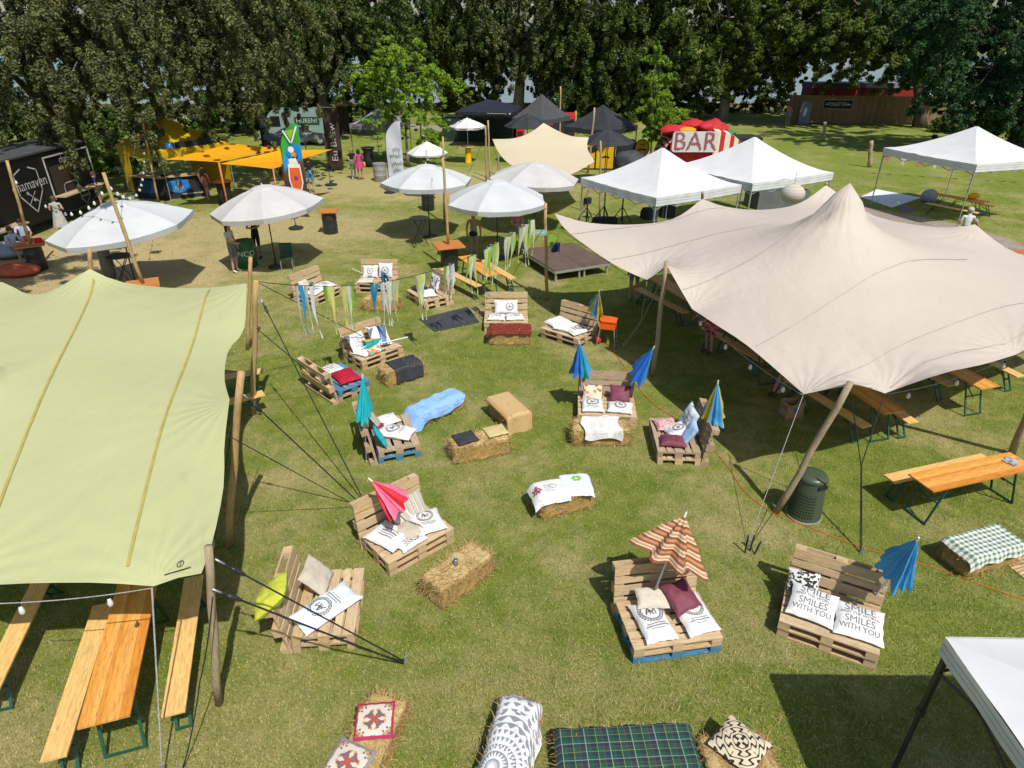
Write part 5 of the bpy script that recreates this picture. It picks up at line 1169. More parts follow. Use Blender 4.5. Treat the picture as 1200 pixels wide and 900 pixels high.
c = at(1087, 237); t = thing("bag_pile", "pale blue bag standing at the end of the beer table", "bag", c, .3); m = MB(); m.ball((0, 0, .3), 1, 14, 8, sc=(.45, .3, .32)); m.obj("sack", pm("pale_blue_bag", (.2, .25, .36), (.3, .34, .42), scale=5, bump=.4), t, True); t.name = "bag"
q = at(1140, 233, .77); m = MB(); m.ball((0, 0, .12), 1, 12, 7, sc=(.3, .16, .14)); solo(m, "bag", "yellow bag lying on the beer table under the bunting gazebo", "bag", M_ORANGE, q, (0, 0, .3), smooth=True)
# things behind the beige tent
c = at(908, 241); t = thing("container", "grey-green open trough behind the beige tent", "trough", c, .2); m = MB()
for d in ((0, -.6, 2.6, .06), (0, .6, 2.6, .06)): m.box((d[0], d[1], .4), (d[2], d[3], .8))
for x in (-1.27, 1.27): m.box((x, 0, .4), (.06, 1.14, .8))
m.box((0, 0, .1), (2.48, 1.14, .04)); m.obj("walls", pm("grey_green_panel", (.14, .16, .15), (.1, .115, .11), scale=2, rough=.6), t); t.name = "trough"
q = far(929, 227, 23.5); m = MB(); m.ball((0, 0, 0), .42, 20, 12, sc=(1, 1, .8)); 
b = NB("paper_lantern"); z_ = b.sep(b.co())[2]; M_LANT = b.fin(b.mix(b.math('GREATER_THAN', b.math('FRACT', b.math('MULTIPLY', z_, 11.)), .8), (.66, .62, .55), (.5, .46, .4)), .7, .2, .25)
t = solo(m, "paper_lantern", "cream paper lantern hanging under the gazebo behind the beige tent", "lantern", M_LANT, q, smooth=True); m = MB(); m.tube([(0, 0, .3), (0, 0, .75)], .006, 5); m.obj("cord", M_ROPE, t)
c = at(1196, 298); flat_cloth("ground_marking", "flat orange-red strip lying across the path at the right", "marking", [(1168, 296), (1172, 299.5), (1212, 295.5), (1208, 292)], pm("orange_red_mat", (.62, .12, .05), rough=.8))

# ================================================================== PALLET SOFAS, BALES, CUSHIONS
M_LOGO = pm("charcoal_print", (.085, .088, .092), rough=.8)
M_GREYPRINT = pm("grey_print", (.2, .2, .2), rough=.8)
def pallet_mb():
    m = MB(); ys = [.0725, .228, .4, .572, .7275]; ws = [.145, .10, .145, .10, .145]
    for y, w_ in zip(ys, ws): m.box((.6, y, .133), (1.2, w_, .022))
    for x in (.0725, .6, 1.1275): m.box((x, .4, .111), (.145, .8, .022))
    for x in (.0725, .6, 1.1275):
        for y, w_ in ((.05, .1), (.4, .145), (.75, .1)): m.box((x, y, .061), (.145, w_, .078))
    for y, w_ in ((.05, .1), (.4, .145), (.75, .1)): m.box((.6, y, .011), (1.2, w_, .022))
    return m
PAL = {k: pallet_mb().mesh("pallet", mt) for k, mt in (("light", M_LIGHTWOOD), ("old", M_OLDWOOD), ("blue", M_BLUEWOOD))}
def pallet_part(name, kind, parent, M, label=None):
    o = bpy.data.objects.new(name, PAL[kind]); COL.objects.link(o); o.parent = parent; o.matrix_local = M
    if label: o["label"] = label
    return o
class Sofa: pass
SOFAS = {}
def sofa(key, label, fl, fr, seat="light", base="light", back="light", tilt=8, layers=2, z=.29):
    """fl, fr: pixels of the front top edge's ends (left, right as seen from its front)"""
    a, b_ = at(*fl, z), at(*fr, z); mid = (a+b_)/2; e = (b_-a); yaw = math.atan2(e.y, e.x); e.normalize()
    o = mid-e*.6; t = thing("pallet_sofa", label, "pallet sofa", (o.x, o.y, 0), yaw, "pallet sofas on the lawn")
    pallet_part("base_pallet", base, t, Matrix.Translation((.01, .015, 0)), "blue painted pallet" if base == "blue" else None)
    pallet_part("seat_pallet", seat, t, Matrix.Translation((0, 0, .147)), "blue painted pallet" if seat == "blue" else None)
    Mb = Matrix.Translation((0, .825, .004)) @ Matrix.Rotation(R(-tilt), 4, 'X') @ Matrix(((1, 0, 0, 0), (0, 0, -1, .144), (0, 1, 0, 0), (0, 0, 0, 1)))
    pallet_part("backrest", back, t, Mb)
    s = Sofa(); s.M = Matrix.Translation((o.x, o.y, 0)) @ Matrix.Rotation(yaw, 4, 'Z'); s.yaw = yaw; s.z = .292; s.tilt = tilt; SOFAS[key] = s; return s
sofa("S1", "back left pallet sofa behind hanging ribbons, angled to the right", (366, 350), (404, 334))
sofa("S2", "pallet sofa facing the camera in the back row, behind a bare straw bale", (413, 333), (462, 334))
sofa("S3", "low pallet sofa seen from the side by the orange bench, under ribbons", (475, 339), (499, 354), layers=1)
sofa("S4", "pallet sofa next to the bale with the black mat", (421, 424), (475, 405))
sofa("S5", "pallet sofa showing its open backrest, with a blue painted seat", (437, 447), (396, 423), seat="blue", back="light", base="old")
sofa("S6", "weathered pallet sofa with blue pallet and folded turquoise parasol", (493, 521), (477, 484), seat="old", base="blue", back="old")
sofa("S7", "pallet sofa behind the bale with the dark red rug", (567, 378), (619, 378))
sofa("S8", "pallet sofa beside the orange box on a stand", (636, 385), (675, 397), back="light", base="old")
sofa("S9", "pallet sofa with two blue parasols standing behind it", (677, 486), (747, 489), seat="light", back="old")
sofa("S10", "dark pallet sofa seen from the side at the shade's edge", (761, 490), (771, 529), seat="old", base="light", back="old")
sofa("S11", "pallet sofa with red and pink folded parasol, beside a bare bale", (457, 660), (530, 620))
sofa("S12", "pallet sofa near the tent with a lime cushion over its back", (415, 742), (427, 666))
sofa("S13", "pallet sofa with blue base under the brown striped parasol", (742, 762), (849, 747), base="blue")
sofa("S14", "pallet sofa with two grey lettered cushions and blue parasol", (913, 727), (1031, 768))

# ------------------------------------------------------------------ cushions
def cloth_print_mat(name, base, cols, scale, rough=.8, kind="voronoi"):
    b = NB(name); v = b.co(); vo = b.n("TexVoronoi", {"Scale": scale}); b.put(vo.inputs["Vector"], v)
    k = b.sep(vo.outputs["Color"])[0]; col = b.ramp(k, [(i/len(cols), c) for i, c in enumerate(cols)], 'CONSTANT')
    if kind == "floral": col = b.mix(b.step(vo.outputs["Distance"], .42, .5), col, base)
    b.bump(b.noise(v, 18, 3, .6), .3, .008); return b.fin(col, rough, .2)
M_CW = pm("white_cotton", (.72, .72, .725), (.63, .64, .655), scale=7, rough=.8, bump=.9, bscale=13)
M_CBLUEWHITE = pm("bluish_white_cotton", (.62, .72, .82), (.70, .76, .82), scale=4, rough=.8, bump=.5, bscale=16)
M_CBEIGE = pm("beige_linen", (.52, .47, .38), (.46, .41, .33), scale=9, rough=.9, bump=.45, bscale=20)
M_CCREAM = pm("cream_linen", (.60, .56, .46), (.53, .49, .4), scale=9, rough=.9, bump=.4, bscale=20)
M_CBURG = pm("burgundy_velvet", (.15, .03, .055), (.19, .05, .075), scale=12, rough=.6, bump=.3, bscale=30)
M_CCRIM = pm("crimson_cotton", (.42, .01, .035), (.34, .008, .028), scale=6, rough=.8, bump=.35, bscale=14)
M_CLIME = pm("lime_plush", (.48, .52, .04), (.58, .60, .09), scale=22, rough=.95, bump=1.0, bscale=45)
M_CDARK = pm("charcoal_cushion", (.03, .032, .038), (.045, .047, .053), scale=8, rough=.85, bump=.3, bscale=30)
M_CFLORAL = cloth_print_mat("floral_print", (.62, .56, .44), [(.5, .06, .05), (.62, .56, .44), (.55, .2, .1), (.3, .25, .1), (.62, .56, .44)], 14, kind="floral")
M_CBRIGHT = cloth_print_mat("bright_print", (.7, .66, .58), [(.62, .08, .06), (.7, .66, .58), (.7, .35, .05), (.7, .66, .58), (.15, .35, .3)], 16)
M_CBW = cloth_print_mat("black_white_print", (.6, .6, .6), [(.03, .03, .03), (.62, .62, .62), (.62, .62, .62), (.05, .05, .05)], 34)
M_CPINK = cloth_print_mat("pink_print", (.6, .36, .36), [(.62, .34, .36), (.5, .2, .24), (.66, .5, .48), (.6, .36, .36)], 26)
M_CINK = cloth_print_mat("ink_print", (.7, .7, .7), [(.7, .7, .71), (.7, .7, .71), (.12, .13, .18), (.7, .7, .71), (.3, .32, .36)], 20)
def stripe_mat(name, ax, freq, cols, rough=.85):
    b = NB(name); x = b.sep(b.co())[ax]; f = b.math('FRACT', b.math('MULTIPLY', x, freq)); k = len(cols)
    b.bump(b.noise(b.co(), 20, 3), .3, .006); return b.fin(b.ramp(f, [(i/k, c) for i, c in enumerate(cols)], 'CONSTANT'), rough, .2)
M_CSTRIPE = stripe_mat("beige_stripe", 0, 12, [(.46, .43, .36), (.40, .37, .31), (.52, .49, .42), (.34, .31, .26)])
M_CBLUESTRIPE = stripe_mat("blue_band", 0, 1.9, [(.15, .24, .4), (.74, .75, .76), (.74, .75, .76), (.62, .66, .72)])
def fine(p, lim=.022):
    """cut a flat print into small triangles so that it can follow a curved cushion"""
    bm = bmesh.new(); vv = [bm.verts.new(v) for v in p.v]
    for f, mi in zip(p.f, p.m):
        try: bm.faces.new([vv[k] for k in f]).material_index = mi
        except ValueError: pass
    bmesh.ops.triangulate(bm, faces=bm.faces[:])
    for _ in range(5):
        es = [e for e in bm.edges if e.calc_length() > lim]
        if not es: break
        bmesh.ops.subdivide_edges(bm, edges=es, cuts=1); bmesh.ops.triangulate(bm, faces=[f for f in bm.faces if len(f.verts) > 3])
    bm.verts.index_update(); p.v = [tuple(v.co) for v in bm.verts]; p.f = [[v.index for v in f.verts] for f in bm.faces]; p.m = [f.material_index for f in bm.faces]; p.uv = [[(0, 0)]*3 for _ in p.f]; bm.free()
def pil_top(x, y, w_, h_, t_):
    u, v = min(1, abs(2*x/w_)), min(1, abs(2*y/h_)); return t_*((1-u**2.6)*(1-v**2.6))**.5
CUSH_G = "cushions on the pallet sofas"
def cushion(label, M, w_, h_, t_, mat, prt=None, group=CUSH_G, seed=None, name="cushion", soft=.12, bend=None):
    """M: world matrix, cushion lies in its local XY plane, +Z is the face"""
    sd_ = rng.random()*50 if seed is None else seed; m = MB(); n = 16
    def shape(u, v, s):
        a, b = u*2-1, v*2-1; x = a*w_/2*(1-soft*(1-b*b)*abs(a)**3*.55); y = b*h_/2*(1-soft*(1-a*a)*abs(b)**3*.55)
        q = Vector((x*5+sd_, y*5, sd_)); wr = .3*t_*mnoise.noise(q*1.3)*(1-a**8)*(1-b**8)+.16*t_*mnoise.noise(q*3.4)*(1-a**8)*(1-b**8)
        rim = Vector((.012*mnoise.noise(Vector((b*3, sd_, 1)))*abs(a)**6, .012*mnoise.noise(Vector((a*3, sd_, 2)))*abs(b)**6, 0))
        return Vector((x, y, s*pil_top(a*w_/2, b*h_/2, w_, h_, t_)+wr))+rim
    m.grid(n, n, lambda u, v: shape(u, v, 1)); m.grid(n, n, lambda u, v: shape(1-u, v, -1))
    def bent(p):
        x, y, z = p
        if bend:
            for lo, hi, ax in bend:
                c_ = (x, y)[ax]; over = max(lo-c_, c_-hi, 0); z -= over*over*2.2+over*.35
                if over: c_ = (lo-(lo-c_)*.8) if c_ < lo else hi+(c_-hi)*.8
                x, y = (c_, y) if ax == 0 else (x, c_)
        return (x, y, z)
    m.v = [bent(p) for p in m.v]
    o = m.obj(name, mat, None, True); o.matrix_world = M; tag(o, label, "cushion", group)
    if prt:
      if True:
        bv = BVHTree.FromPolygons([shape(i/n, j/n, 1) for j in range(n+1) for i in range(n+1)], [(j*(n+1)+i, j*(n+1)+i+1, (j+1)*(n+1)+i+1, (j+1)*(n+1)+i) for j in range(n) for i in range(n)])
      for pf in (prt if isinstance(prt, tuple) else (prt,)):
        p = MB(); pf(p, w_, h_); fine(p)
        vs = []
        for v in p.v:
            h = bv.ray_cast(Vector((v[0], v[1], 2)), Vector((0, 0, -1))); vs.append((v[0], v[1], (h[0].z if h[0] else pil_top(v[0], v[1], w_, h_, t_))+.0035))
        p.v = [bent(q) for q in vs]; p.obj("print", [M_LOGO, M_GREYPRINT, pm("red_print", (.3, .05, .09), rough=.8), pm("green_print", (.25, .5, .08), rough=.8)], o)
    return o
I4 = Matrix.Identity(4)
def pr_ring(dy=.05, s=1., dx=0., small=True, rot=0.):
    def f(p, w_, h_):
        Mx = Matrix.Translation((dx, dy, 0)) @ Matrix.Rotation(rot, 4, 'Z'); r_ = .115*s
        for k in range(26):
            a = 2*PI*k/26
            if abs(math.sin(a/2+PI/4)) > .985: continue
            c = (r_*math.cos(a), r_*math.sin(a)); d = Vector((-math.sin(a), math.cos(a))); nn = Vector((math.cos(a), math.sin(a)))
            for sg in (-1, 1):
                q = Vector(c)+nn*.013*s*sg; poly2(p, [tuple(q-d*.017*s), tuple(q+nn*.009*s*sg), tuple(q+d*.02*s), tuple(q-nn*.006*s*sg)], Mx)
        ringm(p, (0, 0), r_-.003*s, r_+.003*s, Mx, 40)
        text_into(p, "A", .15*s, Mx @ Matrix.Translation((-.018*s, .004, 0))); text_into(p, "M", .115*s, Mx @ Matrix.Translation((.02*s, -.01, 0)))
        if small:
            for i, (L, t_) in enumerate(((.2, .009), (.24, .013), (.14, .007))):
                y = -r_-.045*s-.03*s*i; x = -L/2*s
                while x < L/2*s:
                    l = .012+.016*((x*97) % 1); stroke(p, [(x, y), (min(x+l, L/2*s), y)], t_*s, Mx, i % 2); x += l+.012
    return f
def pr_smile(p, w_, h_):
    for s, z, y, sx in (("SMILE", .15, .15, 1.0), ("AND THE WORLD", .058, .07, .96), ("SMILES", .135, -.02, .9), ("WITH YOU", .105, -.125, .88)):
        text_into(p, s, z, Matrix.Scale(w_/.55, 4) @ Matrix.Translation((0, y, 0)), 1, sx=sx*.95)
def pr_lines(p, w_, h_):
    Mx = Matrix.Rotation(PI/2, 4, 'Z')
    for i, (y, t_) in enumerate(((.09, .02), (.04, .012), (-.01, .03), (-.07, .012))):
        x = -.14
        while x < .12: l = .02+.03*((x*57) % 1); stroke(p, [(x, y), (x+l*.7, y)], t_, Mx, 0 if i % 2 else 1); x += l
def pr_script(p, w_, h_):
    for i in range(4): stroke(p, [(-w_*.3+w_*.6*k/18, h_*(.25-.16*i)+.022*math.sin(k*1.9+i)) for k in range(19)], .008, I4, 1)
    ringm(p, (w_*.1, 0), .06, .07, I4, 24)
def pr_berries(p, w_, h_):
    for k in range(14): disc(p, (-.2+.05*math.cos(k*2.4)*(k/14)**.5*1.7, .0+.05*math.sin(k*2.4)*(k/14)**.5*1.9), .022, I4, 10, 2)
def pr_berry(p, w_, h_):
    ringm(p, (.1, .02), .06, .066, I4, 24, 1)
    for i in range(4): stroke(p, [(-.06+.02*k, -.09+.05*i+.012*math.sin(k*2)) for k in range(9)], .007, I4, 1)
def pr_flower(p, w_, h_):
    for k in range(6): disc(p, (.0+.06*math.cos(k*1.05), .05+.05*math.sin(k*1.05)), .035, I4, 10, 3)
def on(s, u, v, w_, h_, t_, yaw=0., tilt=0., z=0., roll=0.):
    """placement on sofa s: (u, v) metres from its front left corner; tilt (deg) raises the far edge"""
    S = SOFAS[s]; lift = math.sin(R(abs(tilt)))*h_/2
    return S.M @ Matrix.Translation((u, v, S.z+t_*.8*math.cos(R(tilt))+lift+z)) @ Matrix.Rotation(R(yaw), 4, 'Z') @ Matrix.Rotation(R(tilt), 4, 'X') @ Matrix.Rotation(R(roll), 4, 'Y')
def cu(s, label, u, v, w_, h_, t_, mat, prt=None, yaw=0, tilt=0, z=0, roll=0):
    return cushion(label, on(s, u, v, w_, h_, t_, yaw, tilt, z, roll), w_, h_, t_, mat, prt)
# S1
cu("S1", "white cushion with ring print at the right end of the back left sofa", .82, .42, .62, .5, .07, M_CW, pr_ring(.02, .9), yaw=-12)
cu("S1", "flat white cushion at the front left of the back left sofa", .32, .3, .6, .42, .06, M_CW, pr_script, yaw=14)
cu("S1", "small beige cushion leaning on the back left sofa's backrest", .3, .68, .36, .34, .06, M_CCREAM, yaw=5, tilt=60)
# S2
cu("S2", "white cushion leaning at the left of the back row sofa", .36, .66, .48, .42, .07, M_CW, pr_ring(0, .8), tilt=52, yaw=4)
cu("S2", "white cushion standing at the right of the back row sofa", .85, .7, .46, .46, .07, M_CW, pr_ring(0, .9), tilt=72, yaw=-3)
cu("S2", "flat cream cushion at the front left of the back row sofa", .3, .25, .5, .4, .055, M_CCREAM, yaw=8)
# S3
cu("S3", "dark patterned cushion at the far end of the low side-on sofa", .2, .35, .42, .42, .07, M_CDARK, yaw=10)
cu("S3", "grey printed white cushion standing upright on the low side-on sofa", .62, .68, .5, .52, .08, M_CINK, tilt=78)
cu("S3", "white cushion lying flat on the low side-on sofa", .85, .32, .52, .42, .09, M_CW, yaw=-20)
# S4
cu("S4", "white cushion with faint lines leaning at the left of the mat sofa", .28, .6, .5, .46, .07, M_CW, pr_script, tilt=55, yaw=8)
cu("S4", "white cushion with a broad blue band by the bale with the mat", .84, .5, .5, .6, .08, M_CBLUESTRIPE, tilt=40, yaw=-14)
cu("S4", "bright red and orange patterned cushion in front on its sofa", .48, .2, .5, .34, .07, M_CBRIGHT, yaw=6)
cu("S4", "white cushion half under the bright patterned one", .26, .3, .4, .42, .06, M_CW, yaw=20)
# S5
cu("S5", "large crimson cushion on the blue pallet seat", .42, .35, .68, .52, .08, M_CCRIM, yaw=-8)
cu("S5", "white cushion with faint print behind the crimson cushion", .95, .4, .5, .5, .06, M_CW, pr_script, yaw=5)
cu("S5", "charcoal cushion in the corner behind the crimson cushion", 1.0, .7, .4, .36, .06, M_CDARK, yaw=0, tilt=50)
# S6
cu("S6", "long white ring printed cushion on the turquoise parasol's sofa", .48, .38, .44, .74, .09, M_CW, pr_ring(.05, 1.05), yaw=-35)
cu("S6", "white cushion at the far end of the turquoise parasol's sofa", 1.0, .45, .4, .46, .07, M_CW, yaw=15)
cu("S6", "beige striped cushion leaning beside the turquoise parasol", .85, .72, .42, .42, .06, M_CSTRIPE, tilt=60)
cu("S6", "small dark red cushion tucked behind the ring printed one", .72, .6, .24, .24, .05, M_CBURG, tilt=25)
cu("S6", "turquoise cushion standing by the turquoise parasol's pole", .2, .72, .36, .4, .06, pm("turquoise_cotton", (.02, .42, .5), rough=.8), tilt=65)
# S7
cu("S7", "white ring printed cushion leaning on the backrest above two flat ones", .6, .62, .66, .4, .08, M_CW, pr_ring(0, .85, .1, False), tilt=58)
cu("S7", "flat white cushion on the left, behind the dark red rug", .34, .24, .48, .38, .075, M_CW, pr_script, yaw=-4)
cu("S7", "flat white cushion on the right, behind the dark red rug", .84, .24, .5, .38, .075, M_CW, pr_script, yaw=6)
# S8
cu("S8", "crumpled white cushion at the left of the orange box sofa", .22, .48, .46, .62, .09, M_CW, None, yaw=-16)
cu("S8", "white cushion lying in the middle of the orange box sofa", .55, .36, .5, .56, .09, M_CW, None, yaw=10)
cu("S8", "white cushion with a black ring at the right by the orange box", .93, .36, .46, .6, .08, M_CW, pr_ring(.05, .95), yaw=-18)
# S9
cu("S9", "white ring printed cushion at the left between two blue parasols", .3, .3, .46, .5, .075, M_CW, pr_ring(.04, 1), yaw=2)
cu("S9", "white ring printed cushion at the right below the burgundy one", .87, .26, .52, .42, .075, M_CW, pr_ring(.0, .95, 0, False), yaw=-6)
cu("S9", "burgundy cushion leaning between the two blue parasols", .88, .6, .44, .4, .075, M_CBURG, tilt=48, yaw=-4)
cu("S9", "floral cream cushion leaning at the left between two blue parasols", .3, .66, .42, .34, .065, M_CFLORAL, tilt=55)
# S10
cu("S10", "pink printed cushion at the far end of the dark side-on sofa", .3, .28, .44, .44, .065, M_CPINK, yaw=8)
cu("S10", "burgundy cushion at the near end of the dark side-on sofa", .93, .32, .36, .5, .08, M_CBURG, yaw=-6)
cu("S10", "pale blue cushion standing against the dark side-on sofa's back", .48, .66, .6, .56, .07, M_CBLUEWHITE, pr_script, tilt=66, yaw=3)
cu("S10", "pale cushion with black ring in the middle of the dark side-on sofa", .62, .44, .44, .46, .07, M_CW, pr_ring(.03, .85), tilt=16, yaw=14)
cu("S10", "sky blue cushion leaning at the near end of the dark side-on sofa", .86, .62, .44, .46, .065, pm("sky_cotton", (.32, .52, .78), (.4, .58, .8), rough=.8, bump=.4, bscale=16), tilt=58, yaw=-4)
# S11
cu("S11", "white cushion with sideways lettering left of the red parasol", .3, .46, .5, .62, .08, M_CW, pr_lines, yaw=16)
cu("S11", "taupe striped cushion leaning right of the red parasol", .88, .68, .46, .46, .07, M_CSTRIPE, tilt=40, yaw=-6)
cu("S11", "white ring printed cushion at the right below the striped one", .92, .34, .52, .56, .08, M_CW, pr_ring(.08, 1.0), yaw=-16)
cu("S11", "greige crumpled cushion in the middle under the red parasol", .58, .34, .42, .5, .08, M_CBEIGE, yaw=32)
cu("S11", "white cushion at the front edge of the red parasol's sofa", .5, .14, .48, .26, .06, M_CW, pr_script, yaw=4)
cu("S11", "small grey-green folded cushion beneath the red parasol", .62, .66, .28, .32, .07, M_CCREAM, tilt=35, yaw=20)
# S12
cu("S12", "square beige linen cushion leaning near the lime plush one", .86, .6, .5, .48, .085, M_CBEIGE, tilt=48, yaw=-6)
cu("S12", "long bluish white cushion with ring print near the lime plush one", .42, .42, .46, .9, .085, M_CBLUEWHITE, pr_ring(.08, 1.2), yaw=43)
S = SOFAS["S12"]
cushion("fluffy lime green cushion slung over the backrest of the near left sofa", S.M @ Matrix.Translation((.24, 1.02, .82)) @ Matrix.Rotation(R(-38), 4, 'X') @ Matrix.Rotation(R(12), 4, 'Z'), .52, .5, .11, M_CLIME, soft=-.1)
# S13
cu("S13", "tall white sack cushion with crest at the left, below a cream one", .36, .34, .44, .68, .085, M_CW, pr_ring(.1, 1.25), yaw=4)
cu("S13", "white sack cushion with crest at the right, under the burgundy one", .93, .36, .46, .66, .085, M_CW, pr_ring(.05, 1.1), yaw=8, tilt=4)
cu("S13", "small cream cushion on top of the tall white sack cushion", .44, .62, .44, .32, .07, M_CCREAM, yaw=-8, tilt=14, z=.1)
cu("S13", "shiny burgundy cushion under the brown striped parasol", .82, .54, .42, .46, .075, M_CBURG, yaw=16, tilt=22, z=.09)
# S14
cu("S14", "left one of two grey lettered white cushions on the near right sofa", .36, .38, .6, .54, .065, M_CW, pr_smile, yaw=-3, tilt=12)
cu("S14", "right one of two grey lettered white cushions, nearer the blue parasol", .93, .34, .6, .54, .065, M_CW, pr_smile, yaw=2, tilt=10)
cu("S14", "black and white speckled cushion behind the left lettered cushion", .2, .72, .42, .3, .07, M_CBW, yaw=8, tilt=50)

# ------------------------------------------------------------------ straw bales and what lies over them
BL_, BW_, BH_ = 1.02, .47, .37
def bale_mesh(seed):
    rs = np.random.RandomState(seed); m = MB(); n = 0
    def srf(ax, s, nu, nv):
        def f(u, v):
            a, b = u*2-1, v*2-1
            p = {0: (s, a, b), 1: (a, s, b), 2: (a, b, s)}[ax]; p = Vector((p[0]*BL_/2, p[1]*BW_/2, p[2]*BH_/2))
            q = p.copy(); c = Vector((max(-BL_/2+.06, min(BL_/2-.06, p.x)), max(-BW_/2+.06, min(BW_/2-.06, p.y)), max(-BH_/2+.06, min(BH_/2-.06, p.z))))
            d = (p-c); d = d.normalized()*.06 if d.length > 1e-6 else d
            p = c+d; k = mnoise.noise(Vector((p.x*4+seed, p.y*5, p.z*5)))*.03+mnoise.noise(Vector((p.x*17+seed, p.y*17, p.z*17)))*.02
            tw = -.016*(math.exp(-((abs(p.x)-.22)/.03)**2))
            return p+d.normalized()*(k+tw)+Vector((0, 0, BH_/2))
        m.grid(nu, nv, f)
    for s in (-1, 1): srf(0, s, 10, 8); srf(1, s, 22, 8); srf(2, s, 22, 10)
    N = 2600
    for i in range(N):
        f = rs.choice(5, p=[.3, .2, .2, .15, .15]); a, b = rs.uniform(-1, 1, 2)
        if f == 0: p, nn = np.array([a*BL_/2, b*BW_/2, BH_]), np.array([0, 0, 1.])
        elif f < 3: s = 1 if f == 1 else -1; p, nn = np.array([a*BL_/2, s*BW_/2, BH_/2+b*BH_/2]), np.array([0, s, 0.])
        else: s = 1 if f == 3 else -1; p, nn = np.array([s*BL_/2, a*BW_/2, BH_/2+b*BH_/2]), np.array([s, 0, 0.])
        d = rs.normal(size=3)*np.array([1.2, .8, .8]); d -= nn*d.dot(nn)*.75; d /= np.linalg.norm(d); L = rs.uniform(.04, .15); s_ = np.cross(d, nn); s_ = s_/np.linalg.norm(s_)*.0035
        p = p+nn*rs.uniform(-.01, .006); q = p+d*L+nn*rs.uniform(-.006, .016); p[2] = max(p[2], .005); q[2] = max(q[2], .005)
        m.add([p-s_, p+s_, q+s_*.6, q-s_*.6], [(0, 1, 2, 3)])
    return m.mesh("straw_bale", M_STRAW)
BALES = [bale_mesh(k) for k in (1, 2, 3)]
class Bale: pass
BAL = {}
def bale(key, label, bl, br, z=BH_, sx=1., sz=1.):
    """bl, br: pixels of the ends of the near long top edge"""
    a, b_ = at(*bl, z*sz), at(*br, z*sz); e = b_-a; yaw = math.atan2(e.y, e.x); e.normalize(); nn = Vector((-e.y, e.x, 0)); c = (a+b_)/2+nn*BW_/2
    o = bpy.data.objects.new("straw_bale", BALES[len(BAL) % 3]); COL.objects.link(o); o.location = (c.x, c.y, 0); o.rotation_euler = (0, 0, yaw); o.scale = (sx, 1, sz)
    tag(o, label, "straw bale", "straw bales on the lawn"); s = Bale(); s.M = Matrix.Translation((c.x, c.y, 0)) @ Matrix.Rotation(yaw, 4, 'Z'); s.L = BL_*sx; s.h = BH_*sz; BAL[key] = s; return s
bale("B1", "bare straw bale in front of the back row sofa, behind ribbons", (419, 351), (471, 352))
bale("B2", "straw bale under the black mat", (452, 438), (499, 424))
bale("B3", "straw bale in front of a sofa under the dark red rug", (570, 390), (626, 390))
bale("B4", "straw bale almost hidden under the light blue cloth", (490, 489), (548, 463), sx=1.15, sz=.8)
bale("B5", "straw bale under the tan reed mat", (569, 464), (600, 494), sx=.9)
bale("B6", "straw bale carrying a charcoal and a pale seat pad", (527, 528), (603, 513), sx=1.1)
bale("B7", "straw bale with a white cloth below the two blue parasols", (666, 505), (747, 505), sx=1.12)
bale("B8", "straw bale in the middle of the lawn under two printed cushions", (629, 592), (704, 573), sx=.95)
bale("B9", "large bare straw bale with a small can on top", (519, 694), (578, 650))
bale("B10", "straw bale at the bottom edge under two tile patterned pads", (440, 912), (474, 830), sx=1.05, sz=.8)
bale("B11", "straw bale under the grey and white mandala cloth", (614, 915), (629, 852), sx=1.1, sz=.9)
bale("B12", "straw bale hidden under the green tartan blanket", (657, 908), (822, 900), sx=1.45, sz=.6)
bale("B13", "straw bale at the bottom edge under the black and cream pad", (846, 912), (908, 905), sx=.75, sz=.85)
bale("B14", "straw bale at the right edge under the green gingham cloth", (1130, 660), (1212, 637))
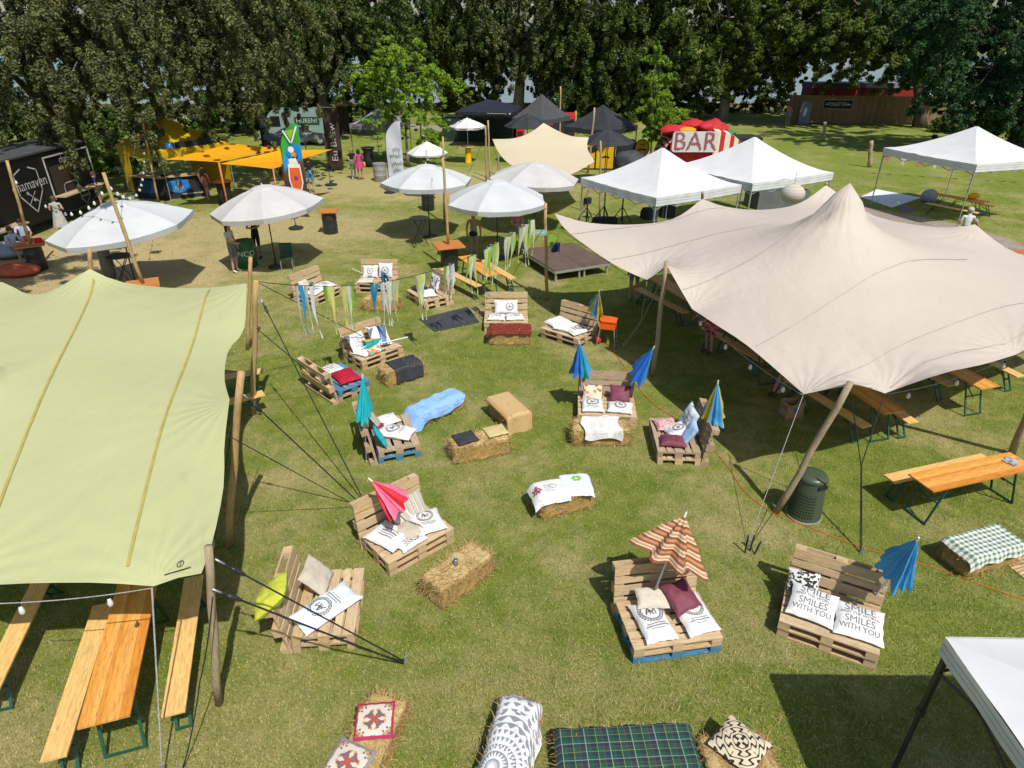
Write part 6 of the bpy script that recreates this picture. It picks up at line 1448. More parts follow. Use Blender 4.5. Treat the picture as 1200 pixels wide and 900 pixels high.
def drape(name, label, cat, key, mat, t0, t1, w0, w1, ov0, ov1, axis='y', yaw=0., lift=.03, slack=.012, seed=0., n=(26, 40), shift=0., wav=.0, rnd=0., rr=.05):
    """cloth laid across (axis 'y') or along (axis 'x') a bale. t0..t1: extent along the fold-free direction; ov0/ov1: how far it hangs down on either side"""
    S = BAL[key]; W2 = (BW_ if axis == 'y' else S.L)/2+.02; H = S.h+lift+.018; W2 += .012; m = MB(); tot = ov0+2*W2+ov1
    def prof(s):
        if s < ov0-rr: return (-W2-.035*(1-s/max(ov0, .01)), H-(ov0-s))
        if s < ov0+rr: a = (s-ov0+rr)/(2*rr)*PI/2; return (-W2+rr-rr*math.cos(a), H-rr+rr*math.sin(a))
        if s < ov0+2*W2-rr: return (-W2+(s-ov0), H)
        if s < ov0+2*W2+rr: a = (s-(ov0+2*W2-rr))/(2*rr)*PI/2; return (W2-rr+rr*math.sin(a), H-rr+rr*math.cos(a))
        return (W2+.035*((s-ov0-2*W2)/max(ov1, .01)), H-(s-ov0-2*W2))
    def f(u, v):
        s = tot*v; y, z = prof(s); ext = 1+0.06*math.sin(v*5+seed)*wav; x = t0+(t1-rnd*(1-max(0, 1-(2*v-1)**2)**.5)-t0)*u
        hang = max(0, (ov0-s)/max(ov0, .01) if s < ov0 else (s-ov0-2*W2)/max(ov1, .01))
        k = mnoise.noise(Vector((x*4+seed, s*4, seed)))+.6*mnoise.noise(Vector((x*11+seed, s*9, seed)))
        y += hang*.02*math.sin(x*16+seed)*(1 if y > 0 else -1); z += slack*k*(1-hang*.6)+wav*.05*hang*math.sin(x*11+seed)
        x += wav*.05*math.sin(s*9+seed)
        # ends sag a little past the bale
        over = max(0., abs(x-shift)-(S.L/2 if axis == 'y' else BW_/2))
        z -= min(over*1.1, .22) if over > 0 else 0
        z = max(z, .012)
        return Vector((x, y, z)) if axis == 'y' else Vector((y, x, z))
    m.grid(n[0], n[1], f); vs = [Matrix.Rotation(yaw, 4, 'Z') @ Vector(p) for p in m.v]; m.v = [tuple(p) for p in vs]
    nv = len(m.v); bot = [(p[0], p[1], p[2]-.006) for p in m.v]; fs = [tuple(reversed(x)) for x in m.f]; uv = list(m.uv); uvr = [list(reversed(x)) for x in uv]
    m.v += bot; m.f += [[k+nv for k in x] for x in fs]; m.m += [0]*len(fs); m.uv += uvr
    o = m.obj(name, mat, None, True); o.matrix_world = S.M; return tag(o, label, cat)
def uvmat(name): b = NB(name); s = b.sep(b.co("UV")); return b, s[0], s[1]
b, u, v = uvmat("black_mat"); M_MATB = b.fin(b.mix(b.step(b.noise(b.co(), 3, 4), .4, .6), (.03, .034, .042), (.042, .046, .055)), .55, .4)
drape("picnic_mat", "black mat folded over a straw bale by the sofas", "mat", "B2", M_MATB, -.28, .42, 0, 0, .34, .1, slack=.008)
b, u, v = uvmat("dark_red_rug"); M_RUG = b.fin(b.mix(b.step(b.noise(b.co(), 24, 3), .4, .6), (.15, .022, .018), (.22, .05, .035)), .95, .1)
drape("rug", "dark red rug laid along the top of a straw bale", "rug", "B3", M_RUG, -.62, .56, 0, 0, .06, .06, lift=.04, slack=.02, seed=2)
b, u, v = uvmat("light_blue_cloth"); st = b.math('FRACT', b.math('MULTIPLY', v, 17.)); M_LB = b.fin(b.mix(b.math('MULTIPLY', b.math('GREATER_THAN', st, .7), .35), (.24, .44, .78), (.42, .58, .82)), .9, .1); b.bump(b.math('ADD', b.noise(b.scl(b.co(), (1, 3, 3)), 9, 4, .6), b.math('MULTIPLY', b.noise(b.co(), 60, 2), .25)), .7, .03)
drape("blanket", "light blue cloth spread over a straw bale", "blanket", "B4", M_LB, -.82, .62, 0, 0, .22, .12, lift=.045, slack=.035, seed=5, wav=.6, rnd=.3, rr=.11)
b, u, v = uvmat("reed_mat"); ed = b.math('GREATER_THAN', b.math('ABSOLUTE', b.math('SUBTRACT', u, .5)), .475); st = b.math('FRACT', b.math('MULTIPLY', v, 42.)); 
M_REED = b.fin(b.mix(ed, b.mix(b.math('GREATER_THAN', st, .6), (.54, .38, .18), (.47, .32, .14)), (.4, .12, .04)), .8, .2)
drape("reed_mat", "tan reed mat with orange edges over a straw bale", "mat", "B5", M_REED, -.3, .3, 0, 0, .06, .42, axis='x', lift=.04, slack=.006, yaw=0)
b, u, v = uvmat("white_throw"); M_THROW = b.fin(b.mix(b.step(b.noise(b.co(), 9, 4), .4, .6), (.70, .70, .69), (.62, .62, .61)), .85, .2); b.bump(b.noise(b.co(), 24, 3), .4, .01)
drape("throw", "white throw hanging over the front of a straw bale", "throw", "B7", M_THROW, -.38, .36, 0, 0, .2, .04, lift=.035, slack=.012, seed=7, wav=.8)
b, u, v = uvmat("green_gingham"); gx = b.math('GREATER_THAN', b.math('FRACT', b.math('MULTIPLY', u, 13.)), .5); gy_ = b.math('GREATER_THAN', b.math('FRACT', b.math('MULTIPLY', v, 10.)), .5); gg = b.math('MULTIPLY', b.math('ADD', gx, gy_), .5)
M_GING = b.fin(b.mix(gg, (.70, .73, .70), (.10, .19, .12)), .85, .2)
drape("tablecloth", "green and white gingham cloth over the bale at the right edge", "cloth", "B14", M_GING, -.58, .6, 0, 0, .14, .14, lift=.035, slack=.012, seed=9)
# mandala cloth
b, u, v = uvmat("mandala"); cu_ = b.math('MULTIPLY', b.math('SUBTRACT', u, .32), 1.55); cv = b.math('SUBTRACT', v, .55); rr = b.math('SQRT', b.math('ADD', b.math('MULTIPLY', cu_, cu_), b.math('MULTIPLY', cv, cv))); an = b.math('ARCTAN2', cv, cu_)
rings = b.math('FRACT', b.math('MULTIPLY', rr, 11.)); pet = b.math('SINE', b.math('MULTIPLY', an, 24.)); pet2 = b.math('SINE', b.math('MULTIPLY', an, 40.))
pat = b.math('GREATER_THAN', b.math('ADD', rings, b.math('MULTIPLY', pet, .3)), .55); alt = b.math('GREATER_THAN', b.math('ADD', rings, b.math('MULTIPLY', pet2, .32)), .72)
big = b.math('LESS_THAN', b.math('FRACT', b.math('MULTIPLY', rr, 2.15)), .5); pp = b.n("Mix", data_type='FLOAT'); b.put(pp.inputs[0], big); b.put(pp.inputs[2], alt); b.put(pp.inputs[3], pat)
M_MAND = b.fin(b.mix(pp.outputs[0], (.66, .67, .69), (.24, .25, .275)), .9, .1); b.bump(b.noise(b.co(), 12, 4, .6), .5, .02)
drape("blanket", "grey and white mandala cloth over a bale at the bottom edge", "blanket", "B11", M_MAND, -.75, .72, 0, 0, .14, .3, lift=.04, slack=.018, seed=11, wav=.5, rnd=.42, rr=.13)
b, u, v = uvmat("tartan")
def lines(b, x, f, lo, hi): q = b.math('FRACT', b.math('MULTIPLY', x, f)); return b.math('MULTIPLY', b.math('GREATER_THAN', q, lo), b.math('LESS_THAN', q, hi))
base_ = b.mix(b.math('MULTIPLY', b.math('ADD', lines(b, u, 12, .1, .55), lines(b, v, 8, .1, .55)), .5), (.02, .085, .06), (.022, .04, .055))
c_ = b.mix(b.math('MULTIPLY', b.math('MAXIMUM', lines(b, u, 6, .3, .335), lines(b, v, 4, .3, .335)), .45), base_, (.5, .5, .45)); c_ = b.mix(b.math('MULTIPLY', b.math('MAXIMUM', lines(b, u, 6, .78, .805), lines(b, v, 4, .78, .805)), .5), c_, (.42, .38, .04)); c_ = b.mix(b.math('MULTIPLY', b.math('MAXIMUM', lines(b, u, 6, .05, .08), lines(b, v, 4, .05, .08)), .4), c_, (.3, .04, .04))
M_TART = b.fin(c_, .9, .1); b.bump(b.noise(b.co(), 8, 4, .6), .5, .025)
drape("blanket", "green tartan blanket spread over a bale at the bottom edge", "blanket", "B12", M_TART, -.80, .78, 0, 0, .1, .1, lift=.045, slack=.01, seed=13)
# pads
def pad_on(key, label, x, y, w_, h_, mat, yaw=0, t_=.03, prt=None, z=0., group="seat pads on straw bales", bend=None):
    S = BAL[key]; return cushion(label, S.M @ Matrix.Translation((x, y, S.h+t_+.02+z)) @ Matrix.Rotation(R(yaw), 4, 'Z'), w_, h_, t_, mat, prt, group, soft=.05, bend=bend)
pad_on("B6", "charcoal quilted seat pad on a straw bale", -.26, .02, .42, .4, M_CDARK, 8)
pad_on("B6", "pale yellow seat pad on the same bale as the charcoal one", .36, .06, .42, .38, pm("straw_yellow_cotton", (.56, .46, .22), (.5, .41, .19), rough=.85), 4)
def tile_mat(name, edge, seed):
    b = NB(name); p = b.co(); s = b.sep(p); x = b.math('ABSOLUTE', s[0]); y = b.math('ABSOLUTE', s[1]); c = b.n("CombineXYZ"); b.put(c.inputs[0], b.math('MINIMUM', x, y)); b.put(c.inputs[1], b.math('MAXIMUM', x, y)); c.inputs[2].default_value = seed
    vo = b.n("TexVoronoi", {"Scale": 34.0}); b.put(vo.inputs["Vector"], c.outputs[0]); k = b.sep(vo.outputs["Color"])[0]
    col = b.ramp(k, [(0, (.62, .56, .48)), (.3, (.40, .09, .07)), (.45, (.62, .57, .5)), (.62, (.12, .13, .17)), (.75, (.6, .54, .46)), (.9, (.45, .3, .12))], 'CONSTANT')
    return b.fin(b.mix(b.math('GREATER_THAN', b.math('MAXIMUM', x, y), .19), col, edge), .8, .2)
pad_on("B10", "tile patterned seat pad with crimson border", .16, .02, .46, .44, tile_mat("crimson_tile_pad", (.38, .03, .08), 1), 18)
pad_on("B10", "tile patterned seat pad with grey border", -.36, .1, .46, .46, tile_mat("grey_tile_pad", (.26, .23, .26), 1), -8)
b = NB("black_cream_pad"); p = b.co(); s = b.sep(p); mx = b.math('MAXIMUM', b.math('ABSOLUTE', s[0]), b.math('ABSOLUTE', s[1])); di = b.math('ADD', b.math('ABSOLUTE', s[0]), b.math('ABSOLUTE', s[1])); f = b.math('ADD', b.math('MULTIPLY', mx, 15.), b.math('MULTIPLY', b.math('SINE', b.math('MULTIPLY', di, 52.)), .35)); M_KIL = b.fin(b.mix(b.math('GREATER_THAN', b.math('FRACT', f), .66), (.60, .52, .38), (.035, .032, .03)), .9, .1)
pad_on("B13", "black and cream ethnic patterned pad at the bottom edge", .02, .06, .5, .5, M_KIL, 38, .05)
pad_on("B8", "white cushion with dark red print on the middle bale", -.3, .0, .66, .62, M_CW, -4, .045, (pr_berries, pr_berry), bend=[(-.16, .9, 0), (-.17, .2, 1)], group="printed cushions on the middle bale")
pad_on("B8", "pale blue cushion with green flower on the middle bale", .24, -.02, .56, .6, M_CBLUEWHITE, -16, .045, pr_flower, z=.02, bend=[(-.9, .2, 0), (-.16, .2, 1)], group="printed cushions on the middle bale")
S = BAL["B9"]; p = S.M @ Vector((-.02, .02, S.h)); m = MB(); m.lathe([(.028, 0), (.033, .01), (.033, .1), (.027, .115), (.024, .112)], 14); solo(m, "drink_can", "small silver-blue drink can on the large bare bale", "can", pm("can_metal", (.4, .43, .5), (.1, .2, .4), scale=20, rough=.3, metal=.7), p, smooth=True)
# cloths on the ground
flat_cloth("groundsheet", "black plastic groundsheet lying on the grass amid the sofas", "groundsheet", [(490, 374), (509, 389), (562, 378), (548, 360)], pm("black_plastic", (.04, .045, .055), (.055, .06, .07), scale=3, rough=.5, bump=.3, bscale=6), amp=.018)
b = NB("striped_mat"); x = b.sep(b.co("UV"))[0]; M_SMAT = b.fin(b.ramp(b.math('FRACT', b.math('MULTIPLY', x, 5.)), [(0, (.5, .36, .2)), (.3, (.35, .1, .05)), (.45, (.55, .45, .28)), (.8, (.3, .22, .1))], 'CONSTANT'), .9)
flat_cloth("rug", "brown striped mat on the grass by the gingham cloth", "mat", [(1172, 656), (1215, 690), (1250, 676), (1205, 648)], M_SMAT)

# ------------------------------------------------------------------ folded parasols stuck behind the sofas
def folded(label, apex, foot, L, rad, cols, n=8, open_=1., pole_ext=True, mat=None, group="folded beach parasols", squash=.65, seed=0, lying=False, curl=0.):
    """apex, foot: world points; the canopy hangs from the apex down along the pole"""
    A_, F = Vector(apex), Vector(foot); ax = (F-A_).normalized(); t = thing("folded_parasol", label, "parasol", F, 0, group)
    ref = Vector((1, 0, 0)) if abs(ax.x) < .9 else Vector((0, 1, 0)); e1 = ax.cross(ref).normalized(); e2 = ax.cross(e1)
    m = MB(); m.tube([A_-F-ax*.06, F-F], .014, 7); m.obj("pole", M_WHITE, t)
    m = MB(); m.tube([A_-F-ax*.08, A_-F], [.012, .016], 6); m.obj("tip", M_WHITE, t)
    sub = 6; N = n*sub; rows = 9; vs = []; r = random.Random(seed); off = [r.uniform(.75, 1.2) for _ in range(n)]; hem = [r.uniform(.9, 1.04) for _ in range(n)]
    for j in range(rows+1):
        q = j/rows
        for k in range(N):
            i, w_ = divmod(k, sub); w_ /= sub; a = 2*PI*k/N
            pl = (math.cos(PI*2*w_)+1)/2; pl = .45+.55*pl; of = off[i]*(1-w_)+off[(i+1) % n]*w_
            R_ = (.02+rad*1.18*q**.92*(.38+.62*pl)*of*(1+.22*mnoise.noise(Vector((k*.31+seed*7, q*3., seed))))); x, y = R_*math.cos(a), R_*math.sin(a)*squash
            ln = L*q*(1-.10*(1-pl)*q)*(hem[i]*(1-w_)+hem[(i+1) % n]*w_)
            vs.append(A_-F+ax*ln+e1*x+e2*y+e1*curl*q*q)
    fs = []; mi = []; m = MB()
    for k in range(N):
        seg = k//sub
        for j in range(rows): m.add([vs[j*N+k], vs[j*N+(k+1) % N], vs[(j+1)*N+(k+1) % N], vs[(j+1)*N+k]], [(0, 1, 2, 3)], seg % len(cols) if not mat else 0, [(k/N, j/rows), ((k+1)/N, j/rows), ((k+1)/N, (j+1)/rows), (k/N, (j+1)/rows)])
    m.obj("canopy", mat or cols, t, False); return t
def um(name, c): return pm(name, c, tuple(x*.85 for x in c), scale=5, rough=.6, trans=.18, bump=.25, bscale=10)
U_BLUE, U_TURQ, U_YEL, U_SKY, U_RED, U_PINK, U_AQUA = um("royal_blue_nylon", (.04, .19, .70)), um("turquoise_nylon", (.02, .38, .50)), um("yellow_nylon", (.72, .50, .04)), um("sky_blue_nylon", (.08, .40, .76)), um("red_nylon", (.72, .025, .05)), um("pink_nylon", (.80, .20, .32)), um("aqua_nylon", (.03, .56, .66))
def SL(s, x, y, z): return SOFAS[s].M @ Vector((x, y, z))
def upole(label, s, foot, apex_px, za, L, rad, cols, **k): return folded(label, at(*apex_px, za), SL(s, *foot), L, rad, cols, **k)
upole("royal blue and turquoise parasol behind the left of the two-parasol sofa", "S9", (.12, 1.04, .0), (679, 403), 1.66, .80, .27, [U_BLUE, U_BLUE, U_SKY, U_TURQ], seed=1)
upole("royal blue parasol leaning right behind the two-parasol sofa", "S9", (.95, .98, .1), (765, 409), 1.62, .80, .26, [U_BLUE, U_BLUE, U_BLUE, U_SKY], seed=2)
upole("yellow and blue parasol behind the sofa by the orange box", "S8", (.98, 1.02, .1), (702, 343), 1.6, .78, .28, [U_SKY, U_YEL, U_TURQ, U_YEL], seed=3)
upole("blue and yellow parasol hanging behind the dark side-on sofa", "S10", (.62, 1.05, 0), (841, 450), 1.55, .82, .27, [U_SKY, U_YEL, U_SKY, U_AQUA, U_YEL], seed=4)
upole("turquoise parasol tied tight at the weathered sofa", "S6", (.2, 1.02, 0), (425, 443), 1.85, .86, .18, [U_AQUA], seed=5)
upole("red and pink parasol drooping over its sofa", "S11", (.78, .18, .42), (436, 564), 1.25, .60, .30, [U_RED, U_PINK, U_RED, U_PINK], seed=6, squash=.55)
b, u, v = uvmat("brown_stripes"); M_BST = b.fin(b.ramp(b.math('FRACT', b.math('MULTIPLY', v, 3.8)), [(0, (.30, .10, .045)), (.2, (.66, .55, .4)), (.33, (.5, .27, .12)), (.5, (.7, .6, .46)), (.6, (.26, .085, .04)), (.8, (.48, .26, .12))], 'CONSTANT'), .7, .2, .15)
upole("brown and cream striped parasol half open over the blue-based sofa", "S13", (.5, .70, .5), (802, 606), 1.5, .62, .60, None, mat=M_BST, seed=7, squash=.8)
upole("light blue pleated parasol behind the sofa with lettered cushions", "S14", (1.06, 1.03, 0), (1074, 634), 1.78, .78, .27, [U_SKY], seed=8, n=10)
# parasols lying folded on the seats
folded("yellow and blue folded parasol lying on the back left sofa", SL("S1", .62, .62, .47), SL("S1", .2, .3, .42), .55, .2, [U_YEL, U_SKY, U_YEL, U_TURQ], seed=9, squash=.35)
folded("blue folded parasol lying across the back row sofa", SL("S2", .72, .62, .52), SL("S2", 1.0, .1, .4), .6, .2, [U_SKY, U_TURQ], seed=10, squash=.35)
folded("yellow and turquoise folded parasol lying on the sofa by the black mat", SL("S4", .85, .36, .5), SL("S4", .2, .3, .46), .6, .16, [U_YEL, U_AQUA, U_AQUA, U_YEL], seed=11, squash=.35)
for sx_, (p, q, z) in (("white parasol pole sticking out of the sofa by the black mat", ((448, 402), (478, 395), .62)), ("white parasol pole sticking out left of the back row sofa", ((413, 315), (424, 320), .62))):
    a, b_ = at(*p, z), at(*q, z); m = MB(); m.tube([(0, 0, 0), b_-a], .014, 7); solo(m, "parasol_pole", sx_, "pole", M_WHITE, a)

# ================================================================== PEOPLE
SKIN = pm("skin", (.52, .30, .21), (.46, .26, .18), scale=9, rough=.55, spec=.35)
SKIN2 = pm("tanned_skin", (.40, .215, .14), (.35, .185, .12), scale=9, rough=.55, spec=.35)
def cl(name, c, c2=None): return pm("cloth_"+name, c, c2 or tuple(x*.75 for x in c), scale=9, rough=.85, bump=.4, bscale=14)
HAIR = {k: pm(k+"_hair", c, tuple(x*.5 for x in c), scale=30, rough=.6, stretch=(1, 1, .2)) for k, c in (("brown", (.11, .065, .035)), ("blond", (.42, .29, .13)), ("dark", (.03, .022, .018)), ("grey", (.35, .34, .33)))}
STAND = dict(pelvis=(0, 0, .96), waist=(0, .01, 1.12), chest=(0, .015, 1.33), neck=(0, .02, 1.50), skull=(0, -.005, 1.60), crown=(0, 0, 1.70),
  shL=(.17, .01, 1.43), elL=(.235, .03, 1.16), wrL=(.24, -.06, .92), haL=(.235, -.09, .84), shR=(-.17, .01, 1.43), elR=(-.235, .03, 1.16), wrR=(-.24, -.06, .92), haR=(-.235, -.09, .84),
  hiL=(.09, 0, .92), knL=(.10, -.02, .50), anL=(.105, .02, .085), toL=(.115, -.14, .035), hiR=(-.09, 0, .92), knR=(-.10, -.02, .50), anR=(-.105, .02, .085), toR=(-.115, -.14, .035))
SIT = dict(STAND); SIT.update(pelvis=(0, 0, .56), waist=(0, .0, .72), chest=(0, -.03, .93), neck=(0, -.06, 1.10), skull=(0, -.10, 1.20), crown=(0, -.10, 1.30),
  shL=(.17, -.05, 1.03), elL=(.235, -.1, .77), wrL=(.16, -.34, .72), haL=(.13, -.42, .71), shR=(-.17, -.05, 1.03), elR=(-.235, -.1, .77), wrR=(-.16, -.34, .72), haR=(-.13, -.42, .71),
  hiL=(.09, -.02, .53), knL=(.12, -.45, .52), anL=(.12, -.42, .085), toL=(.125, -.57, .035), hiR=(-.09, -.02, .53), knR=(-.12, -.45, .52), anR=(-.12, -.42, .085), toR=(-.125, -.57, .035))
RAD = dict(pelvis=.135, waist=.118, chest=.138, neck=.052, skull=.092, crown=.072, sh=.062, el=.042, wr=.029, ha=.034, hi=.092, kn=.057, an=.038, to=.034)
BONES = [("pelvis", "waist", "hips"), ("waist", "chest", "torso"), ("chest", "neck", "torso"), ("neck", "skull", "neck"), ("skull", "crown", "head")]
for s in "LR":
    BONES += [("chest", "sh"+s, "torso"), ("sh"+s, "el"+s, "uparm"), ("el"+s, "wr"+s, "forearm"), ("wr"+s, "ha"+s, "hand"), ("pelvis", "hi"+s, "hips"), ("hi"+s, "kn"+s, "thigh"), ("kn"+s, "an"+s, "calf"), ("an"+s, "to"+s, "foot")]
def person(label, loc, yaw, base=STAND, pose=None, h=1.72, outfit=None, skin=None, hair="brown", hairlen=.0, skirt=None, cap=None, extra=None, group="festival visitors", wide=1.):
    J = dict(base); J.update(pose or {}); s_ = h/1.775; skin = skin or SKIN
    names = list(J); idx = {k: i for i, k in enumerate(names)}; r = {k: RAD.get(k, RAD.get(k[:2])) for k in names}
    me = bpy.data.meshes.new("skeleton"); me.from_pydata([tuple(c*s_ for c in J[k]) for k in names], [(idx[a], idx[b]) for a, b, _ in BONES], [])
    o = bpy.data.objects.new("skeleton", me); COL.objects.link(o); md = o.modifiers.new("Skin", 'SKIN'); md.use_smooth_shade = True; md.branch_smoothing = .35
    for k in names:
        sv = me.skin_vertices[0].data[idx[k]]; w_ = r[k]*s_*(wide if k in ("pelvis", "waist", "chest") else 1); sv.radius = (w_, w_*(.78 if k in ("waist", "chest") else .92)); sv.use_root = k == "pelvis"
    sb = o.modifiers.new("Sub", 'SUBSURF'); sb.levels = 2; sb.render_levels = 2
    bm = bpy.data.meshes.new_from_object(o.evaluated_get(bpy.context.evaluated_depsgraph_get())); bpy.data.objects.remove(o)
    V = np.array([v.co[:] for v in bm.vertices]); F = [tuple(p.vertices) for p in bm.polygons]; bpy.data.meshes.remove(bm)
    seg = [(Vector(J[a])*s_, Vector(J[b])*s_, g) for a, b, g in BONES]
    def region(c):
        best = None
        for a, b, g in seg:
            ab = b-a; t = max(0, min(1, (c-a).dot(ab)/ab.length_squared)); d = (c-(a+ab*t)).length
            if best is None or d < best[0]: best = (d, g, t)
        return best[1], best[2]
    outfit = outfit or {}; mats = [skin]; m = MB(); m.v = [tuple(v) for v in V]
    for f in F:
        c = Vector(V[list(f)].mean(0)); g, t = region(c); mt = outfit.get(g, skin)
        if isinstance(mt, tuple): mt = mt[1] if t < mt[0] else skin          # (how far down the limb, cloth)
        if mt not in mats: mats.append(mt)
        m.f.append(list(f)); m.m.append(mats.index(mt)); m.uv.append([(0, 0)]*len(f))
    for s in "LR":                                                            # five unequal fingers, slightly curled
        w_, hn = Vector(J["wr"+s])*s_, Vector(J["ha"+s])*s_; d = (hn-w_).normalized(); sd_ = d.cross(Vector((0, 1, .2))).normalized(); pal = d.cross(sd_).normalized()
        for k, (o_, L) in enumerate(((-.030, .066), (-.011, .078), (.009, .074), (.028, .058))):
            p0 = hn+sd_*o_*s_-d*.01; p1 = p0+d*L*.5*s_-pal*.006; p2 = p1+d*L*.4*s_-pal*.02; m.tube([p0, p1, p2], [.0095*s_, .0085*s_, .006*s_], 6, mi=0)
        sg = -1 if s == "L" else 1; p0 = w_.lerp(hn, .45)+sd_*.028*sg; m.tube([p0, p0+d*.03+sd_*.022*sg, p0+d*.06+sd_*.03*sg-pal*.008], [.011*s_, .0095*s_, .007*s_], 6, mi=0)
    t = m.obj("person", mats, None, True); t.location = loc; t.rotation_euler = (0, 0, yaw); tag(t, label, "person", group)
    # face, ears and hair on the head
    S_ = Vector(J["skull"])*s_; C_ = Vector(J["crown"])*s_; up = (C_-S_).normalized(); fw = Vector((0, -1, 0)); fw = (fw-up*fw.dot(up)).normalized(); rt = fw.cross(up); hr = .092*s_
    f_ = MB(); c = S_+up*.012
    f_.add([c+fw*hr*.93+up*.02, c+fw*hr*.9-rt*.014-up*.02, c+fw*hr*.9+rt*.014-up*.02, c+fw*(hr+.018)-up*.012], [(0, 1, 3), (0, 3, 2), (1, 2, 3)], 0)
    for s in (-1, 1):
        f_.ball(c+fw*hr*.88+rt*s*.032+up*.022, .010, 6, 4, 1); f_.ball(c+rt*s*hr*.97-fw*.005, .02, 8, 5, 0, (.5, .8, 1.2))
    f_.beam(c+fw*hr*.9-rt*.024-up*.045, c+fw*hr*.9+rt*.024-up*.045, .008, .008, 2); f_.obj("face", [skin, M_BLACK, pm("lip", (.32, .1, .09), rough=.5)], t)
    if hair:
        hm = MB(); n = 16
        def cap_f(u, v):
            a = u*2*PI; th = v*PI*.62; d = rt*math.sin(th)*math.cos(a)+fw*math.sin(th)*math.sin(a)*1.05+up*math.cos(th)
            face = max(0, d.dot(fw)-.35); q = hr*1.13*(1-face*.22)
            p = c+up*.025+d*q
            if d.dot(fw) > .45 and d.dot(up) < .55: p = c+up*.025+d*hr*.8
            elif v > .7 and hairlen: p -= up*hairlen*(v-.7)/.3*(1 if d.dot(fw) < .2 else 0)
            return p
        hm.grid(n, 12, cap_f); hm.obj("hair", HAIR[hair], t, True)
    if cap:
        hm = MB(); hm.grid(16, 6, lambda u, v: c+up*.035+rt*math.cos(u*2*PI)*hr*1.2*math.sin(v*PI/2)+fw*math.sin(u*2*PI)*hr*1.2*math.sin(v*PI/2)+up*hr*1.05*math.cos(v*PI/2))
        hm.grid(8, 3, lambda u, v: c+up*(.04-.02*v)+rt*(u-.5)*hr*2*(1-.2*v)+fw*(hr*.9+.09*v)); hm.obj("cap", cap, t, True)
    if skirt:
        mat, z0, z1, r0, r1 = skirt; hm = MB(); P = Vector(J["waist"])*s_
        hm.grid(24, 6, lambda u, v: (P.x+(r0+(r1-r0)*v+.02*v*math.sin(u*2*PI*7))*math.cos(u*2*PI), P.y+(r0+(r1-r0)*v+.02*v*math.sin(u*2*PI*7))*math.sin(u*2*PI)*.8, (z0+(z1-z0)*v)*s_)); hm.obj("skirt", mat, t, True)
    if extra: extra(t, J, s_)
    return t
def O(top=None, bot=None, sleeve=.55, legs=1., shoes=None, full_sleeve=False):
    d = {}
    if top: d.update(torso=top, uparm=(sleeve, top) if not full_sleeve else top); 
    if full_sleeve: d["forearm"] = top
    if bot: d.update(hips=bot, thigh=bot if legs >= .5 else (legs*2, bot))
    if legs >= 1 and bot: d["calf"] = bot
    if shoes: d["foot"] = shoes
    return d
WHT, BLK, NAVY, KHAKI, PINK, GREYC = cl("white", (.70, .70, .70)), cl("black", (.018, .018, .022)), cl("navy", (.02, .04, .16)), cl("khaki", (.28, .24, .17)), cl("magenta", (.62, .06, .26)), cl("grey", (.2, .2, .22))
BLUE = cl("denim", (.16, .24, .42)); SHOEW = cl("white_shoe", (.65, .65, .65)); BROWN = cl("brown", (.11, .06, .045)); DUSK = cl("dusty_pink", (.52, .2, .2)); TAN = cl("tan", (.33, .23, .15)); LBLUE = cl("light_blue", (.48, .56, .72))
RFLOR = cloth_print_mat("red_floral_cloth", (.5, .1, .1), [(.5, .06, .06), (.5, .25, .2), (.2, .03, .03), (.6, .12, .1)], 16)
BLPAT = cloth_print_mat("blue_pattern_cloth", (.05, .2, .4), [(.02, .1, .3), (.1, .4, .55), (.03, .15, .2)], 14)
ARMS_F = dict(elL=(.24, 0, 1.18), wrL=(.12, -.22, 1.15), haL=(.06, -.27, 1.16), elR=(-.24, 0, 1.18), wrR=(-.12, -.22, 1.15), haR=(-.06, -.27, 1.16))
ARM_TALK = dict(elR=(-.25, -.02, 1.18), wrR=(-.16, -.22, 1.05), haR=(-.13, -.3, 1.06))
WALK = dict(knL=(.1, -.12, .52), anL=(.1, -.1, .1), toL=(.11, -.26, .05), knR=(-.1, .02, .5), anR=(-.1, .2, .12), toR=(-.11, .06, .035))
def bag(t, J, s_): m = MB(); m.ball((-.27, .05, .82), 1, 10, 6, sc=(.07, .14, .16)); m.obj("orange_bag", M_ORANGE, t, True)
person("woman in a magenta dress with an orange bag", at(423, 211), R(200), pose=ARM_TALK, h=1.68, outfit=O(PINK, PINK, .2, .3, SHOEW), skirt=(PINK, 1.12, .68, .14, .2), hair="dark", hairlen=.12, extra=bag, skin=SKIN2)
person("woman with black top and grey trousers facing the magenta dress", at(415, 210), R(40), pose=ARM_TALK, h=1.7, outfit=O(BLK, GREYC, .5, 1, SHOEW), hair="blond", hairlen=.1)
person("man in black top and blue patterned shorts behind the green flag", at(366, 226), R(190), h=1.78, outfit=O(BLK, BLPAT, .6, .5, SHOEW), hair="dark")
person("woman with long hair, white shirt and dark shorts beside the green drum", at(277, 319), R(75), pose=dict(elR=(-.2, -.08, 1.17), wrR=(-.1, -.3, 1.08), haR=(-.07, -.38, 1.08)), h=1.72, outfit=O(WHT, GREYC, .6, .45, SHOEW), hair="brown", hairlen=.26)
person("man in black shirt and shorts standing behind the green drum", at(304, 303), R(-20), pose=ARMS_F, h=1.8, outfit=O(BLK, BLK, .6, .5, BLK), hair="dark", skin=SKIN2)
def pouch(t, J, s_): m = MB(); m.ball((.02, .13, 1.0), 1, 12, 6, sc=(.15, .06, .1)); m.obj("waist_bag", BLK, t, True)
person("man in tan shirt with a black waist bag, seen from behind", at(556, 305), R(180), h=1.8, outfit=O(TAN, KHAKI, .6, 1, BROWN), hair="brown", extra=pouch, skin=SKIN2)
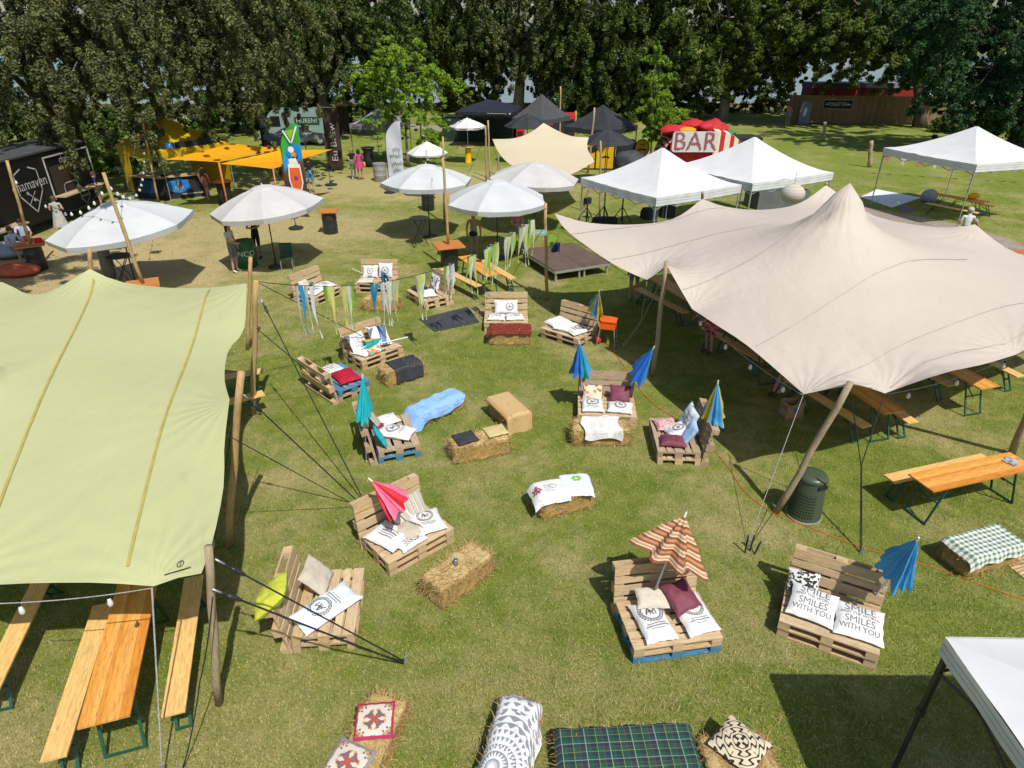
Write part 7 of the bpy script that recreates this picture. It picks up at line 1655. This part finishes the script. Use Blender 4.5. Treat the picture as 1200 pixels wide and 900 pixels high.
person("person in a dusty pink top under the parasol by the ribbons", at(606, 297), R(15), pose=ARMS_F, h=1.7, outfit=O(DUSK, GREYC, .4, 1, BLK), hair="blond", hairlen=.15)
person("seated man in a white shirt at the far left, nearest the drum table", at(24, 309), R(60), base=SIT, h=1.78, outfit=O(LBLUE, KHAKI, .6, .5, BROWN), hair="brown", full_sleeve=True) if False else person("seated man in a white shirt at the far left, nearest the drum table", at(24, 309), R(60), base=SIT, h=1.78, outfit=O(LBLUE, KHAKI, .6, .5, BROWN), hair="brown")
person("seated man leaning forward behind the pole at the far left", at(36, 298), R(40), base=SIT, h=1.78, outfit=O(LBLUE, BROWN, .6, .5, BROWN), hair="dark", skin=SKIN2)
person("woman in a pale dress standing in front of the food truck", at(77, 279), R(200), pose=ARMS_F, h=1.7, outfit=O(cl('shaded_white', (.46, .45, .42)), cl('shaded_white', (.46, .45, .42)), .6, .5, BROWN), skirt=(cl('shaded_white', (.46, .45, .42)), 1.12, .5, .15, .27), hair="brown", hairlen=.05)  # white dress greyed, its shading is put into the cloth colour
person("person in a blue shirt and pink shorts at the food truck's counter", at(121, 247), R(120), pose=ARMS_F, h=1.8, outfit=O(NAVY, DUSK, .6, .5, SHOEW), hair="brown")
person("person in a dark brown top leaving the beer counter", at(244, 234), R(170), pose=WALK, h=1.75, outfit=O(BROWN, DUSK, .6, .4, SHOEW), hair="dark")
person("person in dark shorts standing in the shade at the beige tent's notch", at(741, 354), R(150), h=1.75, outfit=O(BLK, GREYC, .6, .3, BROWN), hair="dark")
person("woman in a red floral dress at the end of a shaded bench", at(829, 414), R(-70), pose=dict(elL=(.22, -.2, 1.2), wrL=(.18, -.42, 1.05), haL=(.17, -.5, 1.03), elR=(-.22, -.2, 1.2), wrR=(-.16, -.42, 1.05), haR=(-.14, -.5, 1.03)), h=1.7, outfit=O(RFLOR, RFLOR, .5, .4, BROWN), skirt=(RFLOR, 1.12, .72, .15, .22), hair="blond", hairlen=.1)
person("seated person with bare legs stretched out beside the paper bag", at(934, 458), R(-68), base=SIT, pose=dict(anL=(.12, -.72, .12), toL=(.13, -.86, .09), anR=(-.05, -.68, .085), toR=(-.05, -.82, .04)), h=1.72, outfit=O(BLK, BLK, .6, .25, BROWN), hair="brown")
person("man in a white shirt and beige cap behind the beige tent", at(1120, 300), R(170), pose=ARMS_F, h=1.82, outfit=O(WHT, BLUE, .6, .5, SHOEW), hair="grey", cap=cl("beige", (.5, .43, .34)))
person("person in a pale top and blue shorts by the toilet fence's end", at(922, 147), R(-30), h=1.75, outfit=O(DUSK, BLUE, .6, .4, SHOEW), hair="brown")
# what the seated men sit on
c = at(22, 322); m = MB(); m.ball((0, 0, .17), 1, 20, 10, sc=(.75, .5, .22)); solo(m, "beanbag", "orange-red beanbag on the ground by the drum table at far left", "beanbag", pm("orange_red_cloth", (.50, .12, .05), (.42, .09, .04), scale=4, bump=.4, bscale=8), c, smooth=True)
c = at(10, 300); m = MB(); m.ball((0, 0, .24), 1, 20, 10, sc=(1.0, .7, .26)); solo(m, "beanbag", "pale blue beanbag behind the orange-red one at far left", "beanbag", pm("pale_blue_cloth", (.28, .34, .4), (.22, .28, .34), scale=4, bump=.4, bscale=8), c, smooth=True)
c = at(54, 283, .92); m = MB(); m.lathe([(.1, 0), (.13, .03), (.13, .12), (.1, .14)], 12); solo(m, "basket", "small red basket on the orange drum table at far left", "basket", M_DARKRED, Vector((b2.location.x+.2, b2.location.y+.15, .925)))

# ================================================================== ROPES, RIBBONS, LIGHTS
def sagline(a, b, sag, n=24): return [a.lerp(b, k/n)-Vector((0, 0, sag*4*(k/n)*(1-k/n))) for k in range(n+1)]
def rope(label, P, r=.012, mat=None, name="guy_rope", cat="rope", group="guy ropes", sag=.0, ratchet=None):
    pts = []
    for a, b in zip(P, P[1:]): pts += sagline(a, b, sag, 10)[:-1]
    pts.append(P[-1]); o0 = pts[-1].copy(); t = thing(name, label, cat, o0, 0, group); m = MB(); m.tube([p-o0 for p in pts], r*.68, 6); m.obj("line", mat or M_ROPE, t, True)
    if ratchet:
        p = P[0].lerp(P[1], ratchet)-o0; d = (P[1]-P[0]).normalized(); m = MB(); m.tube([p-d*.09, p-d*.05, p+d*.05, p+d*.09], [.014, .026, .026, .014], 8); m.obj("ratchet", M_BLACKMETAL, t, True)
        m = MB(); m.tube([P[0]-o0, P[0]-o0+d*.12], .012, 6); m.obj("shackle", M_ALU, t, True)
    m = MB(); m.tube([(0, 0, -.02), (.02, .01, .12)], .014, 6); m.obj("peg", M_GALV, t); return t
rope("thick dark guy rope from the far lime tent poles to the red parasol sofa", [at(305, 349, 2.75), at(428, 590)], .017, ratchet=.06)
rope("guy rope from the far lime tent poles ending near the open-backed sofa", [at(300, 330, 2.85), at(452, 408)], .012)
rope("thin guy rope from the mid height of the lime tent pole to the lawn", [at(301, 385, 2.35), at(392, 462)], .012)
rope("guy rope from the lime tent's middle pole to the red parasol sofa's corner", [at(285, 462, 2.75), at(424, 592)], .016, ratchet=.1)
rope("lower guy rope from the lime tent's right edge", [at(270, 512, 2.5), at(420, 594)], .011)
rope("upper of two dark ropes crossing the near left sofa", [at(252, 655, 2.32), at(476, 776)], .014, ratchet=.1)
rope("lower of two dark ropes crossing the near left sofa", [at(248, 690, 2.0), at(474, 778)], .016, ratchet=.1)
rope("grey rope hanging straight down at the lime tent's near edge", [at(178, 689, 2.0), at(190, 905, .1)], .014, M_ROPE2)
rope("dark slack strap falling along the thick near pole", [at(249, 700, 1.95), at(234, 800, .9), at(213, 905, 0)], .011, sag=.06)
rope("dark strap dropping down beside the middle pole of the lime tent", [at(281, 440, 2.9), at(250, 640, .9)], .010)
rope("guy rope from the beige tent's low corner to the iron stakes", [at(941, 464, 1.92), at(875, 640)], .009, M_ROPE2)
rope("second guy rope running to the iron stakes from the leaning pole", [at(920, 580, .35), at(878, 641)], .009)
J_ = at(1009, 545, 1.15); rope("forked dark rope dropping from the leaning pole to the lawn", [at(996, 452, 2.55), J_, at(1008, 648)], .012)
rope("grey rope from the beige tent's low edge joining the forked rope", [at(1036, 463, 1.95), J_+Vector((.02, .02, 0)), at(1010, 649)], .013)
rope("pale guy rope in the shade at the beige tent's notch", [at(758, 330, 2.05), at(751, 376, 1.0), at(729, 407)], .009, M_ROPE2)
rope("second pale guy rope from the notch pole", [at(781, 315, 2.7), at(752, 377, 1.0), at(730, 408)], .009, M_ROPE2)
rope("dark guy rope from the far pole by the stage to the orange benches", [at(640, 262, 2.7), at(596, 330)], .012)
rope("dark guy rope crossing the stage toward the beige tent's shade", [at(641, 258, 2.75), at(738, 325)], .010)
rope("guy rope of the first cable pole near the sand tent", [at(569, 160, 2.9), at(545, 212)], .012)
rope("guy rope of the poles at the sand tent's left corner", [at(573, 152, 3.0), at(590, 213)], .012)
# orange cable on the lawn
P = [at(*p, .012) for p in ((706, 400), (725, 420), (745, 450), (768, 475), (815, 505), (850, 543), (872, 575), (908, 602), (950, 618), (1005, 640), (1060, 655), (1105, 668), (1150, 685), (1215, 708))]
m = MB(); C_ = catmull(P, 6); m.tube([p-P[0] for p in C_], .0065, 6); solo(m, "power_cable", "orange power cable snaking across the lawn past the green bin", "cable", pm("orange_cable", (.70, .16, .03), rough=.5), P[0], smooth=True)
# ribbon garland
GA, GB_ = at(302, 330, 2.88), at(640, 244, 2.95); line = sagline(GA, GB_, .82, 60); t = thing("ribbon_garland", "garland of green, yellow and white fabric ribbons strung from pole to pole", "garland", GA); m = MB(); m.tube([p-GA for p in line], .008, 5); m.obj("cord", M_ROPE, t, True)
RIB = {"green": um("green_ribbon", (.30, .56, .06)), "lime": um("lime_ribbon", (.55, .62, .22)), "white": pm("white_ribbon", (.72, .72, .72), rough=.7, trans=.2), "yellow": um("yellow_ribbon", (.66, .62, .20)), "blue": um("blue_ribbon", (.03, .28, .52)), "pale": um("pale_ribbon", (.62, .70, .52)), "teal": um("teal_ribbon", (.15, .5, .45))}
def ribbon(t, P, L, w_, col, seed, org):
    r = random.Random(seed); a = r.uniform(-.8, .8); d = Vector((math.cos(a), math.sin(a), 0)); dr = Vector((r.uniform(-.16, .1), r.uniform(-.08, .08), 0)); m = MB()
    m.grid(2, 12, lambda u, v: P-org+d*(u-.5)*w_*math.cos(v*r.uniform(1.9, 2.0)+seed*.0)+dr*v*v+Vector((.02*math.sin(v*5+seed), .02*math.cos(v*4+seed), -L*v))+Vector((d.y, -d.x, 0))*.01*math.sin(u*3))
    m.obj("ribbon", RIB[col], t, True)
def line_at(px):                                         # the spot of the garland seen above this column
    best = None
    for a, b in zip(line, line[1:]):
        for k in range(5):
            p = a.lerp(b, k/5); Z = p.y*math.cos(PITCH)+(CAM_H-p.z)*math.sin(PITCH); x = 600+p.x*FPX/Z
            if best is None or abs(x-px) < best[0]: best = (abs(x-px), p)
    return best[1]
k = 0
for px, cols in ((348, "blue white"), (361, "white white"), (383, "green lime yellow"), (389, "lime pale"), (403, "yellow lime"), (407, "white pale"), (411, "green white"), (437, "blue blue"), (448, "white white"), (452, "white pale"), (463, "pale lime"), (489, "lime pale yellow"), (493, "pale lime"),
    (525, "green white"), (531, "white white"), (551, "green white lime"), (556, "lime green"), (568, "teal lime"), (574, "green green pale"), (579, "green white"), (583, "pale lime"), (594, "lime white"), (602, "lime pale green"), (611, "lime white"), (616, "lime pale white"), (623, "lime green white")):
    for j, c_ in enumerate(cols.split()):
        p = line_at(px); r = random.Random(k); ribbon(t, p+Vector((r.uniform(-.07, .07), 0, 0)), r.uniform(.75, 1.2), .10, c_, k, GA); k += 1
q = line_at(610); 
# green-blue club flag and sign on the pole by the stage
P = at(641, 352); z1 = ztop(P.y, 268); z2 = ztop(P.y, 284)
t = thing("pennant_flag", "small green and dark blue cloth knotted on the pole by the stage", "flag", (P.x, P.y, z2)); m = MB(); m.grid(8, 8, lambda u, v: (.03+.26*u*(1-.3*v), .05*math.sin(u*6+v*3), .25-.42*v-.1*u)); m.obj("cloth", [RIB["green"]], t, True); m = MB(); m.grid(8, 6, lambda u, v: (.08+.26*u, -.04+.05*math.sin(u*6+v*3), .02-.3*v)); m.obj("cloth", NAVY, t, True)
t = thing("arrow_sign", "pale green lettered strip sign on the pole by the stage", "sign", (P.x, P.y, z1-.1), R(-6)); m = MB(); m.box((-.3, -.07, 0), (.5, .02, .16)); m.obj("board", pm("mint_board", (.3, .55, .42), rough=.6), t); m = MB(); stroke(m, [(-.2+.04*k, .025*math.sin(k*2.2)) for k in range(10)], .02, face_M((-.3, -.085, 0), (1, 0, 0), (0, 0, 1), .004)); m.obj("lettering", M_WHITE, t)
# strings of lights
def lights(label, a, b, sag, n, r=.045, mat=None, group="strings of lights"):
    L = sagline(a, b, sag, 30); t = thing("string_lights", label, "string lights", a, 0, group); m = MB(); m.tube([p-a for p in L], .007, 5); m.obj("cord", mat or M_ROPE, t, True)
    for k in range(n):
        p = L[int(30*(k+.5)/n)]-a; m = MB(); m.lathe([(.012, .0), (.014, -.05)], 8, p); bo = m.obj("socket", M_BLACK, t); m = MB(); m.lathe([(.012, -.05), (r*.7, -.085), (r, -.12), (r*.75, -.155), (.005, -.17)], 8, p); m.obj("bulb", M_BULB, t, True)
    return t
pA, pB, pC = far(13, 205, b2.location.y), far(124, 212, b5.location.y), far(167, 155, at(186, 239).y)
lights("string of white bulbs hanging in front of the food truck", pA, pB, .95, 11, .042)
lights("string of white bulbs between two slanting poles left of the yellow tent", pB, pC, 1.3, 13, .05)
lights("pale cord with bulbs along the beige tent's left edge", at(812, 363, 2.08), at(941, 463, 1.9), .12, 4, .036, M_ROPE2)
lights("pale cord with bulbs along the beige tent's front edge", at(1037, 462, 1.92), at(1205, 410, 1.9), .14, 3, .036, M_ROPE2)
lights("pale cord with one bulb along the lime tent's near edge", at(-30, 708, 1.95), at(179, 689, 1.98), .05, 2, .032, M_ROPE2)
pD, pE = far(519, 165, at(521, 262).y), far(503, 190, at(504, 277).y)
lights("dark bulb string dropping over the parasol beside the tall pole", far(493, 135, at(493, 192).y), far(507, 212, at(504, 277).y-1.8), .3, 8, .05)
# bunting under the right gazebo
a, b_ = far(1030, 178, 39), far(1230, 186, 36); L = sagline(a, b_, .35, 30); t = thing("bunting", "string of red and pale pennants behind the bunting gazebo", "bunting", a); m = MB(); m.tube([p-a for p in L], .008, 5); m.obj("cord", M_ROPE2, t)
for k in range(10):
    p = L[2+k*3-(k > 8)]-a; m = MB(); m.add([p+Vector((-.2, 0, 0)), p+Vector((.2, 0, 0)), p+Vector((0, .02, -.52)), p+Vector((-.2, .01, 0)), p+Vector((.2, .01, 0)), p+Vector((0, .03, -.52))], [(0, 1, 2), (5, 4, 3)]); m.obj("pennant", [pm("faded_red", (.5, .16, .14), rough=.8), pm("pale_green_white", (.5, .56, .48), rough=.8)][k % 2], t)
